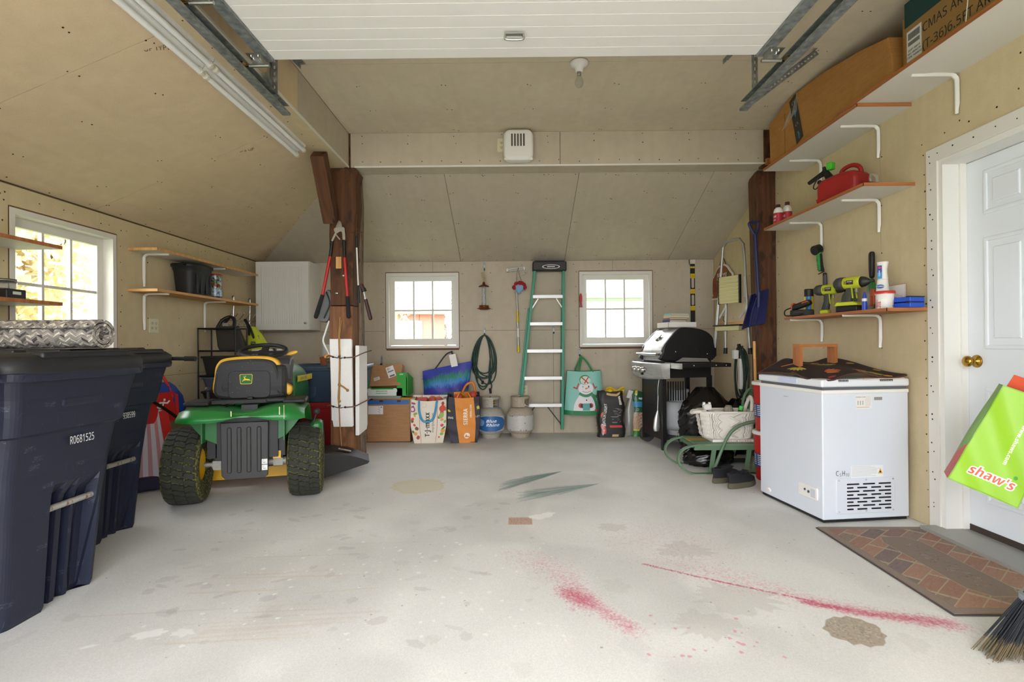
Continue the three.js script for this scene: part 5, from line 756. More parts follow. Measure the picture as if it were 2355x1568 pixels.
    g.strokeStyle = '#23794a'; g.lineWidth = W * .065; g.beginPath(); g.moveTo(W * .36, H * .5); g.quadraticCurveTo(W * .54, H * .62, W * .72, H * .5); g.stroke(); g.beginPath(); g.moveTo(W * .7, H * .54); g.lineTo(W * .9, H * .62); g.moveTo(W * .7, H * .55); g.quadraticCurveTo(W * .82, H * .68, W * .8, H * .88); g.stroke(); g.strokeStyle = '#7fc59a'; g.lineWidth = 3; for (let i = 0; i < 12; i++) { g.beginPath(); g.moveTo(W * (.38 + i * .03), H * (.5 + .04 * Math.sin(i / 11 * 3))); g.lineTo(W * (.38 + i * .03), H * (.57 + .05 * Math.sin(i / 11 * 3))); g.stroke(); }
    e(.55, .66, .05, .03, '#f2eaec'); e(.55, .655, .018, .016, '#222'); for (const x of [.4, .66]) { e(x, .78, .06, .055, '#c43a34'); e(x + (x < .5 ? .05 : -.04), .785, .06, .05, '#1c1f26'); } g.fillStyle = '#4ea6a0'; g.fillRect(W * .45, H * .73, W * .18, H * .16); g.fillStyle = '#7f8f92'; g.fillRect(W * .53, H * .73, W * .02, H * .16); e(.8, .885, .06, .018, '#c9342c');
  });
  const q = thing('snowman_bag', 'teal bag with a printed snowman hanging beside the green stepladder', 'bag', [.79, .235, -6.24]);
  const sb = (z, s) => shell((u, v) => [(u - .5) * (.46 - .08 * v) + .02 * v * 0, v * .5 - .01 * Math.sin(u * 3.1), z + s * (.06 * (1 - .75 * v) * (1 - (2 * u - 1) ** 6) + .004 * Math.sin(u * 12 + v * 5))], 24, 14, .003);
  mesh('front_panel', sb(.02, 1), sn, q); mesh('back_panel', sb(-.03, -.7), mat(0x1d7a44, .6), q); mesh('side_band', [tube([[-.228, .0, .0], [-.205, .25, 0], [-.188, .49, 0]], .008, 10, 5), tube([[.228, .0, .0], [.205, .25, 0], [.188, .49, 0]], .008, 10, 5)], mat(0x1d7a44, .6), q);
  mesh('handle', [tube([[-.06, .49, .03], [-.035, .6, .015], [-.035, .66, .01]], .012, 16, 6), tube([[.1, .48, .03], [.03, .6, .02], [-.03, .66, .01]], .012, 16, 6), tube([[-.1, .49, -.02], [-.05, .62, .0], [-.035, .66, .01]], .01, 16, 6)], mat(0x24834c, .6), q);
}
// ---------- wall hooks on the back wall ----------
{
  const hk = (label, x, y, L = .11) => { const h = thing('wall_hook', label, 'hook', [x, y, ZB], 0, 'steel strap hooks on the back wall'); mesh('strap', ext(rrect(.022, L, .01), .006, .001).translate(0, 0, .003), MT.galv, h); mesh('prong', [tube([[0, -L * .32, .006], [0, -L * .42, .04], [0, -L * .3, .055]], .006, 12, 6)], MT.black, h); mesh('screw', [ball(.006, 0, L * .3, .006, 8)], MT.chrome, h); };
  hk('steel strap hook above the copper bird feeder', -.347, 1.95); hk('steel strap hook holding the coiled green cord', -.35, 1.19, .09); hk('steel strap hook seen between the steps of the green stepladder', .455, 1.2, .09); hk('steel strap hook holding the green snowman bag', .755, .94, .1); hk('dark strap hook above the small carton', -1.555, .86, .12); hk('steel strap hook over the top cap of the green stepladder', .455, 1.99, .08);
}
// ---------- bird feeder, roller, heart, cord, level, scraper ----------
{
  const cop = mat(0x7d4526, .4, { metalness: .7 }), f = thing('bird_feeder', 'copper tube bird feeder hanging from a steel hook', 'bird feeder', [-.35, 1.44, -6.27]);
  mesh('roof', lathe([[0, .32], [.012, .318], [.018, .29], [.06, .27], [.062, .264], [0, .27]].reverse(), 24), cop, f); mesh('tray', lathe([[0, 0], [.05, 0], [.062, .01], [.062, .022], [.05, .03], [.058, .036], [.056, .048], [0, .05]], 24), cop, f); mesh('tube', lathe([[.022, .05], [.022, .268], [.02, .268], [.02, .05]], 18), MT.clearPlastic, f);
  mesh('perch_ring', new THREE.TorusGeometry(.08, .003, 6, 28).rotateX(Math.PI / 2).translate(0, .012, 0), cop, f); mesh('hanger', [tube([[-.03, .28, 0], [-.03, .03, 0]], .0025, 4, 5), tube([[.03, .28, 0], [.03, .03, 0]], .0025, 4, 5)], MT.steel, f);
  const st = []; const R = rng(3); for (let i = 0; i < 7; i++) st.push(tube([[0, .32, 0], [(R() - .5) * .06, .36 + R() * .02, (R() - .5) * .02], [(R() - .5) * .07, .4 + R() * .03, 0], [0, .43, 0]], .003, 12, 5)); mesh('twine', [...st, tube([[0, .42, 0], [0, .475, .02]], .003, 4, 5)], mat(0xb7a98a, .9), f);
  const r = thing('paint_roller', 'wire paint roller on a long yellow and silver pole', 'paint roller', [.03, 0, -6.3]);
  mesh('cage', [...[0, 1, 2, 3, 4].map(i => { const a = i / 5 * TAU; return rod([-.11, 1.895 + Math.sin(a) * .014, Math.cos(a) * .014], [.085, 1.918 + Math.sin(a) * .014, Math.cos(a) * .014], .003); })], MT.steel, r); mesh('end_cap', [rod([-.118, 1.894, 0], [-.1, 1.896, 0], .022, .022, 14), rod([.08, 1.917, 0], [.095, 1.919, 0], .022, .022, 14)], MT.white, r); mesh('wire_arm', tube([[.09, 1.918, 0], [.115, 1.91, 0], [.115, 1.865, 0], [.05, 1.835, 0], [.0, 1.81, 0], [-.005, 1.66, 0]], .004, 30, 6), MT.steel, r);
  mesh('pole', [rod([-.003, 1.67, 0], [.008, 1.36, 0], .009, .009, 12), rod([.008, 1.3, 0], [.014, 1.0, 0], .012, .012, 12)], MT.alu, r); mesh('pole_sleeve', [rod([.006, 1.42, 0], [.009, 1.29, 0], .0135, .0135, 12), rod([.013, 1.02, 0], [.015, .945, 0], .015, .016, 12)], mat(0xd6c01e, .5), r); mesh('pole_label', rod([.010, 1.22, 0], [.012, 1.12, 0], .0125, .0125, 12), MT.white, r);
  const h = thing('heart_ornament', 'small blue fabric heart with red roses hung over the roller pole', 'ornament', [.06, 1.68, -6.25]);
  mesh('heart', ext(smooth([[0, -.065], [-.045, -.01], [-.055, .03], [-.03, .055], [0, .04], [.03, .055], [.055, .03], [.045, -.01]], 4), .04, .015).rotateZ(-.15), mat(0x7fa6c9, .8), h); for (const [x, y] of [[-.06, .01], [-.035, .05], [.005, .06], [.05, .04], [.06, .01], [.03, .055]]) mesh('rose', [0, 1, 2].map(k => new THREE.TorusGeometry(.008 + k * .006, .006, 6, 12).translate(x, y, .02 - k * .004)), mat(0x9e1c26, .8), h); mesh('string', [tube([[-.03, .06, 0], [-.03, .15, 0], [-.012, .24, 0]], .002, 8, 5), tube([[.03, .06, 0], [.0, .16, 0], [-.012, .24, 0]], .002, 8, 5)], MT.rust, h);
  const cordLoop = (n, seed, cx, cy, rx, ry, z, rad) => { const R = rng(seed), P = []; for (let k = 0; k < n; k++) { const ax = rx * (.55 + R() * .5), ay = ry * (.72 + R() * .38), ox = (R() - .5) * rx * .5, oz = R() * .045, tilt = (R() - .5) * .35; for (let i = 0; i < 10; i++) { const a = Math.PI / 2 + i / 10 * TAU, x = Math.cos(a) * ax * (1 - .38 * (Math.sin(a) + 1) / 2), y = Math.sin(a) * ay - (ay - ry) ; P.push([cx + x + ox * (1 - Math.sin(a)) / 2 + tilt * (y - ry) * .3, cy + y, z + oz]); } } return tube(P, rad, P.length * 5, 7); };
  const grn = mat(0x15382c, .5), c = thing('extension_cord', 'long dark green extension cord coiled on a back wall hook', 'cord', [0, 0, 0]);
  mesh('cable', cordLoop(9, 17, -.35, .845, .165, .3, -6.335, .0075), grn, c); mesh('cable_end', tube([[-.28, .9, -6.3], [-.3, .7, -6.29], [-.27, .56, -6.3], [-.29, .5, -6.3]], .0075, 20, 7), grn, c); mesh('plug', [rod([-.288, .53, -6.295], [-.282, .47, -6.295], .016, .012), rod([-.37, .62, -6.29], [-.38, .58, -6.29], .014, .012)], MT.black, c);
  const c2 = thing('extension_cord', 'green cord looped with a white power strip on the right wall', 'cord', [2.2, .75, -5.42], -Math.PI / 2);
  mesh('cable', cordLoop(5, 5, 0, 0, .16, .25, -.07, .008), mat(0x1c332c, .5), c2); mesh('power_strip', [rb(.055, .3, .035, .01, .06, -.02, -.02), rb(.06, .09, .05, .012, -.01, .17, -.0)], MT.white, c2); mesh('plug', [rod([.0, .27, -.03], [.02, .22, -.03], .018), rod([.1, -.2, -.04], [.1, -.3, -.05], .006), rb(.03, .04, .03, .006, .08, -.22, -.03)], MT.black, c2);
  const l = thing('spirit_level', 'long black and yellow spirit level standing against the back wall', 'spirit level', [2.075, 1.235, -6.335]), yl = mat(0xd8b71a, .45);
  mesh('body', [slab(-.026, .026, 0, .72, -.012, .012)], MT.black, l); mesh('grip_slot', [ext(rrect(.03, .12, .012, 0, .5), .028).translate(0, 0, 0), ext(rrect(.03, .12, .012, 0, .3), .028)], mat(0xb8b2a4, .7), l); for (const y of [.205, .4, .58]) mesh('vial_block', [rb(.054, .055, .03, .006, 0, y, .002), rod([-.018, y, .018], [.018, y, .018], .008, .008, 10)], yl, l); mesh('end_mark', bx(.054, .02, .026, 0, .68, 0), yl, l); 
  solo('wood_spacer', 'pale strip of wood on the back wall above and behind the spirit level', 'board', [slab(-.032, -.027, -.77, .0, -.01, .012), slab(-.032, .034, -.055, .0, -.01, .012)], mat(0xd3cfc4, .7), [2.073, 2.005, -6.338]);
  const s = thing('putty_knife', 'red handled scraper on the left side of the right window', 'scraper', [.775, 1.46, ZB + .025]); mesh('handle', ext(smooth([[-.012, .05], [-.016, .13], [.0, .165], [.016, .13], [.012, .05]], 4), .02, .006), mat(0xb0241f, .5), s); mesh('blade', ext([[-.018, 0], [.018, 0], [.012, .055], [-.012, .055]], .006), mat(0x8c4038, .5), s);
}
// ---------- propane tanks ----------
function tank(name, label, p, turn, body, collar) {
  const t = thing(name, label, 'propane tank', p, turn, 'propane tanks');
  mesh('body', lathe([[.0, .035], [.1, .04], [.135, .06], [.152, .1], [.154, .2], [.154, .225], [.15, .26], [.13, .31], [.09, .335], [0, .345]], 40), body, t); mesh('foot_ring', lathe([[.1, 0], [.106, 0], [.112, .05], [.106, .05]].reverse(), 32), collar, t);
  mesh('collar', [ext((() => { const s = new THREE.Shape(); s.absarc(0, 0, .104, .55, TAU - .55 + Math.PI * 0); s.absarc(0, 0, .098, TAU - .55, .55, true); return s; })(), .1).rotateX(-Math.PI / 2).rotateY(-Math.PI / 2 * 0 - .9).translate(0, .39, 0), lathe([[.1, .425], [.106, .43], [.106, .452], [.1, .455], [.096, .44]].reverse(), 32)], collar, t);
  mesh('valve', [rod([0, .34, 0], [0, .42, 0], .02, .018, 12), rod([-.05, .39, .02], [.05, .39, .02], .014), ball(.024, 0, .43, 0, 10)], MT.brass, t); return t;
}
{
  const sprayed = (c, spots) => { const R = rng(spots); return mat(0xffffff, .55, { map: tex(512, 512, g => { g.fillStyle = c; g.fillRect(0, 0, 512, 512); for (let i = 0; i < 1500; i++) { g.globalAlpha = .12 + R() * .3; blob(g, R() * 512, R() * 512, 1 + R() * 6, 1 + R() * 5, ['#8a7f72', '#efece6', '#6a4a34', '#b9b4aa'][R() * 4 | 0], 0, R, .6, 8); } }, { size: [.4, .4] }) }); };
  const wrap = (t, y0, y1, draw, a0, a1, r = .1545) => { const g = new THREE.CylinderGeometry(r, r, y1 - y0, 40, 1, true, a0, a1 - a0).translate(0, (y0 + y1) / 2, 0); return mesh('label_wrap', g, fitMat(tex(768, 384, draw, { clamp: true }), .4), t); };
  const a = tank('propane_tank', 'grey propane tank with a blue oval label, beside the orange bag', [-.275, 0, -6.1], .2, sprayed('#a9a69c', 3), sprayed('#a8a296', 5));
  wrap(a, .085, .25, (g, W, H) => { g.fillStyle = '#c9ccd0'; g.fillRect(0, 0, W, H); g.fillStyle = '#2a66a4'; g.beginPath(); g.ellipse(W * .5, H * .5, W * .5, H * .52, 0, 0, 7); g.fill(); text(g, 'Blue', W * .52, H * .32, H * .27, '#eef2f6', 'sans-serif', { skew: -.25, align: 'center' }); text(g, 'Rhino', W * .56, H * .58, H * .27, '#eef2f6', 'sans-serif', { skew: -.25 }); g.fillStyle = '#8fb6da'; g.beginPath(); g.ellipse(W * .24, H * .45, W * .08, H * .22, .3, 0, 7); g.fill(); g.beginPath(); g.moveTo(W * .2, H * .3); g.lineTo(W * .17, H * .1); g.lineTo(W * .27, H * .28); g.fill(); }, -1.5, 1.2);
  const b = tank('propane_tank', 'scuffed tan propane tank with a worn white label', [.055, 0, -6.12], .4, sprayed('#ada292', 8), sprayed('#a89c8a', 9));
  const R = rng(6); wrap(b, .085, .25, (g, W, H) => { g.fillStyle = '#c4c2bc'; g.fillRect(0, 0, W, H); for (let i = 0; i < 900; i++) { g.globalAlpha = .35; blob(g, R() * W, R() * H, 2 + R() * 12, 1 + R() * 5, ['#e4e2de', '#a29a8e', '#8f9aa4', '#b6aa98'][R() * 4 | 0], 0, R, .6, 8); } g.globalAlpha = 1; for (let i = 0; i < 40; i++) blob(g, R() * W, H * (R() < .5 ? R() * .06 : .94 + R() * .06), 6 + R() * 10, 3 + R() * 8, '#7a6450', 0, R); blob(g, W * .5, H * .5, 9, 12, '#8a5a34', 0, R); }, -1.7, 1.6);
}
// ---------- stepladder ----------
{
  const fg = mat(0x1f8a6c, .45), l = thing('step_ladder', 'green fibreglass stepladder hanging folded on the back wall', 'ladder', [0, 0, 0]), zf = -6.235;
  // rails and step ends measured on the wall
  const RL = y => .24 - (1.9 - y) * .112, RR = y => .578 - (1.9 - y) * .016 + 0;
  const rail = (f, y0, y1, x) => ext([[f(y0) - .016, y0], [f(y0) + .016, y0], [f(y1) + .016, y1], [f(y1) - .016, y1]], .06, .003).translate(x, 0, zf);
  mesh('front_rail', rail(RL, .06, 1.9, 0), fg, l); mesh('front_rail', rail(RR, .06, 1.9, -.012), fg, l); mesh('rear_rail', rail(y => RL(y) - .012, .16, 1.45, -.005).translate(0, 0, -.055), fg, l); mesh('rear_rail', rail(y => RR(y) - .014, .1, 1.45, 0).translate(0, 0, -.055), fg, l);
  for (const y of [1.575, 1.265, .955, .645, .335]) mesh('step', [bx(RR(y) - RL(y) - .03, .03, .075, (RR(y) + RL(y)) / 2 - .006, y, zf), bx(RR(y) - RL(y) - .03, .03, .004, (RR(y) + RL(y)) / 2 - .006, y + .006, zf + .04), ...[-.03, -.015, 0, .015, .03].map(q => bx(RR(y) - RL(y) - .03, .004, .006, (RR(y) + RL(y)) / 2 - .006, y + .0165, zf + q))].map(g => g.rotateZ(0)), MT.alu, l);
  const cap = mesh('top_cap', [rb(.385, .105, .13, .012, .405, 1.925, zf + .0), rb(.34, .02, .1, .006, .405, 1.98, zf)], MT.black, l); print('cap_badge', .2, .05, 900, (g, W, H) => { g.fillStyle = '#e2e2e0'; g.beginPath(); g.ellipse(W / 2, H / 2, W / 2, H / 2, 0, 0, 7); g.fill(); g.fillStyle = '#151515'; g.beginPath(); g.ellipse(W / 2, H / 2, W * .44, H * .38, 0, 0, 7); g.fill(); text(g, 'WERNER', W / 2, H / 2, H * .44, '#ececea'); }, cap, [.42, 1.915, zf + .0665]);
  for (const [y, s] of [[1.5, 1], [.26, 1]]) for (const k of [-1, 1]) { const x0 = k < 0 ? RL(y) : RR(y) - .012; mesh('knee_brace', bar([x0 - k * .01, y - .05 - (y < 1 ? .1 : 0), zf - .01], [x0 - k * (y < 1 ? .17 : .08), y + .06, zf - .01], .012, .02, [0, 0, 1]), y < 1 ? MT.black : MT.alu, l); }
}
// ---------- sacks ----------
{
  const R = rng(15), crumple = (w, h, d, name, label, p, turn, fr, sd) => { const t = thing(name, label, 'sack', p, turn); mesh('sack', loft(Array.from({ length: 13 }, (_, j) => { const v = j / 12, kk = v > .85 ? 1 - (v - .85) * 2.2 : 1, n = 36; return Array.from({ length: n }, (_, i) => { const a = -i / n * TAU, c = Math.cos(a), s = Math.sin(a), e = 2 / 4.5, q = 1 + .035 * Math.sin(i * 1.7 + j * 2.1) * (j ? 1 : 0); return [w / 2 * Math.sign(c) * Math.abs(c) ** e * q * (1 - .08 * v) + .01 * Math.sin(j), v * h + (v > .9 ? .012 * Math.sin(i * 1.3) : 0), d / 2 * Math.sign(s) * Math.abs(s) ** e * q * kk]; }); })), fr, t); return t; };
  const ch = fitMat(tex(1024, 640, (g, W, H) => {
    g.fillStyle = '#201f20'; g.fillRect(0, 0, W, H); for (let i = 0; i < 700; i++) { g.globalAlpha = .25; blob(g, R() * W, R() * H, 4 + R() * 16, 2 + R() * 8, R() < .5 ? '#3c3a3a' : '#121212', R() * 3, R); } g.globalAlpha = 1;
    // the loft runs u clockwise from +x; the front (+z) lies at u = .75
    const X = u => W * u; g.fillStyle = '#d0483c'; g.fillRect(X(.64), H * .72, X(.08), H * .2); g.fillStyle = '#e2dcd8'; g.beginPath(); g.ellipse(X(.675), H * .82, W * .028, H * .13, 0, 0, 7); g.fill(); g.fillStyle = '#c02a30'; g.beginPath(); g.ellipse(X(.675), H * .82, W * .023, H * .115, 0, 0, 7); g.fill(); text(g, 'Kingsford', X(.675), H * .82, H * .06, '#f2eeea', 'sans-serif', { rot: -Math.PI / 2, sx: .8 }); text(g, 'MATCH LIGHT', X(.708), H * .5, H * .075, '#e8e2da', 'sans-serif', { rot: -Math.PI / 2 }); blob(g, X(.665), H * .5, W * .02, H * .07, '#c46a2c', 0, R, .6); g.fillStyle = '#d9cfc0'; g.fillRect(X(.8), H * .1, W * .038, H * .18); g.fillStyle = '#444'; for (let i = 0; i < 5; i++) g.fillRect(X(.806), H * (.13 + i * .03), W * .026, 4); g.fillStyle = '#cf4438'; g.fillRect(X(.74), H * .73, W * .1, H * .05); g.fillStyle = '#aaa49c'; for (let i = 0; i < 30; i++) g.fillRect(X(.745) + R() * W * .07, H * (.34 + R() * .36), 8 + R() * 30, 4); g.fillStyle = '#c8a878'; g.fillRect(X(.73), H * .02, W * .11, H * .05); g.fillRect(X(.75), H * .93, W * .03, H * .05);
  }, { clamp: true }), .5);
  ch.map.flipY = true;
  const c = crumple(.3, .5, .15, 'charcoal_sack', 'black and red sack of charcoal briquettes standing by the back wall', [1.065, 0, -6.08], 0, ch);
  mesh('yellow_packet', shell((u, v) => [-.05 + u * .2, .46 + v * .08 + .02 * Math.sin(u * 8), .0 + .03 * v + .01 * Math.sin(v * 9)], 10, 6, .02), mat(0xd9b81c, .4), c);
  const sd = fitMat(tex(768, 512, (g, W, H) => { g.fillStyle = '#b59a84'; g.fillRect(0, 0, W, H); for (let i = 0; i < 9000; i++) { g.fillStyle = ['#d6b99a', '#8d6a52', '#e6d8c6', '#5d4a3c', '#c48a6a'][R() * 5 | 0]; g.fillRect(R() * W, R() * H, 2 + R() * 4, 2 + R() * 3); } g.fillStyle = '#1d5c38'; g.fillRect(0, 0, W, H * .46); g.fillStyle = '#3f93c2'; g.fillRect(0, H * .22, W, H * .12); g.fillStyle = '#d8c62a'; g.fillRect(W * .67, 0, W * .05, H * .07); g.fillStyle = '#e2e6e2'; for (let i = 0; i < 7; i++) blob(g, W * (.7 + R() * .14), H * (.08 + R() * .12), 6 + R() * 8, 4 + R() * 8, '#dfe5e0', 0, R); g.strokeStyle = '#dfe5e0'; g.lineWidth = 3; for (const x of [.7, .76]) { g.beginPath(); g.arc(W * x, H * .4, 12, 0, 7); g.stroke(); } g.fillStyle = '#d9cf2e'; g.fillRect(0, H * .84, W, H * .03); g.fillStyle = '#2c7a3c'; g.fillRect(0, H * .87, W, H * .13); blob(g, W * .86, H * .6, W * .03, H * .16, '#a32430', .3, R); }, { clamp: true }), .3);
  crumple(.26, .5, .14, 'seed_sack', 'green and clear sack of bird seed beside the grill wheel', [1.43, 0, -6.12], 0, sd);
  const s2 = thing('plastic_bag', 'crumpled clear plastic bag left of the bird seed sack', 'plastic bag', [1.25, 0, -6.1]); mesh('bag', loft([[.03, .03, 0], [.06, .05, .02], [.05, .06, .15], [.06, .04, .3], [.03, .03, .42], [.05, .02, .47]].map(([a, b, y], j) => ellipse(a, b, y, 18, j * .012, 0, 2 + (j % 2)))), mat(0xd8d6d0, .25, { transmission: .7, thickness: 0 }), s2); mesh('paper_tag', rot(bx(.06, .09, .003), .2, .3, -.3, [.03, .47, .03]), MT.white, s2);
}
// ---------- gas grill ----------
{
  const st = mat(0xffffff, .38, { metalness: .5, map: pix(256, 256, (u, v) => { const k = 196 + (n3(u * 4, v * 64, 64) - .5) * 26 + (fbm(u, v, 8, 2) - .5) * 20; return [k, k, k * .985]; }, { size: [.4, .4] }) }), bk = mat(0x141416, .45), g = thing('gas_grill', 'stainless and black gas grill with books on its hood', 'grill', [1.64, 0, -5.55], -1.4);
  const W = .245; // local +z is the front of the grill, +x the end turned to the viewer
  const prof = [[.255, .865], [.262, .95], [.235, 1.03], [.10, 1.17], [-.0, 1.19], [-.16, 1.165], [-.25, 1.11], [-.275, 1.03], [-.262, .87]];
  for (const s of [1, -1]) mesh('hood_end', ext(smooth(prof, 3), .05, .012).rotateY(-Math.PI / 2).translate(s * (W - .005), 0, 0), bk, g);
  mesh('hood_skin', shell((u, v) => { const q = [[.256, .865], [.263, .95], [.236, 1.03], [.17, 1.1], [.10, 1.17], [0, 1.188], [-.16, 1.163], [-.25, 1.11], [-.275, 1.03], [-.262, .87]], s = v * 9, k = Math.min(8, Math.floor(s)), f = s - k; return [(u - .5) * 2 * (W - .02), q[k][1] + (q[k + 1][1] - q[k][1]) * f, q[k][0] + (q[k + 1][0] - q[k][0]) * f]; }, 2, 27, .006), st, g);
  mesh('end_recess', [ext([[.02, .87], [-.05, .99], [-.075, 1.0], [-.1, .985], [-.14, .89], [-.24, .875]], .01, .003).rotateY(-Math.PI / 2).translate(W + .021, 0, 0)], mat(0x0a0a0b, .7), g); mesh('end_bolt', [ball(.008, W + .02, .955, .13, 8), ball(.008, W + .02, .93, -.2, 8)], MT.chrome, g);
  const hd = mesh('handle', [rod([-.24, .93, .315], [.24, .93, .315], .013), rod([-.22, .93, .25], [-.22, .93, .315], .01), rod([.22, .93, .25], [.22, .93, .315], .01)], MT.chrome, g); mesh('gauge', [rod([0, 1.08, .185], [0, 1.095, .2], .03, .03, 20), rot(bx(.1, .05, .01), -.8, 0, 0, [0, 1.105, .19])], MT.steel, g);
  mesh('firebox', [slab(-W, W, .70, .868, -.25, .24)], mat(0x0f0f10, .55), g);
  mesh('control_panel', loft([-1, -.6, -.2, .2, .6, 1].map(k => { const x = k * .37, b = .325 + .05 * (1 - k * k), n = []; return [[x, .845, .24], [x, .848, b - .015], [x, .835, b + .006], [x, .72 - .02 * (1 - k * k), b + .006 - .02], [x, .70 - .02 * (1 - k * k), b - .03], [x, .70, .24]]; })), st, g);
  for (const x of [-.1, .0, .1]) mesh('knob', lathe([[0, 0], [.026, 0], [.03, .01], [.026, .02], [.022, .05], [0, .052]], 20).rotateX(Math.PI / 2).translate(x, .778, .375), MT.chrome, g); mesh('igniter', rod([.03, .735, .36], [.03, .735, .385], .012), MT.black, g);
  mesh('side_shelf', [slab(W + .01, W + .32, .815, .85, -.27, .22), slab(W + .02, W + .3, .835, .852, -.26, .21)], bk, g); mesh('side_shelf', [slab(-W - .32, -W - .01, .815, .85, -.27, .22)], bk, g); mesh('shelf_trim', [slab(W + .0, W + .322, .80, .852, .215, .235)], st, g); mesh('griddle', ext([[-.18, .855], [-.15, .89], [.1, .90], [.17, .86]], .02, .003).rotateY(-Math.PI / 2).translate(W + .1, 0, 0), MT.alu, g); mesh('shelf_bolt', [ball(.008, W + .32, .832, .1, 8), ball(.008, W + .32, .832, -.12, 8), ball(.008, W + .32, .832, -.22, 8)], MT.chrome, g);
  for (const [x, z] of [[W - .02, .24], [W - .02, -.24], [-W + .02, .24], [-W + .02, -.24]]) mesh('leg', slab(x - .02, x + .02, x < 0 ? .05 : 0, .72, z - .02, z + .02), bk, g);
  mesh('cart_panel', [slab(-W + .0, W - .04, .1, .70, .245, .258), slab(-W, W - .04, .40, .404, .257, .26)], mat(0x19191a, .3), g); mesh('bottom_shelf', slab(-W, W, .1, .115, -.25, .25), bk, g); mesh('side_panel_back', slab(-W + .03, W - .03, .12, .45, -.25, -.24), bk, g);
  for (const z of [.2, -.2]) { const w = mesh('wheel', [rod([-W - .04, .082, z], [-W + .0, .082, z], .082, .082, 26)], mat(0x3c3a38, .85), g); mesh('hub', rod([-W - .045, .082, z], [-W + .006, .082, z], .03, .03, 14), MT.black, w); }
  mesh('heat_guard', Array.from({ length: 9 }, (_, i) => slab(W - .09, W - .08, .47, .66, .18 - i * .026, .19 - i * .026)), bk, g);
  const sp = thing('foil_spatula', 'silver foil wrapped tool hanging by a string from the grill', 'utensil', [1.41, .18, -5.32]); mesh('string', tube([[0, .52, 0], [-.015, .4, 0], [-.01, .3, 0]], .004, 8, 5), MT.steel, sp); mesh('shaft', rod([-.012, .34, 0], [-.02, .18, 0], .006), MT.alu, sp); mesh('foil', loft([ellipse(.025, .012, 0, 12, -.03), ellipse(.035, .014, .03, 12, -.03), ellipse(.03, .012, .12, 12, -.025), ellipse(.008, .008, .2, 12, -.018)]), mat(0xb9b9b6, .35, { metalness: .9 }), sp);
  const t = tank('propane_tank', 'white propane tank standing inside the grill cart', [1.655, .117, -5.53], .7, mat(0xc9cacb, .45), mat(0xc9cacb, .45));
  const lw = new THREE.CylinderGeometry(.1545, .1545, .18, 30, 1, true, -1.2, 2.2).translate(0, .17, 0); mesh('label_wrap', lw, fitMat(tex(512, 256, (c, W, H) => { c.fillStyle = '#ccd0d4'; c.fillRect(0, 0, W, H); c.strokeStyle = c.fillStyle = '#7788a4'; c.lineWidth = 2; for (let i = 0; i < 3; i++) { c.strokeRect(10 + i * 170, 8, 150, 110); c.strokeRect(10 + i * 170, 130, 150, 110); for (let k = 0; k < 7; k++) c.fillRect(20 + i * 170, 20 + k * 14, 60 + (k * 37 % 70), 4); } }, { clamp: true }), .4), t);
  // books and tray on the hood
  const book = (label, c, w, h, d, x, y, z, a) => { const b = thing('book', label, 'book', [x, y, z], a); mesh('cover', [slab(-w / 2, w / 2, 0, .003, -d / 2, d / 2), slab(-w / 2, w / 2, h - .003, h, -d / 2, d / 2), slab(-w / 2 - .003, -w / 2, 0, h, -d / 2, d / 2)], mat(c, .55), b); mesh('pages', slab(-w / 2, w / 2 - .005, .003, h - .003, -d / 2 + .004, d / 2 - .004), mat(0xd6c9ae, .9), b); };
  const tr = thing('plastic_tray', 'shallow white tray on the grill hood under the books', 'tray', [1.655, 1.197, -5.56], -1.4); mesh('tray', [rb(.26, .006, .3, .003, 0, .003, 0), slab(-.13, .13, 0, .05, .144, .15), slab(-.13, .13, 0, .05, -.15, -.144), slab(-.13, -.124, 0, .05, -.15, .15), slab(.124, .13, 0, .05, -.15, .15)], MT.white, tr);
  const X = 1.645, Z = -5.52; book('dark navy book at the bottom of the stack on the grill', 0x23203c, .2, .036, .13, X, 1.204, Z, .35); book('purple blue book, second from the bottom on the grill', 0x35307a, .19, .03, .13, X - .02, 1.241, Z, .28); book('thin brown book in the middle of the stack on the grill', 0x6a5130, .2, .018, .13, X - .01, 1.272, Z, .2); book('cream covered book, second from the top of the grill stack', 0xcfc2a4, .21, .026, .14, X + .0, 1.291, Z, .3); book('book with a light blue spine on top of the grill stack', 0x7ab6bc, .2, .018, .13, X + .0, 1.318, Z, .24);
}
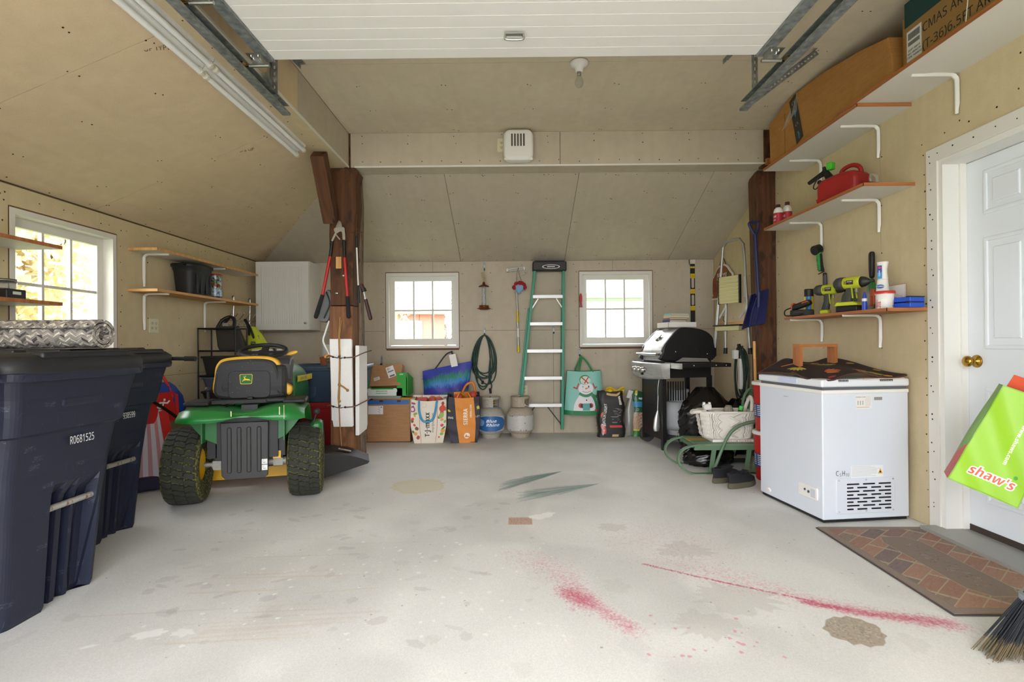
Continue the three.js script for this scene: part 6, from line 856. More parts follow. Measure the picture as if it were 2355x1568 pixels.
// ---------- right wall behind the post ----------
const onRight = (name, label, cat, y, z, out = .02) => thing(name, label, cat, [XR - out, y, z], -Math.PI / 2); // local +z into the room, +x away from the camera reversed: local x = world z
{
  const s = onRight('christmas_sign', 'shaped wooden sign reading Merry Christmas with a white border', 'sign', 1.70, -6.03), out = smooth([[-.28, -.17], [-.275, -.13], [-.3, -.1], [-.29, .06], [-.24, .1], [-.2, .13], [-.13, .18], [0, .21], [.13, .18], [.2, .13], [.24, .1], [.29, .06], [.3, -.1], [.275, -.13], [.28, -.17]], 4);
  s.rotation.y = -Math.PI / 2; mesh('border', ext(out, .016, .003), MT.white, s); mesh('panel', ext(out.map(([x, y]) => [x * .92, y * .9]), .012, .002).translate(0, 0, .006), mat(0xffffff, .7, { map: woodTex([128, 68, 30], [156, 88, 42], {}) }), s); mesh('cord', [tube([[-.1, .18, .0], [0, .29, 0], [.1, .18, 0]], .004, 8, 5)], MT.rust, s);
  print('lettering', .5, .3, 1200, (g, W, H) => { text(g, 'Merry', W * .52, H * .24, H * .34, '#e0d8cc', 'serif', { sx: .9, skew: -.1 }); text(g, 'Christmas', W * .5, H * .64, H * .38, '#6e1418', 'serif', { sx: .95, skew: -.1 }); g.fillStyle = '#274a34'; g.beginPath(); g.ellipse(W * .85, H * .25, W * .05, H * .13, .5, 0, 7); g.fill(); }, s, [0, 0, .0135]);
  const b = onRight('hook_rail', 'pine board with a wire hook on the right wall below the sign', 'rail', 1.225, -5.72, .01); mesh('board', rb(1.15, .06, .018, .003), MT.pineH, b); mesh('hook', tube([[-.25, .03, .01], [-.25, .06, .03], [-.25, .1, .03]], .004, 10, 5), MT.rust, b);
  // folding step stool hung flat: front frame with a hoop, two treads, rear legs
  const l = onRight('step_stool', 'aluminium folding step stool with a hoop handle hanging on the right wall', 'step stool', 0, -5.43, .135); l.rotation.y = -1.12; const tu = (p, r = .0145) => tube(p, r, 30, 10);
  mesh('hoop_frame', tu([[-.235, .95, .03], [-.205, 1.25, .02], [-.175, 1.6, .01], [-.15, 1.9, 0], [-.135, 2.02, 0], [-.09, 2.06, 0], [.07, 2.06, 0], [.11, 2.02, 0], [.125, 1.9, 0], [.15, 1.6, .01], [.18, 1.25, .02], [.21, .95, .03]]), MT.alu, l);
  for (const k of [-1, 1]) { mesh('rear_leg', tu([[k * .155 - .01, .95, -.05], [k * .13 - .01, 1.5, -.04]], .013), MT.alu, l); mesh('strut', bar([k * .14, 1.4, -.03], [k * .13 - .07, 1.28, .0], .012, .018), MT.alu, l); }
  const cream = mat(0xcfc792, .55); mesh('tread', [rb(.25, .27, .022, .004, -.02, 1.565, .045), ...Array.from({ length: 7 }, (_, i) => rb(.24, .016, .012, .004, -.02, 1.46 + i * .035, .057, 1))], cream, l); mesh('tread', [rb(.3, .045, .09, .006, -.015, 1.18, .05)], cream, l); mesh('tread_edge', [rb(.014, .28, .03, .004, .11, 1.565, .046), rb(.014, .28, .03, .004, -.15, 1.565, .046), rb(.34, .014, .1, .004, -.015, 1.21, .055)], MT.black, l);
  mesh('caution_label', rb(.022, .2, .004, .001, .15, 1.58, .028), mat(0xc8c0b8, .6), l); for (const [x, z] of [[-.235, .03], [.21, .03], [-.165, -.05], [.145, -.05]]) mesh('foot', rod([x, .985, z], [x - Math.sign(x) * -.003, .925, z], .019, .021, 12), MT.black, l);
  const sh = thing('snow_shovel', 'blue plastic snow shovel hanging by the timber post', 'shovel', [2.085, -.08, -4.73]), bl = mat(0x1c2150, .5); mesh('shaft', rod([.01, 2.06, 0], [.03, 1.5, .02], .017), bl, sh);
  mesh('grip', [tube([[.01, 2.05, 0], [-.03, 2.12, 0], [-.035, 2.16, 0], [.035, 2.16, 0], [.035, 2.1, 0], [.012, 2.05, 0]], .012, 30, 8)], bl, sh); mesh('scoop', shell((u, v) => { const x = u - .5; return [-.04 - .12 * v * (1 - u * .7) + .16 * u * (1 - .25 * v), 1.53 - .30 * v + .05 * u, .02 + .10 * (1 - 4 * x * x) * -.6 + .09 * v - .0 * u]; }, 12, 12, .008), bl, sh); mesh('socket', rod([.03, 1.55, .02], [.03, 1.42, .01], .024, .02), bl, sh);
  mesh('rib', [tube([[-.0, 1.5, .04], [-.05, 1.38, .07], [-.09, 1.26, .11]], .006, 10, 5), tube([[.05, 1.53, .02], [.02, 1.4, .03], [-.04, 1.28, .1]], .006, 10, 5)], mat(0x2a3166, .5), sh);
  solo('broom_stick', 'bare wooden broom handle with a black tip leaning by the post', 'broom', [rod([0, .0, 0], [0, 1.05, -.04], .012)], MT.pine, [2.05, 0.0, -4.62]); const tip = thing('broom_stick', 'x', 'broom'); scene.remove(tip); used.broom_stick--;
}
// ---------- trash bags, sled, basket, buckets, shoes ----------
{
  const bagM = mat(0x0b0b0c, .24), crush = (name, label, p, rx, h, rz, seed, n = 40, rows = 22, top = .3) => { const R = rng(seed), ph = Array.from({ length: 12 }, () => R() * 6.28), fr = Array.from({ length: 12 }, () => 2 + R() * 9); const f = (a, v) => { let s = 0; for (let i = 0; i < 12; i++) s += Math.abs(Math.sin(a * Math.round(fr[i] * .7) + Math.sin(v * 5 + i) * fr[i] * .6 + ph[i])) - .6; return s / 9; }; const g = []; for (let j = 0; j <= rows; j++) { const v = j / rows, k = v < .12 ? .88 + v : v > .55 ? Math.max(top * .2, 1 - ((v - .55) / .45) ** 1.6 * (1 - top)) : 1; g.push(Array.from({ length: n }, (_, i) => { const a = -i / n * TAU, w = 1 + .42 * f(a, v * 3); return [Math.cos(a) * rx * k * w + .05 * v * Math.sin(seed), v * h + .03 * f(a * 2, v * 5) * v, Math.sin(a) * rz * k * w]; })); } return solo(name, label, 'trash bag', loft(g), bagM, p); };
  crush('trash_bag', 'large full black trash bag standing between the grill and the basket', [1.80, 0.005, -5.06], .25, .62, .17, 4); crush('trash_bag', 'low black trash bag under the green sled', [1.64, 0.005, -4.66], .2, .17, .14, 9, 36, 14); crush('trash_bag', 'slumped black trash bag behind the white basket', [2.1, 0.005, -5.15], .13, .5, .13, 6);
  const gr = mat(0x5d7a5c, .5), grD = mat(0x6c8768, .5), s = thing('sled', 'green wooden and steel push sled holding the white basket', 'sled', [0, 0, 0]);
  for (const z of [-4.33, -4.70]) { mesh('runner', shell((u, v) => { const P = [[2.02, .006], [1.8, .006], [1.5, .006], [1.40, .012], [1.315, .07], [1.30, .14], [1.345, .195], [1.43, .222], [1.5, .222]], c = new THREE.CatmullRomCurve3(P.map(([x, y]) => V(x, y, 0)), false, 'catmullrom', .5), p = c.getPointAt(u); return [p.x, p.y, z + (v - .5) * .036]; }, 60, 1, .014), gr, s); for (const [x0, x1] of [[1.55, 1.58], [1.83, 1.86]]) mesh('strut', bar([x0, .01, z], [x1, .21, z], .035, .01, [0, 0, 1]), gr, s); mesh('side_rail', slab(1.42, 2.02, .19, .226, z - .012, z + .012), gr, s); }
  for (const k of [0, 1, 2, 3]) { const z = -4.69 + k * .1; mesh('seat_slat', slab(1.44, 2.02, .226, .238, z - .01, z + .075), k === 1 ? mat(0xb08a34, .6) : grD, s); } mesh('cross_bar', [slab(1.42, 1.46, .2, .226, -4.7, -4.33)], gr, s); mesh('tow_ring', new THREE.TorusGeometry(.018, .003, 6, 16).rotateY(.6).translate(1.40, .25, -4.7), MT.steel, s);
  for (const z of [-4.30, -4.73]) { mesh('arm_rail', tube([[1.56, .02, z], [1.63, .2, z], [1.69, .32, z], [1.76, .38, z], [1.85, .41, z], [1.97, .425, z]], .013, 30, 6), gr, s); mesh('back_post', bar([1.87, .02, z], [2.05, .62, z], .03, .014, [0, 0, 1]), gr, s); } mesh('back_hoop', tube([[1.97, .36, -4.73], [1.98, .55, -4.72], [2.02, .64, -4.68], [2.06, .66, -4.5], [2.05, .62, -4.32]], .014, 30, 7), gr, s);
  solo('box_lid', 'flat white game box with red lettering under the basket on the sled', 'box', rb(.42, .022, .26, .003), MT.white, [1.80, .2495, -4.52]); print('lettering', .4, .022, 1500, (g, W, H) => text(g, 'TRUE FOR TEA BIBLE', W * .5, H * .55, H * .85, '#a8262e', 'serif'), scene.children.at(-1), [0, 0, .1305]);
  solo('strap', 'black webbing strap lying on the far sled runner', 'strap', bx(.16, .03, .012), mat(0x1b1b18, .9), [1.93, .033, -4.672]);
  // woven basket: thick strands in interlocking rows
  const wm = mat(0xdedacf, .85), b = thing('basket', 'white chunky woven basket with rope handles on the green sled', 'basket', [1.735, .262, -4.51], -.06), bw = .2, bd = .125, hh = .21; const path = (t, k) => { const P = ellipse(bw * k, bd * k, 0, 80, 0, 0, 6), i = Math.floor(t * 80) % 80, f = t * 80 % 1, a = P[i], c = P[(i + 1) % 80]; return [a[0] + (c[0] - a[0]) * f, a[2] + (c[2] - a[2]) * f]; };
  mesh('liner', loft([ellipse(bw * .84, bd * .84, 0, 40, 0, 0, 6), ellipse(bw * 1.0, bd * 1.0, hh, 40, 0, 0, 6), ellipse(bw * .95, bd * .95, hh, 40, 0, 0, 6), ellipse(bw * .8, bd * .8, .012, 40, 0, 0, 6)]), wm, b);
  const ws = []; const NW = 46, NR = 6; for (let r = 0; r < NR; r++) for (let i = 0; i < NW; i++) { const t = (i + (r % 2) * .5) / NW, y0 = r * hh / NR * .98, y1 = y0 + hh / NR * 1.35, k = y => .85 + .17 * y / hh, s0 = r % 2 ? .5 : -.5; const P = [0, .5, 1].map(q => { const y = y0 + (y1 - y0) * q, [x, z] = path((t + s0 * q / NW * 1.1 + 1) % 1, k(y) + .02 + .045 * Math.sin(q * Math.PI)); return [x, Math.max(.007, Math.min(hh + .003, y)), z]; }); const c = new THREE.CatmullRomCurve3(P.map(p => V(...p))); ws.push(new THREE.TubeGeometry(c, 4, .0085, 5)); }
  tag(mesh('strand', ws, wm, b), null, null, null, 'stuff'); mesh('rim', tube(ellipse(bw * 1.03, bd * 1.03, hh + .004, 40, 0, 0, 6), .011, 120, 7, true), wm, b); mesh('rope_handle', tube([[bw - .03, hh, -.04], [bw + .0, hh + .09, -.03], [bw + .01, hh + .12, 0], [bw + .01, hh + .08, .03], [bw + .0, hh, .045]], .015, 24, 8), wm, b); mesh('rope_handle', tube([[-bw + .0, hh - .0, -.05], [-bw - .05, hh + .0, -.04], [-bw - .07, hh - .01, .0], [-bw - .05, hh, .05], [-bw + .02, hh + .01, .07]], .014, 24, 8), wm, b);
  const sb = thing('spray_bottle', 'bottle with a white cap in the left end of the basket', 'bottle', [1.585, .276, -4.5]); mesh('bottle', lathe([[0, 0], [.03, 0], [.032, .15], [.02, .2], [0, .21]], 18), mat(0x4a4e7a, .4), sb); mesh('cap', [rot(rb(.065, .05, .05, .01), 0, 0, .15, [0, .235, 0]), rb(.02, .03, .02, .005, -.025, .26, 0), rb(.02, .025, .02, .005, .02, .262, 0)], MT.white, sb);
  const gj = thing('ribbed_jar', 'round ribbed clear glass jar in the basket', 'jar', [1.75, .276, -4.47]); mesh('jar', loft(Array.from({ length: 10 }, (_, j) => { const v = j / 9, r = .05 * Math.sqrt(Math.max(.12, Math.sin(.25 + v * 2.6))); return Array.from({ length: 48 }, (_, i) => { const a = -i / 48 * TAU, q = r * (1 + .06 * Math.cos(a * 12)); return [Math.cos(a) * q, v * .24, Math.sin(a) * q]; }); })), mat(0xb9b2a0, .15, { transmission: .55, thickness: 0 }), gj); mesh('neck', rod([0, .235, 0], [0, .25, 0], .026, .026, 18), MT.clearPlastic, gj);
  const gb = thing('green_bottle', 'clear bottle with a bright green cap in the right end of the basket', 'bottle', [1.84, .276, -4.45]); gb.rotation.z = -.0; mesh('bottle', lathe([[0, 0], [.034, 0], [.036, .13], [.03, .19], [.014, .215], [0, .216]], 18), mat(0x6a8a40, .2, { transmission: .4, thickness: 0 }), gb); mesh('cap', rot(new THREE.CylinderGeometry(.018, .019, .035, 16), 0, 0, -.4, [.005, .228, 0]), mat(0x3fc24a, .4), gb);
  const wj = solo('white_tub', 'small white lidded tub in the middle of the basket', 'tub', lathe([[0, 0], [.03, 0], [.034, .19], [.037, .19], [.037, .21], [0, .212]], 22), MT.white, [1.665, .276, -4.46]);
  // red buckets behind the freezer
  const bk = (label, y) => { const k = thing('red_bucket', label, 'bucket', [1.97, y, -4.15]); mesh('body', lathe([[0, 0], [.125, 0], [.128, .01], [.145, .33], [.15, .335], [.15, .36], [.142, .36], [.12, .02], [0, .02]], 36), mat(0xb8181a, .45), k); mesh('lid', lathe([[0, .372], [.14, .372], [.154, .366], [.154, .345], [.15, .345]].reverse(), 36), MT.white, k); mesh('label_wrap', new THREE.CylinderGeometry(.1405, .136, .1, 30, 1, true, -2.6, 1.6).translate(0, .15, 0), fitMat(tex(256, 128, (g, W, H) => { g.fillStyle = '#263f7a'; g.fillRect(0, 0, W, H); g.fillStyle = '#d8dae0'; for (let i = 0; i < 24; i++) g.fillRect(10 + (i % 4) * 60, 10 + Math.floor(i / 4) * 18, 40, 8); }, {}), .5), k); };
  bk('lower of two stacked red buckets behind the freezer', 0); bk('upper of two stacked red buckets behind the freezer, with a white lid', .374);
  // shoes: heels to the right, toes to the left
  const shoe = (label, p, a) => { const q = thing('shoe', label, 'shoe', p, a, ''); const up = mat(0x16171c, .8), fo = (k) => ({}); const O = (y, gx, gz, cx = 0) => Array.from({ length: 36 }, (_, i) => { const t = -i / 36 * TAU, c = Math.cos(t), s = Math.sin(t), w = c > 0 ? .043 : .05; return [cx + c * .142 * gx, y, s * w * gz * (1 - .1 * c)]; });
    mesh('sole', loft([O(0, .96, .95), O(.008, 1.02, 1.05), O(.034, 1.0, 1.02), O(.04, .97, .97)]), mat(0x55503f, .9), q);
    mesh('upper', loft([O(.04, .97, .95), O(.06, .95, .92), O(.078, .86, .8, .02), O(.095, .68, .66, .05), O(.105, .55, .6, .068), O(.104, .46, .5, .072), O(.06, .42, .45, .07)], true, true), up, q); mesh('collar', tube(O(.105, .53, .58, .068), .0065, 60, 6, true), up, q); mesh('tongue', rot(rb(.07, .012, .05, .005), 0, 0, -.55, [-.02, .095, 0]), up, q); mesh('heel_tab', rb(.012, .03, .025, .005, .14, .1, 0), up, q); return q; };
  const q1 = shoe('left one of the two black slip-on shoes by the freezer, farther away', [1.585, .0, -4.10], -2.65), q2 = shoe('black slip-on shoe with a white S mark, against the freezer', [1.635, 0, -3.95], -2.6); q1.userData.group = q2.userData.group = 'pair of black shoes'; print('s_mark', .022, .026, 2200, (g, W, H) => text(g, 'S', W / 2, H / 2, H * 1.05, '#c9ccd2', 'sans-serif', { skew: -.2, sx: 1.2 }), q2, [.06, .07, .0412], [-.25, 0, 0]);
}
// ---------- chest freezer ----------
{
  const f = thing('chest_freezer', 'white chest freezer standing by the side door', 'freezer', [1.76, 0, -3.126], .122), W = .545, D = .63, en = mat(0xd7dde6, .3, { clearcoat: .3 }); // local: x along the end, -z back along the long side
  mesh('cabinet', [rb(W, .745, D, .008, W / 2, .02 + .3725, -D / 2)], en, f); mesh('base', slab(.01, W - .01, .004, .022, -D + .01, -.01), MT.black, f); mesh('gasket', slab(.008, W - .008, .764, .782, -D + .008, -.008), mat(0x5c5f64, .8), f); mesh('top_rim', [rb(W + .006, .022, D + .006, .006, W / 2, .754, -D / 2)], MT.white, f);
  const lid = mesh('lid', [rb(W + .012, .045, D + .012, .012, W / 2, .804, -D / 2, 3)], mat(0xdfe2e6, .35), f); mesh('handle_pocket', [ext(rrect(.03, .19, .01), .008, .002).rotateZ(Math.PI / 2).rotateY(-Math.PI / 2).translate(-.0065, .806, -.31)], mat(0xc7d0ea, .4), lid); mesh('lid_vent', Array.from({ length: 9 }, (_, i) => slab(.1 + i * .007, .103 + i * .007, .812, .824, -.001, .0075)).concat(Array.from({ length: 12 }, (_, i) => slab(.36 + i * .007, .363 + i * .007, .812, .824, -.001, .0075))), MT.black, lid);
  // vent grille on the end
  const gr = mesh('vent_cover', ext(rrect(.37, .205, .012), .006, .003).translate(.265, .155, .002), en, f); const sl = []; for (let r = 0; r < 8; r++) { const y = .222 - r * .0205; for (const [x, w] of r % 2 ? [[-.12, .04], [-.045, .062], [.043, .062], [.118, .04]] : [[-.102, .078], [-.002, .076], [.098, .078]]) sl.push([x, y, w]); }
  for (const [x, y, w] of sl) mesh('vent_slot', ext(rrect(w, .0085, .0042, .285 + x, y), .002).translate(0, 0, .006), mat(0x0c0c0e, .8), gr); for (const x of [.095, .265, .435]) for (const y of [.066, .246]) mesh('screw', ball(.005, x, y, .005, 8), MT.chrome, gr);
  print('gas_mark', .09, .05, 1800, (g, W, H) => { text(g, 'C', W * .13, H * .42, H * .8, '#2b2d33', 'sans-serif', { bold: false, sx: .8 }); text(g, '5', W * .35, H * .62, H * .5, '#2b2d33', 'sans-serif', { bold: false, sx: .8 }); text(g, 'H', W * .57, H * .42, H * .8, '#2b2d33', 'sans-serif', { bold: false, sx: .8 }); text(g, '10', W * .84, H * .62, H * .5, '#2b2d33', 'sans-serif', { bold: false, sx: .8 }); }, f, [.122, .282, .0015]);
  print('caution_sticker', .205, .07, 1600, (g, W, H) => { g.fillStyle = '#e6e8ea'; g.fillRect(0, 0, W, H); g.fillStyle = '#9aa0a8'; for (let i = 0; i < 9; i++) g.fillRect(W * .03, H * (.06 + i * .1), W * (i > 2 && i < 6 ? .78 : .6 + (i * 13 % 30) / 100), 2); g.fillStyle = '#e0a21c'; g.beginPath(); g.moveTo(W * .91, H * .25); g.lineTo(W * .98, H * .7); g.lineTo(W * .84, H * .7); g.fill(); g.fillStyle = '#3a2c10'; g.beginPath(); g.arc(W * .91, H * .56, H * .08, 0, 7); g.fill(); }, f, [.275, .292, .0018]);
  print('rating_label', .1, .08, 1600, (g, W, H) => { g.fillStyle = '#e3e1dc'; g.fillRect(0, 0, W, H); text(g, 'Premium Line', W * .26, H * .16, H * .12, '#444', 'serif', { bold: false }); g.fillStyle = '#a8a49c'; for (let i = 0; i < 8; i++) g.fillRect(W * .58, H * (.12 + i * .09), W * .36, 2); for (let i = 0; i < 3; i++) g.fillRect(W * (.1 + i * .15), H * .42, W * .06, H * .3); g.fillStyle = '#c0603c'; g.fillRect(W * .04, H * .88, W * .8, 3); }, f, [.26, .695, .0015]); print('barcode', .055, .03, 1600, (g, W, H) => { g.fillStyle = '#dcdcda'; g.fillRect(0, 0, W, H); g.fillStyle = '#333'; for (let i = 0; i < 30; i++) g.fillRect(3 + i * W / 32, H * .3, 1 + (i * 7) % 2, H * .6); }, f, [.35, .715, .0015]);
  print('brand_script', .05, .016, 2400, (g, W, H) => text(g, 'Premium Line', W / 2, H / 2, H * .7, '#3c4454', 'serif', { bold: false, skew: -.3 }), f, [-.0015, .70, -.335], [0, -Math.PI / 2, 0]);
  const cp = mesh('control_panel', ext(rrect(.17, .075, .012), .01, .003).rotateY(-Math.PI / 2).translate(-.004, .155, -.125), MT.white, f); mesh('dial', [rod([-.009, .163, -.145], [-.014, .163, -.145], .007), rod([-.009, .157, -.112], [-.014, .157, -.112], .008)], mat(0x3b4a72, .4), cp); mesh('panel_print', slab(-.0103, -.0095, .13, .18, -.095, -.055), mat(0xc9cdd6, .5), cp); mesh('drain_cap', rod([.001, .06, -.52], [-.012, .055, -.52], .016, .016, 18), MT.white, f);
  // leaf rug draped on the lid
  const rugT = fitMat(tex(1024, 1024, (g, W, H) => { const R = rng(33); g.fillStyle = '#2a1a16'; g.fillRect(0, 0, W, H); for (let i = 0; i < 26000; i++) { g.globalAlpha = .3; g.fillStyle = R() < .5 ? '#3d2820' : '#1b100d'; g.fillRect(R() * W, R() * H, 2, 2); } g.globalAlpha = 1; const lf = (x, y, a, n, c, l) => { for (let i = 0; i < n; i++) { const t = a + (i - n / 2) * .35; g.fillStyle = Array.isArray(c) ? c[i % c.length] : c; g.beginPath(); g.ellipse(W * x + Math.cos(t) * l * 1.1, H * y + Math.sin(t) * l * 1.1, l * .8, l * .24, t, 0, 7); g.fill(); } }; const C = ['#8f9a32', '#a9a648', '#c07a2c', '#7a8a34']; lf(.3, .3, 2.6, 6, ['#d0a24a', '#9aa23c'], 70); lf(.62, .3, -.4, 6, C, 80); lf(.75, .75, 2.4, 7, C, 90); lf(.3, .7, .5, 6, ['#b6462c', '#c87830'], 80); for (const [x, y, c] of [[.12, .45, '#b23a34'], [.55, .9, '#d09334'], [.82, .93, '#d09334'], [.95, .7, '#c08a36'], [.9, .4, '#c08a36'], [.45, .12, '#b23a34'], [.7, .1, '#c77a30'], [.2, .9, '#b23a34']]) { g.fillStyle = c; g.beginPath(); g.ellipse(W * x, H * y, 46, 38, .3, 0, 7); g.fill(); } g.strokeStyle = '#c07a3a'; g.lineWidth = 22; g.beginPath(); g.moveTo(W * .2, H * .15); g.quadraticCurveTo(W * .6, H * .3, W * .7, H * .05); g.stroke(); }, { clamp: true }), .98);
  const yR = (u, v) => .834 + .022 * Math.exp(-(((u - .45) / .2) ** 2)) * (1 - .3 * v) + .012 * Math.sin(u * 7 + v * 5) + .03 * Math.exp(-(((u - .06) / .07) ** 2 + ((v - .62) / .12) ** 2)) + .02 * Math.exp(-(((u - 1) / .22) ** 2)) + .07 * (1 - v) * clamp((u - .02) / .35);
  const pt = (u, v) => { const c = [[-.02, -.615], [.50, -.60], [.03, -.02], [.55, -.015]], x = (c[0][0] * (1 - u) + c[1][0] * u) * (1 - v) + (c[2][0] * (1 - u) + c[3][0] * u) * v, z = (c[0][1] * (1 - u) + c[1][1] * u) * (1 - v) + (c[2][1] * (1 - u) + c[3][1] * u) * v; return [x + .02 * Math.sin(v * 6) * (u < .1 ? 1 : 0), yR(u, v), z + .03 * Math.exp(-(((u - .08) / .1) ** 2)) * v - .02 * Math.sin(u * 6.5) * v]; };
  const rg = thing('leaf_rug', 'dark brown rug with leaves and berries draped over the freezer lid', 'rug', [1.76, .0, -3.126], .122); mesh('pile', shell((u, v) => pt(u, 1 - v), 30, 30, .007), rugT, rg); const edge = []; for (let i = 0; i <= 20; i++) edge.push(pt(i / 20, 1)); for (let i = 1; i <= 20; i++) edge.push(pt(1, 1 - i / 20)); for (let i = 1; i <= 20; i++) edge.push(pt(1 - i / 20, 0)); for (let i = 1; i < 20; i++) edge.push(pt(0, i / 20)); mesh('binding', tube(edge.map(([x, y, z]) => [x, y - .003, z]), .0062, 240, 6, true), mat(0x4c3229, .9), rg); mesh('backing_fold', shell((u, v) => [.25 + u * .27, .829 + .012 * v * u, .005 + .012 * (1 - u) - v * .05], 8, 4, .004), mat(0xd8c4b0, .9), rg);
  const w = thing('wooden_frame', 'empty pine box frame standing at the back of the freezer', 'frame', [1.995, .834, -3.62], .12); mesh('rail', [slab(-.135, .135, .175, .195, -.035, .035), slab(-.135, .135, 0, .02, -.035, .035)], MT.cedarH, w); mesh('stile', [slab(-.135, -.112, .02, .175, -.035, .035), slab(.112, .135, .02, .175, -.035, .035)], MT.cedar, w);
}
// ---------- shelf above the freezer ----------
const SY = 1.2325;
function drill(name, label, p, turn, k, batt) {
  const d = thing(name, label, 'drill', p, turn), li = mat(0xb9c22c, .5), gy = mat(0x3a3a37, .65), y = .165 * k; // local +x is the nose
  mesh('motor_housing', lathe([[0, -.075], [.024, -.072], [.033, -.05], [.034, -.02], [.034, .05], [.03, .06], [0, .06]], 24).rotateZ(-Math.PI / 2).scale(k, k, k).translate(0, y, 0), li, d); mesh('motor_cap', lathe([[0, -.098], [.022, -.095], [.034, -.08], [.037, -.06], [.036, -.035], [0, -.034]], 24).rotateZ(-Math.PI / 2).scale(k, k, k).translate(0, y, 0), gy, d);
  mesh('nose', lathe(batt ? [[0, .06], [.031, .06], [.026, .08], [.014, .1], [.008, .105], [.008, .125], [0, .125]] : [[0, .06], [.03, .06], [.028, .085], [.024, .09], [.022, .13], [.014, .135], [0, .135]], 20).rotateZ(-Math.PI / 2).scale(k, k, k).translate(0, y, 0), mat(0x2a2a28, .5), d);
  mesh('grip', loft([[-.005, .015, y - .02], [-.01, .014, y - .07], [-.02, .015, y - .11], [-.025, .017, y - .135]].map(([x, r, yy]) => ellipse(r * 1.5 * k, r * 1.15 * k, yy, 18, x * k, 0, 2.6))), gy, d); mesh('trigger', rb(.012, .03, .014, .005, .03 * k, y - .05, 0), mat(0x8a8880, .5), d); mesh('accent', [bar([.012 * k, y - .03, .017 * k], [.02 * k, y - .1, .019 * k], .004, .01, [0, 0, 1]), bar([.012 * k, y - .03, -.017 * k], [.02 * k, y - .1, -.019 * k], .004, .01, [0, 0, 1])], li, d);
  if (batt) { mesh('foot', ext([[-.075, 0], [-.06, .022], [.03, .022], [.06, .01], [.06, 0]], .075, .006).scale(k, k, k).translate(-.008, .035 * k, 0), li, d); mesh('battery', rb(.125 * k, .033 * k, .07 * k, .008, -.012, .0168 * k, 0), MT.black, d); } else mesh('foot', rb(.06, .03, .055, .014, -.025, .0152, 0), li, d);
  for (const s of [-1, 1]) print('side_badge', .06, .026, 1600, (g, W, H) => { g.fillStyle = '#1c1d1a'; g.fillRect(W * .25, 0, W * .75, H); text(g, 'RYOBI', W * .62, H * .35, H * .42, '#d8d8d2'); text(g, '18V', W * .62, H * .75, H * .36, '#c23c5a'); g.fillStyle = '#23241e'; for (let i = 0; i < 4; i++) g.fillRect(i * W * .06, H * .1, W * .03, H * .8); }, d, [.005, y, s * .0345 * k], [0, s > 0 ? 0 : Math.PI, 0]); return d;
}
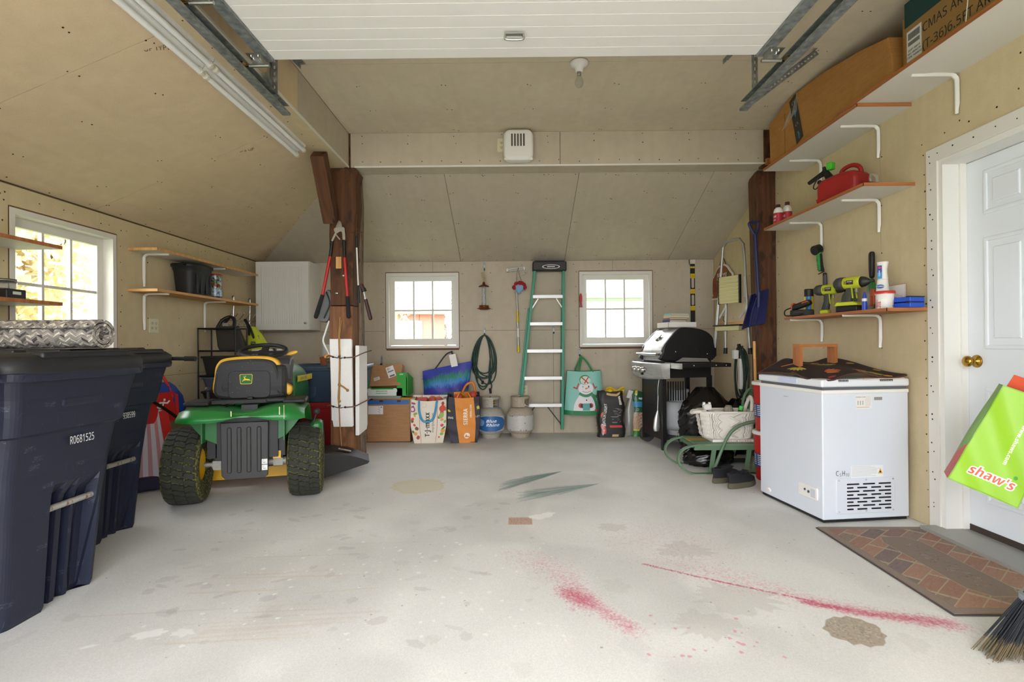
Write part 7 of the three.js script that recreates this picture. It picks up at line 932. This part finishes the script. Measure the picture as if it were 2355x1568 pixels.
{
  drill('cordless_drill', 'smaller lime and grey cordless drill, chuck pointing to the taller one', [2.16, SY, -3.74], -1.05, 1.02, false); drill('cordless_drill', 'taller lime and grey cordless drill standing on its black battery', [2.15, SY, -3.475], -1.12, 1.12, true);
  const s = thing('detail_sander', 'black and orange hand sander at the left end of the shelf', 'sander', [2.15, SY, -4.08], -.9); mesh('base', ext(smooth([[-.06, -.04], [-.07, .0], [-.06, .04], [.04, .035], [.09, 0], [.04, -.035]], 4), .05, .01).rotateX(-Math.PI / 2).translate(0, .0255, 0), mat(0x252422, .7), s); mesh('housing', rot(rb(.15, .045, .055, .02), 0, 0, .3, [0, .085, 0]), MT.black, s); mesh('orange_trim', [rot(new THREE.TorusGeometry(.024, .006, 8, 20), 0, 1.3, 0, [-.055, .075, 0]), rot(rb(.05, .01, .058, .004), 0, 0, .3, [.035, .105, 0])], mat(0xc2481e, .5), s); mesh('cord', tube([[-.07, .07, 0], [-.12, .05, .0], [-.1, .01, .04], [-.03, .008, .06], [.03, .02, .05]], .005, 24, 6), MT.black, s);
  const can = thing('spray_can', 'blue and yellow spray can with a black cap behind the sander', 'spray can', [2.25, SY, -4.16]); mesh('can', lathe([[0, 0], [.033, 0], [.034, .004], [.034, .15], [.03, .16], [0, .16]], 24), fitMat(tex(128, 128, (g) => { g.fillStyle = '#2f7fc4'; g.fillRect(0, 0, 128, 128); g.fillStyle = '#e2c232'; for (const x of [0, 44, 88]) { g.fillRect(x, 40, 16, 70); } g.fillStyle = '#122a4a'; g.fillRect(0, 0, 128, 12); }, {}), .35), can); mesh('cap', lathe([[.033, .155], [.033, .205], [.03, .212], [0, .212]], 24), MT.black, can);
  const gl = thing('work_glove', 'grey green work glove hanging behind the smaller drill', 'glove', [2.285, SY, -3.72], -1.4); mesh('palm', ext(smooth([[-.05, .0], [-.058, .1], [-.03, .15], [.02, .16], [.055, .12], [.05, .0]], 4), .035, .012), mat(0x5d6a58, .85), gl); mesh('hook', tube([[0, .155, 0], [-.01, .19, 0], [.01, .21, 0], [-.02, .225, 0]], .003, 14, 5), MT.steel, gl);
  const so = solo('socket_piece', 'small chrome socket lying between the drills', 'socket', [rod([0, .016, 0], [.035, .014, .01], .015, .012, 14), rod([.035, .012, .01], [.08, .01, .02], .006)], MT.chrome, [2.2, SY, -3.72]);
  const gt = thing('glue_tube', 'small blue and white glue bottle with a pointed tip', 'glue bottle', [2.13, SY, -3.315]); mesh('bottle', lathe([[0, 0], [.013, 0], [.014, .004], [.014, .06], [.012, .066], [0, .067]], 18), mat(0x2a46b4, .4), gt); mesh('label_band', lathe([[.0144, .055], [.0144, .072]], 18), MT.white, gt); mesh('tip', lathe([[.012, .07], [.011, .085], [.004, .11], [0, .114]], 16), mat(0x2440a4, .4), gt);
  const cb = thing('cleaner_bottle', 'tall white curved cleaner bottle with a blue label', 'bottle', [2.2, SY, -3.255], -.9); mesh('bottle', loft([[.034, .028, 0], [.037, .03, .01], [.036, .029, .08], [.029, .025, .16], [.027, .023, .18]].map(([a, b, y]) => ellipse(a, b, y, 24, 0, 0, 2.4))), MT.white, cb); mesh('sprayer', loft([[.027, .023, .181], [.024, .021, .21], [.022, .02, .235], [.03, .022, .282], [.028, .02, .285]].map(([a, b, y]) => ellipse(a, b, y, 24, .002, 0, 2.6))), MT.white, cb);
  print('front_label', .055, .26, 1300, (g, W, H) => { g.fillStyle = '#24489e'; g.fillRect(W * .2, H * .04, W * .42, H * .3); g.fillStyle = '#2f8fc8'; g.fillRect(W * .2, H * .2, W * .42, H * .14); g.fillStyle = '#c23c50'; g.beginPath(); g.arc(W * .42, H * .09, W * .14, 0, 7); g.fill(); text(g, 'CLEAN', W * .4, H * .22, W * .2, '#e8ecf2', 'sans-serif', { rot: -Math.PI / 2 }); g.fillStyle = '#2c4f9e'; g.beginPath(); g.ellipse(W * .45, H * .52, W * .4, H * .045, 0, 0, 7); g.fill(); text(g, 'CLOROX', W * .45, H * .52, W * .2, '#eef0f4'); g.fillStyle = '#8fb08a'; g.fillRect(W * .2, H * .75, W * .5, H * .06); }, cb, [0, .142, .0312]);
  const tb = thing('plaster_tub', 'small white tub with a red lid and printed label', 'tub', [2.145, SY, -3.155]); mesh('tub', lathe([[0, 0], [.04, 0], [.047, .082], [0, .082]], 26), fitMat(tex(512, 128, (g) => { g.fillStyle = '#e4e2de'; g.fillRect(0, 0, 512, 128); for (const x of [40, 300]) { text(g, 'DryDex', x + 70, 34, 24, '#2c2c34'); text(g, 'Spackling', x + 60, 70, 28, '#c23a34', 'sans-serif', { skew: -.2 }); g.fillStyle = '#9a98a0'; g.fillRect(x, 100, 130, 4); g.fillStyle = '#d49a9a'; g.fillRect(x + 150, 90, 40, 30); } }, {}), .45), tb); mesh('lid', [lathe([[.046, .08], [.0505, .082], [.0505, .096], [.048, .1], [0, .1]], 26)], mat(0xd8d4ce, .45), tb); mesh('lid_ring', lathe([[.051, .084], [.052, .09], [.05, .101], [.035, .1015]], 26), mat(0xc6352c, .45), tb);
  const cs = thing('blue_case', 'flat blue plastic case with black corners at the right end', 'case', [2.235, SY, -3.105], -1.35); mesh('case_half', [rb(.13, .028, .1, .006, 0, .0142, 0), rb(.13, .028, .1, .006, 0, .0465, 0)], mat(0x1f4fc0, .42), cs); mesh('corner', [-1, 1].flatMap(x => [rb(.03, .006, .102, .003, x * .052, .0605, 0), rb(.02, .012, .104, .003, x * .05, .03, 0)]), MT.black, cs);
  const sheet1 = thing('instruction_sheet', 'white printed sheet standing behind the white bottle and tub', 'paper', [2.30, SY, -3.28], -Math.PI / 2); const sm = printMat(.15, .13, 1000, (g, W, H) => { g.fillStyle = '#e4dfdc'; g.fillRect(0, 0, W, H); g.fillStyle = '#9b9698'; for (let i = 0; i < 8; i++) g.fillRect(W * .15, H * (.4 + i * .06), W * (.5 + (i * 17 % 30) / 100), 2); g.strokeStyle = '#c88a84'; g.lineWidth = 3; g.strokeRect(1, 1, W - 2, H - 2); }); mesh('page', bx(.15, .15, .002, 0, .0755, 0), sm, sheet1);
  const sh2 = thing('printed_card', 'white card with a red edge and small print behind the glue bottle', 'paper', [2.29, SY, -3.39], -Math.PI / 2); mesh('page', bx(.13, .1, .002, 0, .0505, 0), sm, sh2);
  // hung above the shelf
  const hn = onRight('hose_nozzle', 'green hose nozzle with a black spray head hanging under the shelf bracket', 'hose nozzle', 1.61, -4.08, .045); mesh('handle', [rod([.0, .1, 0], [.02, -.04, .0], .019, .017, 14), ...Array.from({ length: 9 }, (_, i) => rod([.001 + i * .002, .09 - i * .014, 0], [.002 + i * .002, .084 - i * .014, 0], .021, .021, 14))], mat(0x2a8a3a, .6), hn); mesh('spray_head', rod([-.012, .13, -.01], [.0, .115, .035], .036, .036, 22), MT.black, hn); mesh('trigger', ext(smooth([[.025, .09], [.045, .0], [.06, -.04], [.05, -.05], [.03, -.03]], 4), .018, .005), MT.black, hn); mesh('pin', rod([.07, -.05, 0], [-.01, -.06, 0], .004), MT.rust, hn);
  const pk = onRight('putty_knife', 'grey handled putty knife hanging above the smaller drill', 'putty knife', 1.42, -4.05, .02); mesh('handle', ext(smooth([[-.012, .0], [-.016, .06], [-.013, .12], [.013, .12], [.016, .06], [.012, 0]], 4), .022, .008), mat(0x4a4a4c, .6), pk); mesh('tip_cap', ext(rrect(.026, .03, .01, 0, .12), .024, .008), MT.black, pk); mesh('blade', ext([[-.02, -.07], [.02, -.07], [.01, .01], [-.01, .01]], .003), MT.chrome, pk);
  const br = onRight('pruning_brush', 'tool with a long black handle and green leaf shaped pack, hanging by the white bottle', 'hand tool', 1.36, -3.5, .03); mesh('handle', ext(smooth([[-.015, .1], [-.02, .19], [-.017, .25], [.01, .255], [.014, .19], [.008, .1]], 4), .03, .01), MT.black, br); mesh('green_pack', ext(smooth([[-.005, .09], [.02, .05], [.035, -.02], [.03, -.06], [-.02, .0], [-.03, .06]], 4), .02, .006), mat(0x2c8a3a, .4), br); mesh('clear_pack', ext(smooth([[-.03, .06], [-.02, .0], [.02, -.08], [-.05, -.13], [-.06, -.02]], 4), .015, .005), mat(0xcfd2cc, .2, { transmission: .5, thickness: 0 }), br);
  const oc = onRight('orange_clamp', 'orange plastic clamp hanging beside the taller drill', 'clamp', 1.3, -3.45, .06); mesh('jaw', [rb(.035, .05, .02, .006, .0, .05, 0), rb(.012, .07, .018, .004, -.014, .0, 0), rb(.012, .06, .018, .004, .014, .005, 0)], mat(0xc85a34, .5), oc);
}
// ---------- gas can shelf ----------
{
  const y = 1.966, g = thing('gas_can', 'red plastic gas can with a black and green spout', 'gas can', [2.18, y, -3.60], -1.15), rd = mat(0xffffff, .5, { map: tex(256, 256, (c) => { const R = rng(5); c.fillStyle = '#98191a'; c.fillRect(0, 0, 256, 256); for (let i = 0; i < 500; i++) { c.globalAlpha = .2; blob(c, 60 + R() * 90, 20 + R() * 120, 2 + R() * 5, 2 + R() * 5, '#8d5a58', 0, R, .6, 8); } }, { size: [.5, .5] }) });
  mesh('body', ext(smooth([[-.135, .012], [-.14, .1], [-.13, .145], [-.09, .165], [.0, .178], [.07, .18], [.125, .165], [.145, .12], [.14, .02], [.12, .002], [-.11, .002]], 4), .17, .035, { seg: 4 }), rd, g); mesh('handle', tube([[-.02, .165, 0], [.0, .21, 0], [.06, .225, 0], [.11, .2, 0], [.125, .15, 0]], .014, 24, 8), rd, g);
  mesh('spout', [rod([-.08, .165, 0], [-.1, .2, 0], .028, .022, 16), rod([-.1, .195, 0], [-.13, .245, 0], .024, .02, 16), rod([-.12, .235, 0], [-.25, .19, 0], .019, .013, 16), rod([-.13, .25, 0], [-.135, .27, 0], .012, .01)], MT.black, g); mesh('spout_trigger', rb(.04, .05, .045, .008, -.085, .262, 0), mat(0x43b52c, .5), g); mesh('cap_tether', [tube([[-.16, .21, .02], [-.2, .15, .02], [-.18, .13, .02], [-.15, .16, .02]], .004, 16, 5), ball(.016, -.145, .165, .03, 10)], MT.black, g); mesh('side_label', rb(.02, .1, .1, .004, -.138, .08, 0), mat(0xc9c2b6, .6), g);
  const bt = (label, p, h) => { const b = thing('fluid_bottle', label, 'bottle', p, 0, ''); delete b.userData.group; mesh('bottle', lathe([[0, 0], [.034, 0], [.035, .005], [.035, h * .68], [.028, h * .8], [.014, h * .88], [0, h * .88]], 22), MT.white, b); mesh('label_band', lathe([[.0356, h * .12], [.0356, h * .6]], 22), fitMat(tex(256, 96, (c) => { c.fillStyle = '#b5243c'; c.fillRect(0, 0, 256, 96); for (const x of [60, 190]) { text(c, 'STAR', x, 34, 26, '#e8dcdc'); text(c, 'fluid', x, 66, 22, '#e8dcdc'); } }, {}), .45), b); mesh('cap', lathe([[.017, h * .86], [.017, h], [0, h]], 16), mat(0x4a1c22, .5), b); };
  bt('front one of two red labelled bottles at the far end of the gas can shelf', [2.11, y, -4.34], .17); bt('taller bottle behind the red labelled one on the gas can shelf', [2.2, y, -4.375], .2);
  const tp = thing('tape_roll', 'clear tape roll on a small green holder at the near shelf end', 'tape', [2.13, y, -3.22], .3); mesh('roll', new THREE.TorusGeometry(.028, .008, 8, 26).translate(0, .037, 0), MT.clearPlastic, tp); mesh('holder', rb(.08, .018, .025, .006, 0, .009, 0), mat(0x24483a, .4), tp);
}
// ---------- cartons on the top shelf ----------
{
  const Y = 2.4585, c = thing('long_carton', 'long bulging brown carton with a strip of black printed tape on the top shelf', 'box', [2.045, 0, 0]); const o = [[-4.33, Y], [-4.345, 2.775], [-4.0, 2.845], [-3.6, 2.82], [-3.2, 2.755], [-2.965, 2.70], [-2.93, 2.55], [-2.92, Y]];
  mesh('box_wall', ext(o, .26, .006).rotateY(-Math.PI / 2).translate(.13, 0, 0), MT.cardDark, c); mesh('flap_seam', slab(-.0035, .0, Y, Y + .3, -4.09, -4.086), mat(0x8a6230, .9), c);
  const tpM = printMat(.09, .44, 900, (g, W, H) => { g.fillStyle = '#15171a'; g.fillRect(0, 0, W, H); for (let i = 0; i < 4; i++) { const y = H * (.12 + i * .25); if (i % 2) { text(g, 'prime', W * .5, y, W * .28, '#35a0bc', 'sans-serif', { rot: Math.PI / 2 }); g.strokeStyle = '#35a0bc'; g.lineWidth = 3; g.beginPath(); g.arc(W * .3, y, W * .3, -.9, .9); g.stroke(); } else { g.strokeStyle = '#a8a89c'; g.lineWidth = 3; g.beginPath(); g.arc(W * .5, y, W * .16, Math.PI, TAU); g.stroke(); g.fillStyle = '#a8a89c'; g.fillRect(W * .3, y, W * .1, W * .14); g.fillRect(W * .6, y, W * .1, W * .14); } } }, .35);
  const tp = mesh('tape_strip', bx(.09, .36, .002), tpM, c); tp.position.set(-.0045, 2.65, -3.92); tp.rotation.set(0, -Math.PI / 2, 0, 'YXZ'); tp.rotation.z = .28; mesh('clear_tape', shell((u, v) => [-.004 - .006 * Math.sin(u * 7), 2.7 + v * .11 - u * .06, -3.9 - .22 * u * (1 - v * .6)], 8, 4, .002), MT.clearPlastic, c);
  const b2 = thing('plain_carton', 'plain brown carton in shadow between the two long boxes', 'box', [2.19, Y, -2.885]); mesh('box_wall', rb(.2, .3, .06, .004, 0, .1505, 0, 1), MT.cardDark, b2);
  const t = thing('tree_carton', 'long carton with bold black lettering and a dark green top, on the highest shelf', 'box', [2.05, Y, 0]), W = .27, z0 = -2.84, z1 = -1.63; const cm = printMat(1.21, .34, 1100, (g, w, h) => { g.fillStyle = '#94723e'; g.fillRect(0, 0, w, h); const R = rng(5); for (let i = 0; i < 3000; i++) { g.globalAlpha = .12; g.fillStyle = R() < .5 ? '#a98650' : '#80602f'; g.fillRect(R() * w, R() * h, 2 + R() * 8, 1.5); } g.globalAlpha = 1; g.fillStyle = '#123c38'; g.fillRect(0, 0, w, h * .38); text(g, 'CMAS ART TREE', w * .1, h * .57, h * .18, '#1c1610', 'sans-serif', { align: 'left', bold: false }); text(g, '(T-36)6.5FT ARLINGTON', w * .1, h * .83, h * .18, '#1c1610', 'sans-serif', { align: 'left', bold: false }); g.fillStyle = '#d8d6d0'; g.fillRect(w * .012, h * .46, w * .085, h * .46); g.fillStyle = '#2c2c2c'; for (let i = 0; i < 30; i++) { g.fillRect(w * .02 + i * w * .0022, h * .5, 1 + i * 7 % 3, h * .1); g.fillRect(w * .02 + i * w * .0022, h * .63, 1 + i * 5 % 3, h * .06); } for (let i = 0; i < 3; i++) text(g, ['DEPT 00015', 'SKU 0805270', 'ITEM 1644632'][i], w * .054, h * (.76 + i * .05), h * .045, '#2c2c2c'); }, .8);
  mesh('box_wall', slab(0, W, 0, .34, z0, z1), MT.cardDark, t); const pr = mesh('printed_side', bx(1.21, .34, .002), cm, t); pr.position.set(-.0012, .17, (z0 + z1) / 2); pr.rotation.y = -Math.PI / 2; mesh('end_top', slab(.0, W, .24, .3405, z0 - .001, z0), mat(0x123c38, .8), t);
  solo('string', 'thin white strings hanging down over the tree carton', 'string', [tube([[0, .36, 0], [.0, .2, .03], [0, -.0, .01]], .0022, 10, 5), tube([[0, .36, .14], [0, .2, .10], [0, .06, .12]], .0022, 10, 5)], MT.white, [2.04, Y, -2.46]);
}
// ---------- bags at the side door, mat, broom ----------
{
  const B = thing('grocery_bag', 'lime green shopping bag hanging tilted in front of the side door', 'bag', [2.125, .60, -2.37], -.58); B.rotation.z = -.4; const lm = printMat(.27, .46, 1500, (g, W, H) => { g.fillStyle = '#8cbd1c'; g.fillRect(0, 0, W, H); g.strokeStyle = '#74a510'; g.lineWidth = 8; g.strokeRect(4, 4, W - 8, H - 8); text(g, 'www.shaws.com', W * .58, H * .48, W * .085, '#f0f4e6', 'sans-serif', { rot: Math.PI / 2 }); text(g, "shaw's", W * .52, H * .83, W * .2, '#e2502c', 'sans-serif', { stroke: '#f4f2ea', lw: 14, skew: -.15 }); text(g, "shaw's", W * .52, H * .83, W * .2, '#e2502c', 'sans-serif', { skew: -.15 }); g.fillStyle = '#3d9c3a'; g.beginPath(); g.ellipse(W * .8, H * .755, W * .03, H * .018, -.6, 0, 7); g.fill(); }, .38);
  mesh('front_panel', shell((u, v) => [(u - .5) * (.25 - .03 * v), v * .46 - .23, .07 * (1 - .35 * v) + .006 * Math.sin(u * 8 + v * 11) + .008 * Math.abs(u - .55)], 22, 18, .003), lm, B); mesh('back_panel', shell((u, v) => [(.5 - u) * (.25 - .03 * v), v * .46 - .23, -.07 * (1 - .35 * v)], 8, 8, .003), mat(0x78a41a, .5), B);
  mesh('side_panel', [shell((u, v) => [-(.125 - .015 * v) + .05 * v * (1 - (2 * u - 1) ** 2) * -1 * (v < .9 ? 1 : 0) * (1 - v), v * .46 - .23, (u - .5) * .14 * (1 - .35 * v)], 8, 8, .003)], fitMat(tex(128, 256, (g) => { g.fillStyle = '#7fa85a'; g.fillRect(0, 0, 128, 256); g.fillStyle = '#c9605a'; g.beginPath(); g.moveTo(0, 256); g.lineTo(128, 256); g.lineTo(128, 160); g.lineTo(0, 220); g.fill(); g.fillStyle = '#4c7a3a'; g.fillRect(0, 60, 40, 120); }, {}), .5), B); mesh('side_panel', shell((u, v) => [.125 - .015 * v, v * .46 - .23, (.5 - u) * .14 * (1 - .35 * v)], 4, 4, .003), mat(0x84b01c, .45), B); mesh('base_panel', bx(.24, .004, .138, 0, -.229, 0), mat(0x84b01c, .45), B);
  mesh('handle', [shell((u, v) => [-.02 + .27 * v, .2 + .2 * v * (1 + .2 * v) + (u - .5) * .04, .05 - .05 * v], 2, 10, .003)], mat(0xb4c72c, .7), B); mesh('red_flap', shell((u, v) => [-.09 + .06 * u, .225 + .06 * v, .0 + .02 * v], 2, 2, .003), mat(0xd0502c, .6), B);
  const w = thing('tote_bag', 'white and blue striped bag behind the lime bag, cut off by the right edge', 'bag', [2.30, .50, -2.15], -.2); mesh('body', loft([[.1, .05, -.12], [.13, .07, -.08], [.12, .06, .1], [.1, .04, .2]].map(([a, b, y]) => ellipse(a, b, y, 24, 0, 0, 3))), fitMat(tex(64, 256, (g) => { g.fillStyle = '#dad8d4'; g.fillRect(0, 0, 64, 256); g.fillStyle = '#3f9cc8'; for (const y of [70, 105]) g.fillRect(0, y, 64, 20); }, {}), .6), w); mesh('handle', tube([[-.05, .18, .03], [.0, .35, 0], [.05, .18, .03]], .008, 16, 6), mat(0xdad8d4, .7), w);
  // brick pattern door mat
  const mt = tex(1024, 1600, (g, W, H) => {
    const R = rng(21); g.fillStyle = '#8a7b72'; g.fillRect(0, 0, W, H); g.save(); g.beginPath(); g.rect(W * .06, H * .04, W * .88, H * .92); g.clip(); g.fillStyle = '#a89a80'; g.fillRect(0, 0, W, H); g.translate(W / 2, H / 2); g.rotate(-.72); const cs = [[150, 110, 96], [134, 108, 102], [160, 124, 106], [124, 108, 106], [152, 116, 100], [140, 120, 108]];
    for (let r = -20; r < 21; r++) for (let k = -6; k < 7; k++) { const bw = 330, bh = 122, x = k * bw + ((r >> 1) & 1) * bw / 2, y = r * bh, c = cs[R() * 6 | 0]; g.fillStyle = `rgb(${c})`; g.fillRect(x + 15, y + 4, bw - 30, bh - 8); for (let i = 0; i < 26; i++) { g.globalAlpha = .35; const d = (R() - .5) * 40; g.fillStyle = `rgb(${c[0] + d | 0},${c[1] + d | 0},${c[2] + d | 0})`; blob(g, x + 20 + R() * (bw - 40), y + 20 + R() * (bh - 40), 10 + R() * 34, 3 + R() * 7, g.fillStyle, (R() - .5) * .5, R); } g.globalAlpha = 1; } g.restore();
    g.fillStyle = '#857569'; g.strokeStyle = '#a5967e'; g.lineWidth = 7; g.beginPath(); [[.4, .16], [.58, .16], [.66, .24], [.66, .78], [.6, .86], [.42, .86], [.34, .78], [.34, .24]].forEach(([x, y], i) => i ? g.lineTo(x * W, y * H) : g.moveTo(x * W, y * H)); g.closePath(); g.fill(); g.stroke(); g.lineWidth = 5; for (let i = 0; i < 70; i++) { g.strokeStyle = i % 2 ? '#a09082' : '#6a5b52'; const x = W * (.43 + R() * .14), y = H * (.26 + R() * .5); g.beginPath(); g.moveTo(x, y); g.quadraticCurveTo(x + 30 * (R() - .5), y + 20, x + 60 * (R() - .3), y + 34 * (R() - .3)); g.stroke(); } g.strokeStyle = '#84745f'; g.lineWidth = 6; g.strokeRect(W * .06, H * .04, W * .88, H * .92);
    for (let i = 0; i < 60000; i++) { g.globalAlpha = .16; g.fillStyle = R() < .5 ? '#b3a692' : '#3d3230'; g.fillRect(R() * W, R() * H, 2.5, 2.5); } g.globalAlpha = 1;
  }, { clamp: true });
  const d = thing('door_mat', 'brick patterned brown door mat on the floor by the side door', 'mat', [1.985, .0005, -2.56], -.02); const mg = bx(.62, .008, .97, 0, .006, 0); mesh('surface', mg, fitMat(mt, .95, { bumpMap: mt, bumpScale: .004 }), d); mesh('rubber_base', rb(.635, .005, .985, .002, 0, .0026, 0), mat(0x4a4442, .9), d);
  // broom: fan of bristles under a plastic cap
  const br = thing('broom', 'dark angled broom head with tan bristle tips at the lower right edge', 'broom', [1.80, 0, -1.86]), R = rng(8), dark = [], tipg = []; for (let i = 0; i < 620; i++) { const t = R(), s = R() - .5, x1 = -.26 + .36 * t, L = .012 + .05 * t * R(), top = [-.06 + .13 * t, .175 + .01 * R(), s * .045], bot = [x1 + (R() - .5) * .02, L * .25 + .002, s * .1 + (R() - .5) * .015 + .05 * (1 - t)], f = .68 + R() * .12, mid = top.map((q, k) => q + (bot[k] - q) * f); dark.push(rod(top, mid, .0016, .0014, 3)); tipg.push(rod(mid, bot, .0014, .001, 3)); }
  tag(mesh('bristles', dark, mat(0x2d3036, .6), br), null, null, null, 'stuff'); tag(mesh('bristle_tips', tipg, mat(0x6e6149, .8), br), null, null, null, 'stuff'); mesh('cap', loft([[.085, .038, .16], [.08, .035, .2], [.04, .025, .25], [.018, .018, .29]].map(([a, b, y]) => ellipse(a, b, y, 24, .01 + (y - .16) * .5, 0, 3))), mat(0x34373d, .4), br); mesh('cap_band', loft([[.088, .042, .158], [.088, .042, .18]].map(([a, b, y]) => ellipse(a, b, y, 24, .008, 0, 3))), mat(0x7d8088, .35), br); mesh('handle', rod([.06, .27, 0], [.5, 1.35, -.1], .012), MT.blackMetal, br);
}
// ---------- outside ----------
{
  const gd = mesh('ground', [slab(-60, 60, -.3, -.13, -60, -6.55), slab(-60, -3.15, -.3, -.13, -6.55, 30), slab(2.6, 60, -.3, -.13, -6.55, 30)], mat(0x7c8a52, 1)); gd.userData.kind = 'structure';
  const dv = mesh('driveway', slab(-3.15, 2.6, -.3, -.012, .84, 30), mat(0xbdbdb8, .95)); dv.userData.kind = 'structure';
  const sh = structure('wall_skirt'); mesh('wall_core', [slab(-3.15, -3.0, -.3, 0, -6.55, .84), slab(2.5, 2.62, -.3, 0, -6.55, .84), slab(-3.15, 2.62, -.3, 0, -6.55, -6.46)], MT.joint, sh);
  // red barn
  const b = thing('red_barn', 'red barn with a pale roof seen through the left back window', 'barn', [-6.2, -.13, -21], .25), rd = mat(0xd48c80, .9); for (let i = 0; i < 14; i++) mesh('plank', slab(-3.5 + i * .5, -3.02 + i * .5, 0, 2.5, -.04, 0), rd, b); mesh('wall', [slab(-3.5, 3.5, 0, 2.5, -5, -.05), ext([[-3.5, 2.5], [3.5, 2.5], [0, 4.0]], .1).translate(0, 2.5 * 0, -2.5)], rd, b); mesh('roof', [bar([0, 2.4, .35], [0, 3.9, -2.6], 7.6, .12), bar([0, 3.9, -2.6], [0, 2.4, -5.4], 7.6, .12)], mat(0xb9b4ac, .8), b); mesh('door', [slab(1.2, 2.6, 0, 2.1, 0, .05)], mat(0xd8d2cc, .8), b);
  // white house
  const h = thing('white_house', 'white clapboard house with two windows seen through the right back window', 'house', [4.6, -.13, -17], 0), wm = mat(0xcfd3d2, .8); for (let i = 0; i < 18; i++) mesh('clapboard', rot(slab(-5, 5, 0, .165, -.02, .02), -.08, 0, 0, [0, i * .15, .0]), wm, h); mesh('wall', slab(-5, 5, 0, 2.7, -6, -.03), wm, h); mesh('roof', [bar([0, 2.6, .5], [0, 4.6, -3], 10.8, .15), bar([0, 4.6, -3], [0, 2.6, -6.5], 10.8, .15)], mat(0xa9adae, .85), h); mesh('eave', slab(-5.2, 5.2, 2.5, 2.68, 0, .3), mat(0xb4c0bc, .8), h);
  for (const x of [-2.35, .9]) { const w = mesh('window', [slab(x - .4, x + .4, 1.0, 2.2, .02, .07)], mat(0xdfe2e2, .6), h); mesh('pane', [slab(x - .32, x + .32, 1.08, 2.12, .07, .08)], mat(0x6f8490, .2), w); }
  // trees in autumn leaf: branches and many separate leaves
  const leafG = new THREE.PlaneGeometry(.085, .06); leafG.rotateX(.3);
  const tree = (label, x, z, hgt, r, n, cols, seed, low = .3) => {
    const R = rng(seed), t = thing('autumn_tree', label, 'tree', [x, -.13, z]), bark = mat(0x6a5a4c, .95), br = [rod([0, 0, 0], [0, hgt * .55, 0], .14, .08, 8)]; const tips = [];
    for (let i = 0; i < 16; i++) { const a = R() * TAU, y0 = hgt * (.15 + .4 * R()), e = [Math.cos(a) * r * (.5 + .5 * R()), y0 + hgt * (.1 + .35 * R()), Math.sin(a) * r * (.5 + .5 * R())]; br.push(rod([0, y0, 0], e, .045, .012, 6)); tips.push(e); }
    mesh('trunk', br, bark, t); const m = new THREE.MeshPhysicalMaterial({ color: 0xffffff, roughness: .8, transmission: .4, thickness: 0, side: THREE.DoubleSide }), im = new THREE.InstancedMesh(leafG, m, n), M = new THREE.Matrix4(), q = new THREE.Quaternion(), c = new THREE.Color();
    for (let i = 0; i < n; i++) { const p = tips[R() * 16 | 0], a = R() * TAU, e = Math.acos(2 * R() - 1), d = r * .5 * Math.cbrt(R()), k = R(); q.setFromEuler(new THREE.Euler(R() * 6, R() * 6, R() * 6)); const s = .7 + R() * .8; M.compose(V(p[0] * (.3 + .7 * k) + Math.sin(e) * Math.cos(a) * d, Math.max(low, p[1] * (.6 + .4 * k) + Math.cos(e) * d), p[2] * (.3 + .7 * k) + Math.sin(e) * Math.sin(a) * d), q, V(s, s, s)); im.setMatrixAt(i, M); im.setColorAt(i, c.set(cols[R() * cols.length | 0])); }
    im.name = numbered('leaves'); im.userData.kind = 'stuff'; t.add(im);
  };
  const Y = ['#e6d9b0', '#eee4c8', '#dccb98', '#dad4ae', '#e8d8b0', '#f0e8d0'];
  tree('yellow leaved tree filling the right half of the left window', -6.6, -6.2, 4.2, 1.5, 13000, Y, 2, .1); tree('paler yellow tree low in the left window', -8.2, -5.0, 2.2, 1.3, 9000, Y, 3, .05); tree('small yellow tree at the left of the left back window', -4.6, -15, 4.2, 1.6, 8000, ['#dfdcae', '#ebe4b8', '#e8dca8', '#d2d2a0'], 5, .3);
  tree('pale hazy tree behind the barn in the left back window', -4.2, -33, 7, 3.2, 3500, ['#dcd8ce', '#d4d4ca', '#e0dccc'], 7, .5);
}
renderer.render(scene, camera);
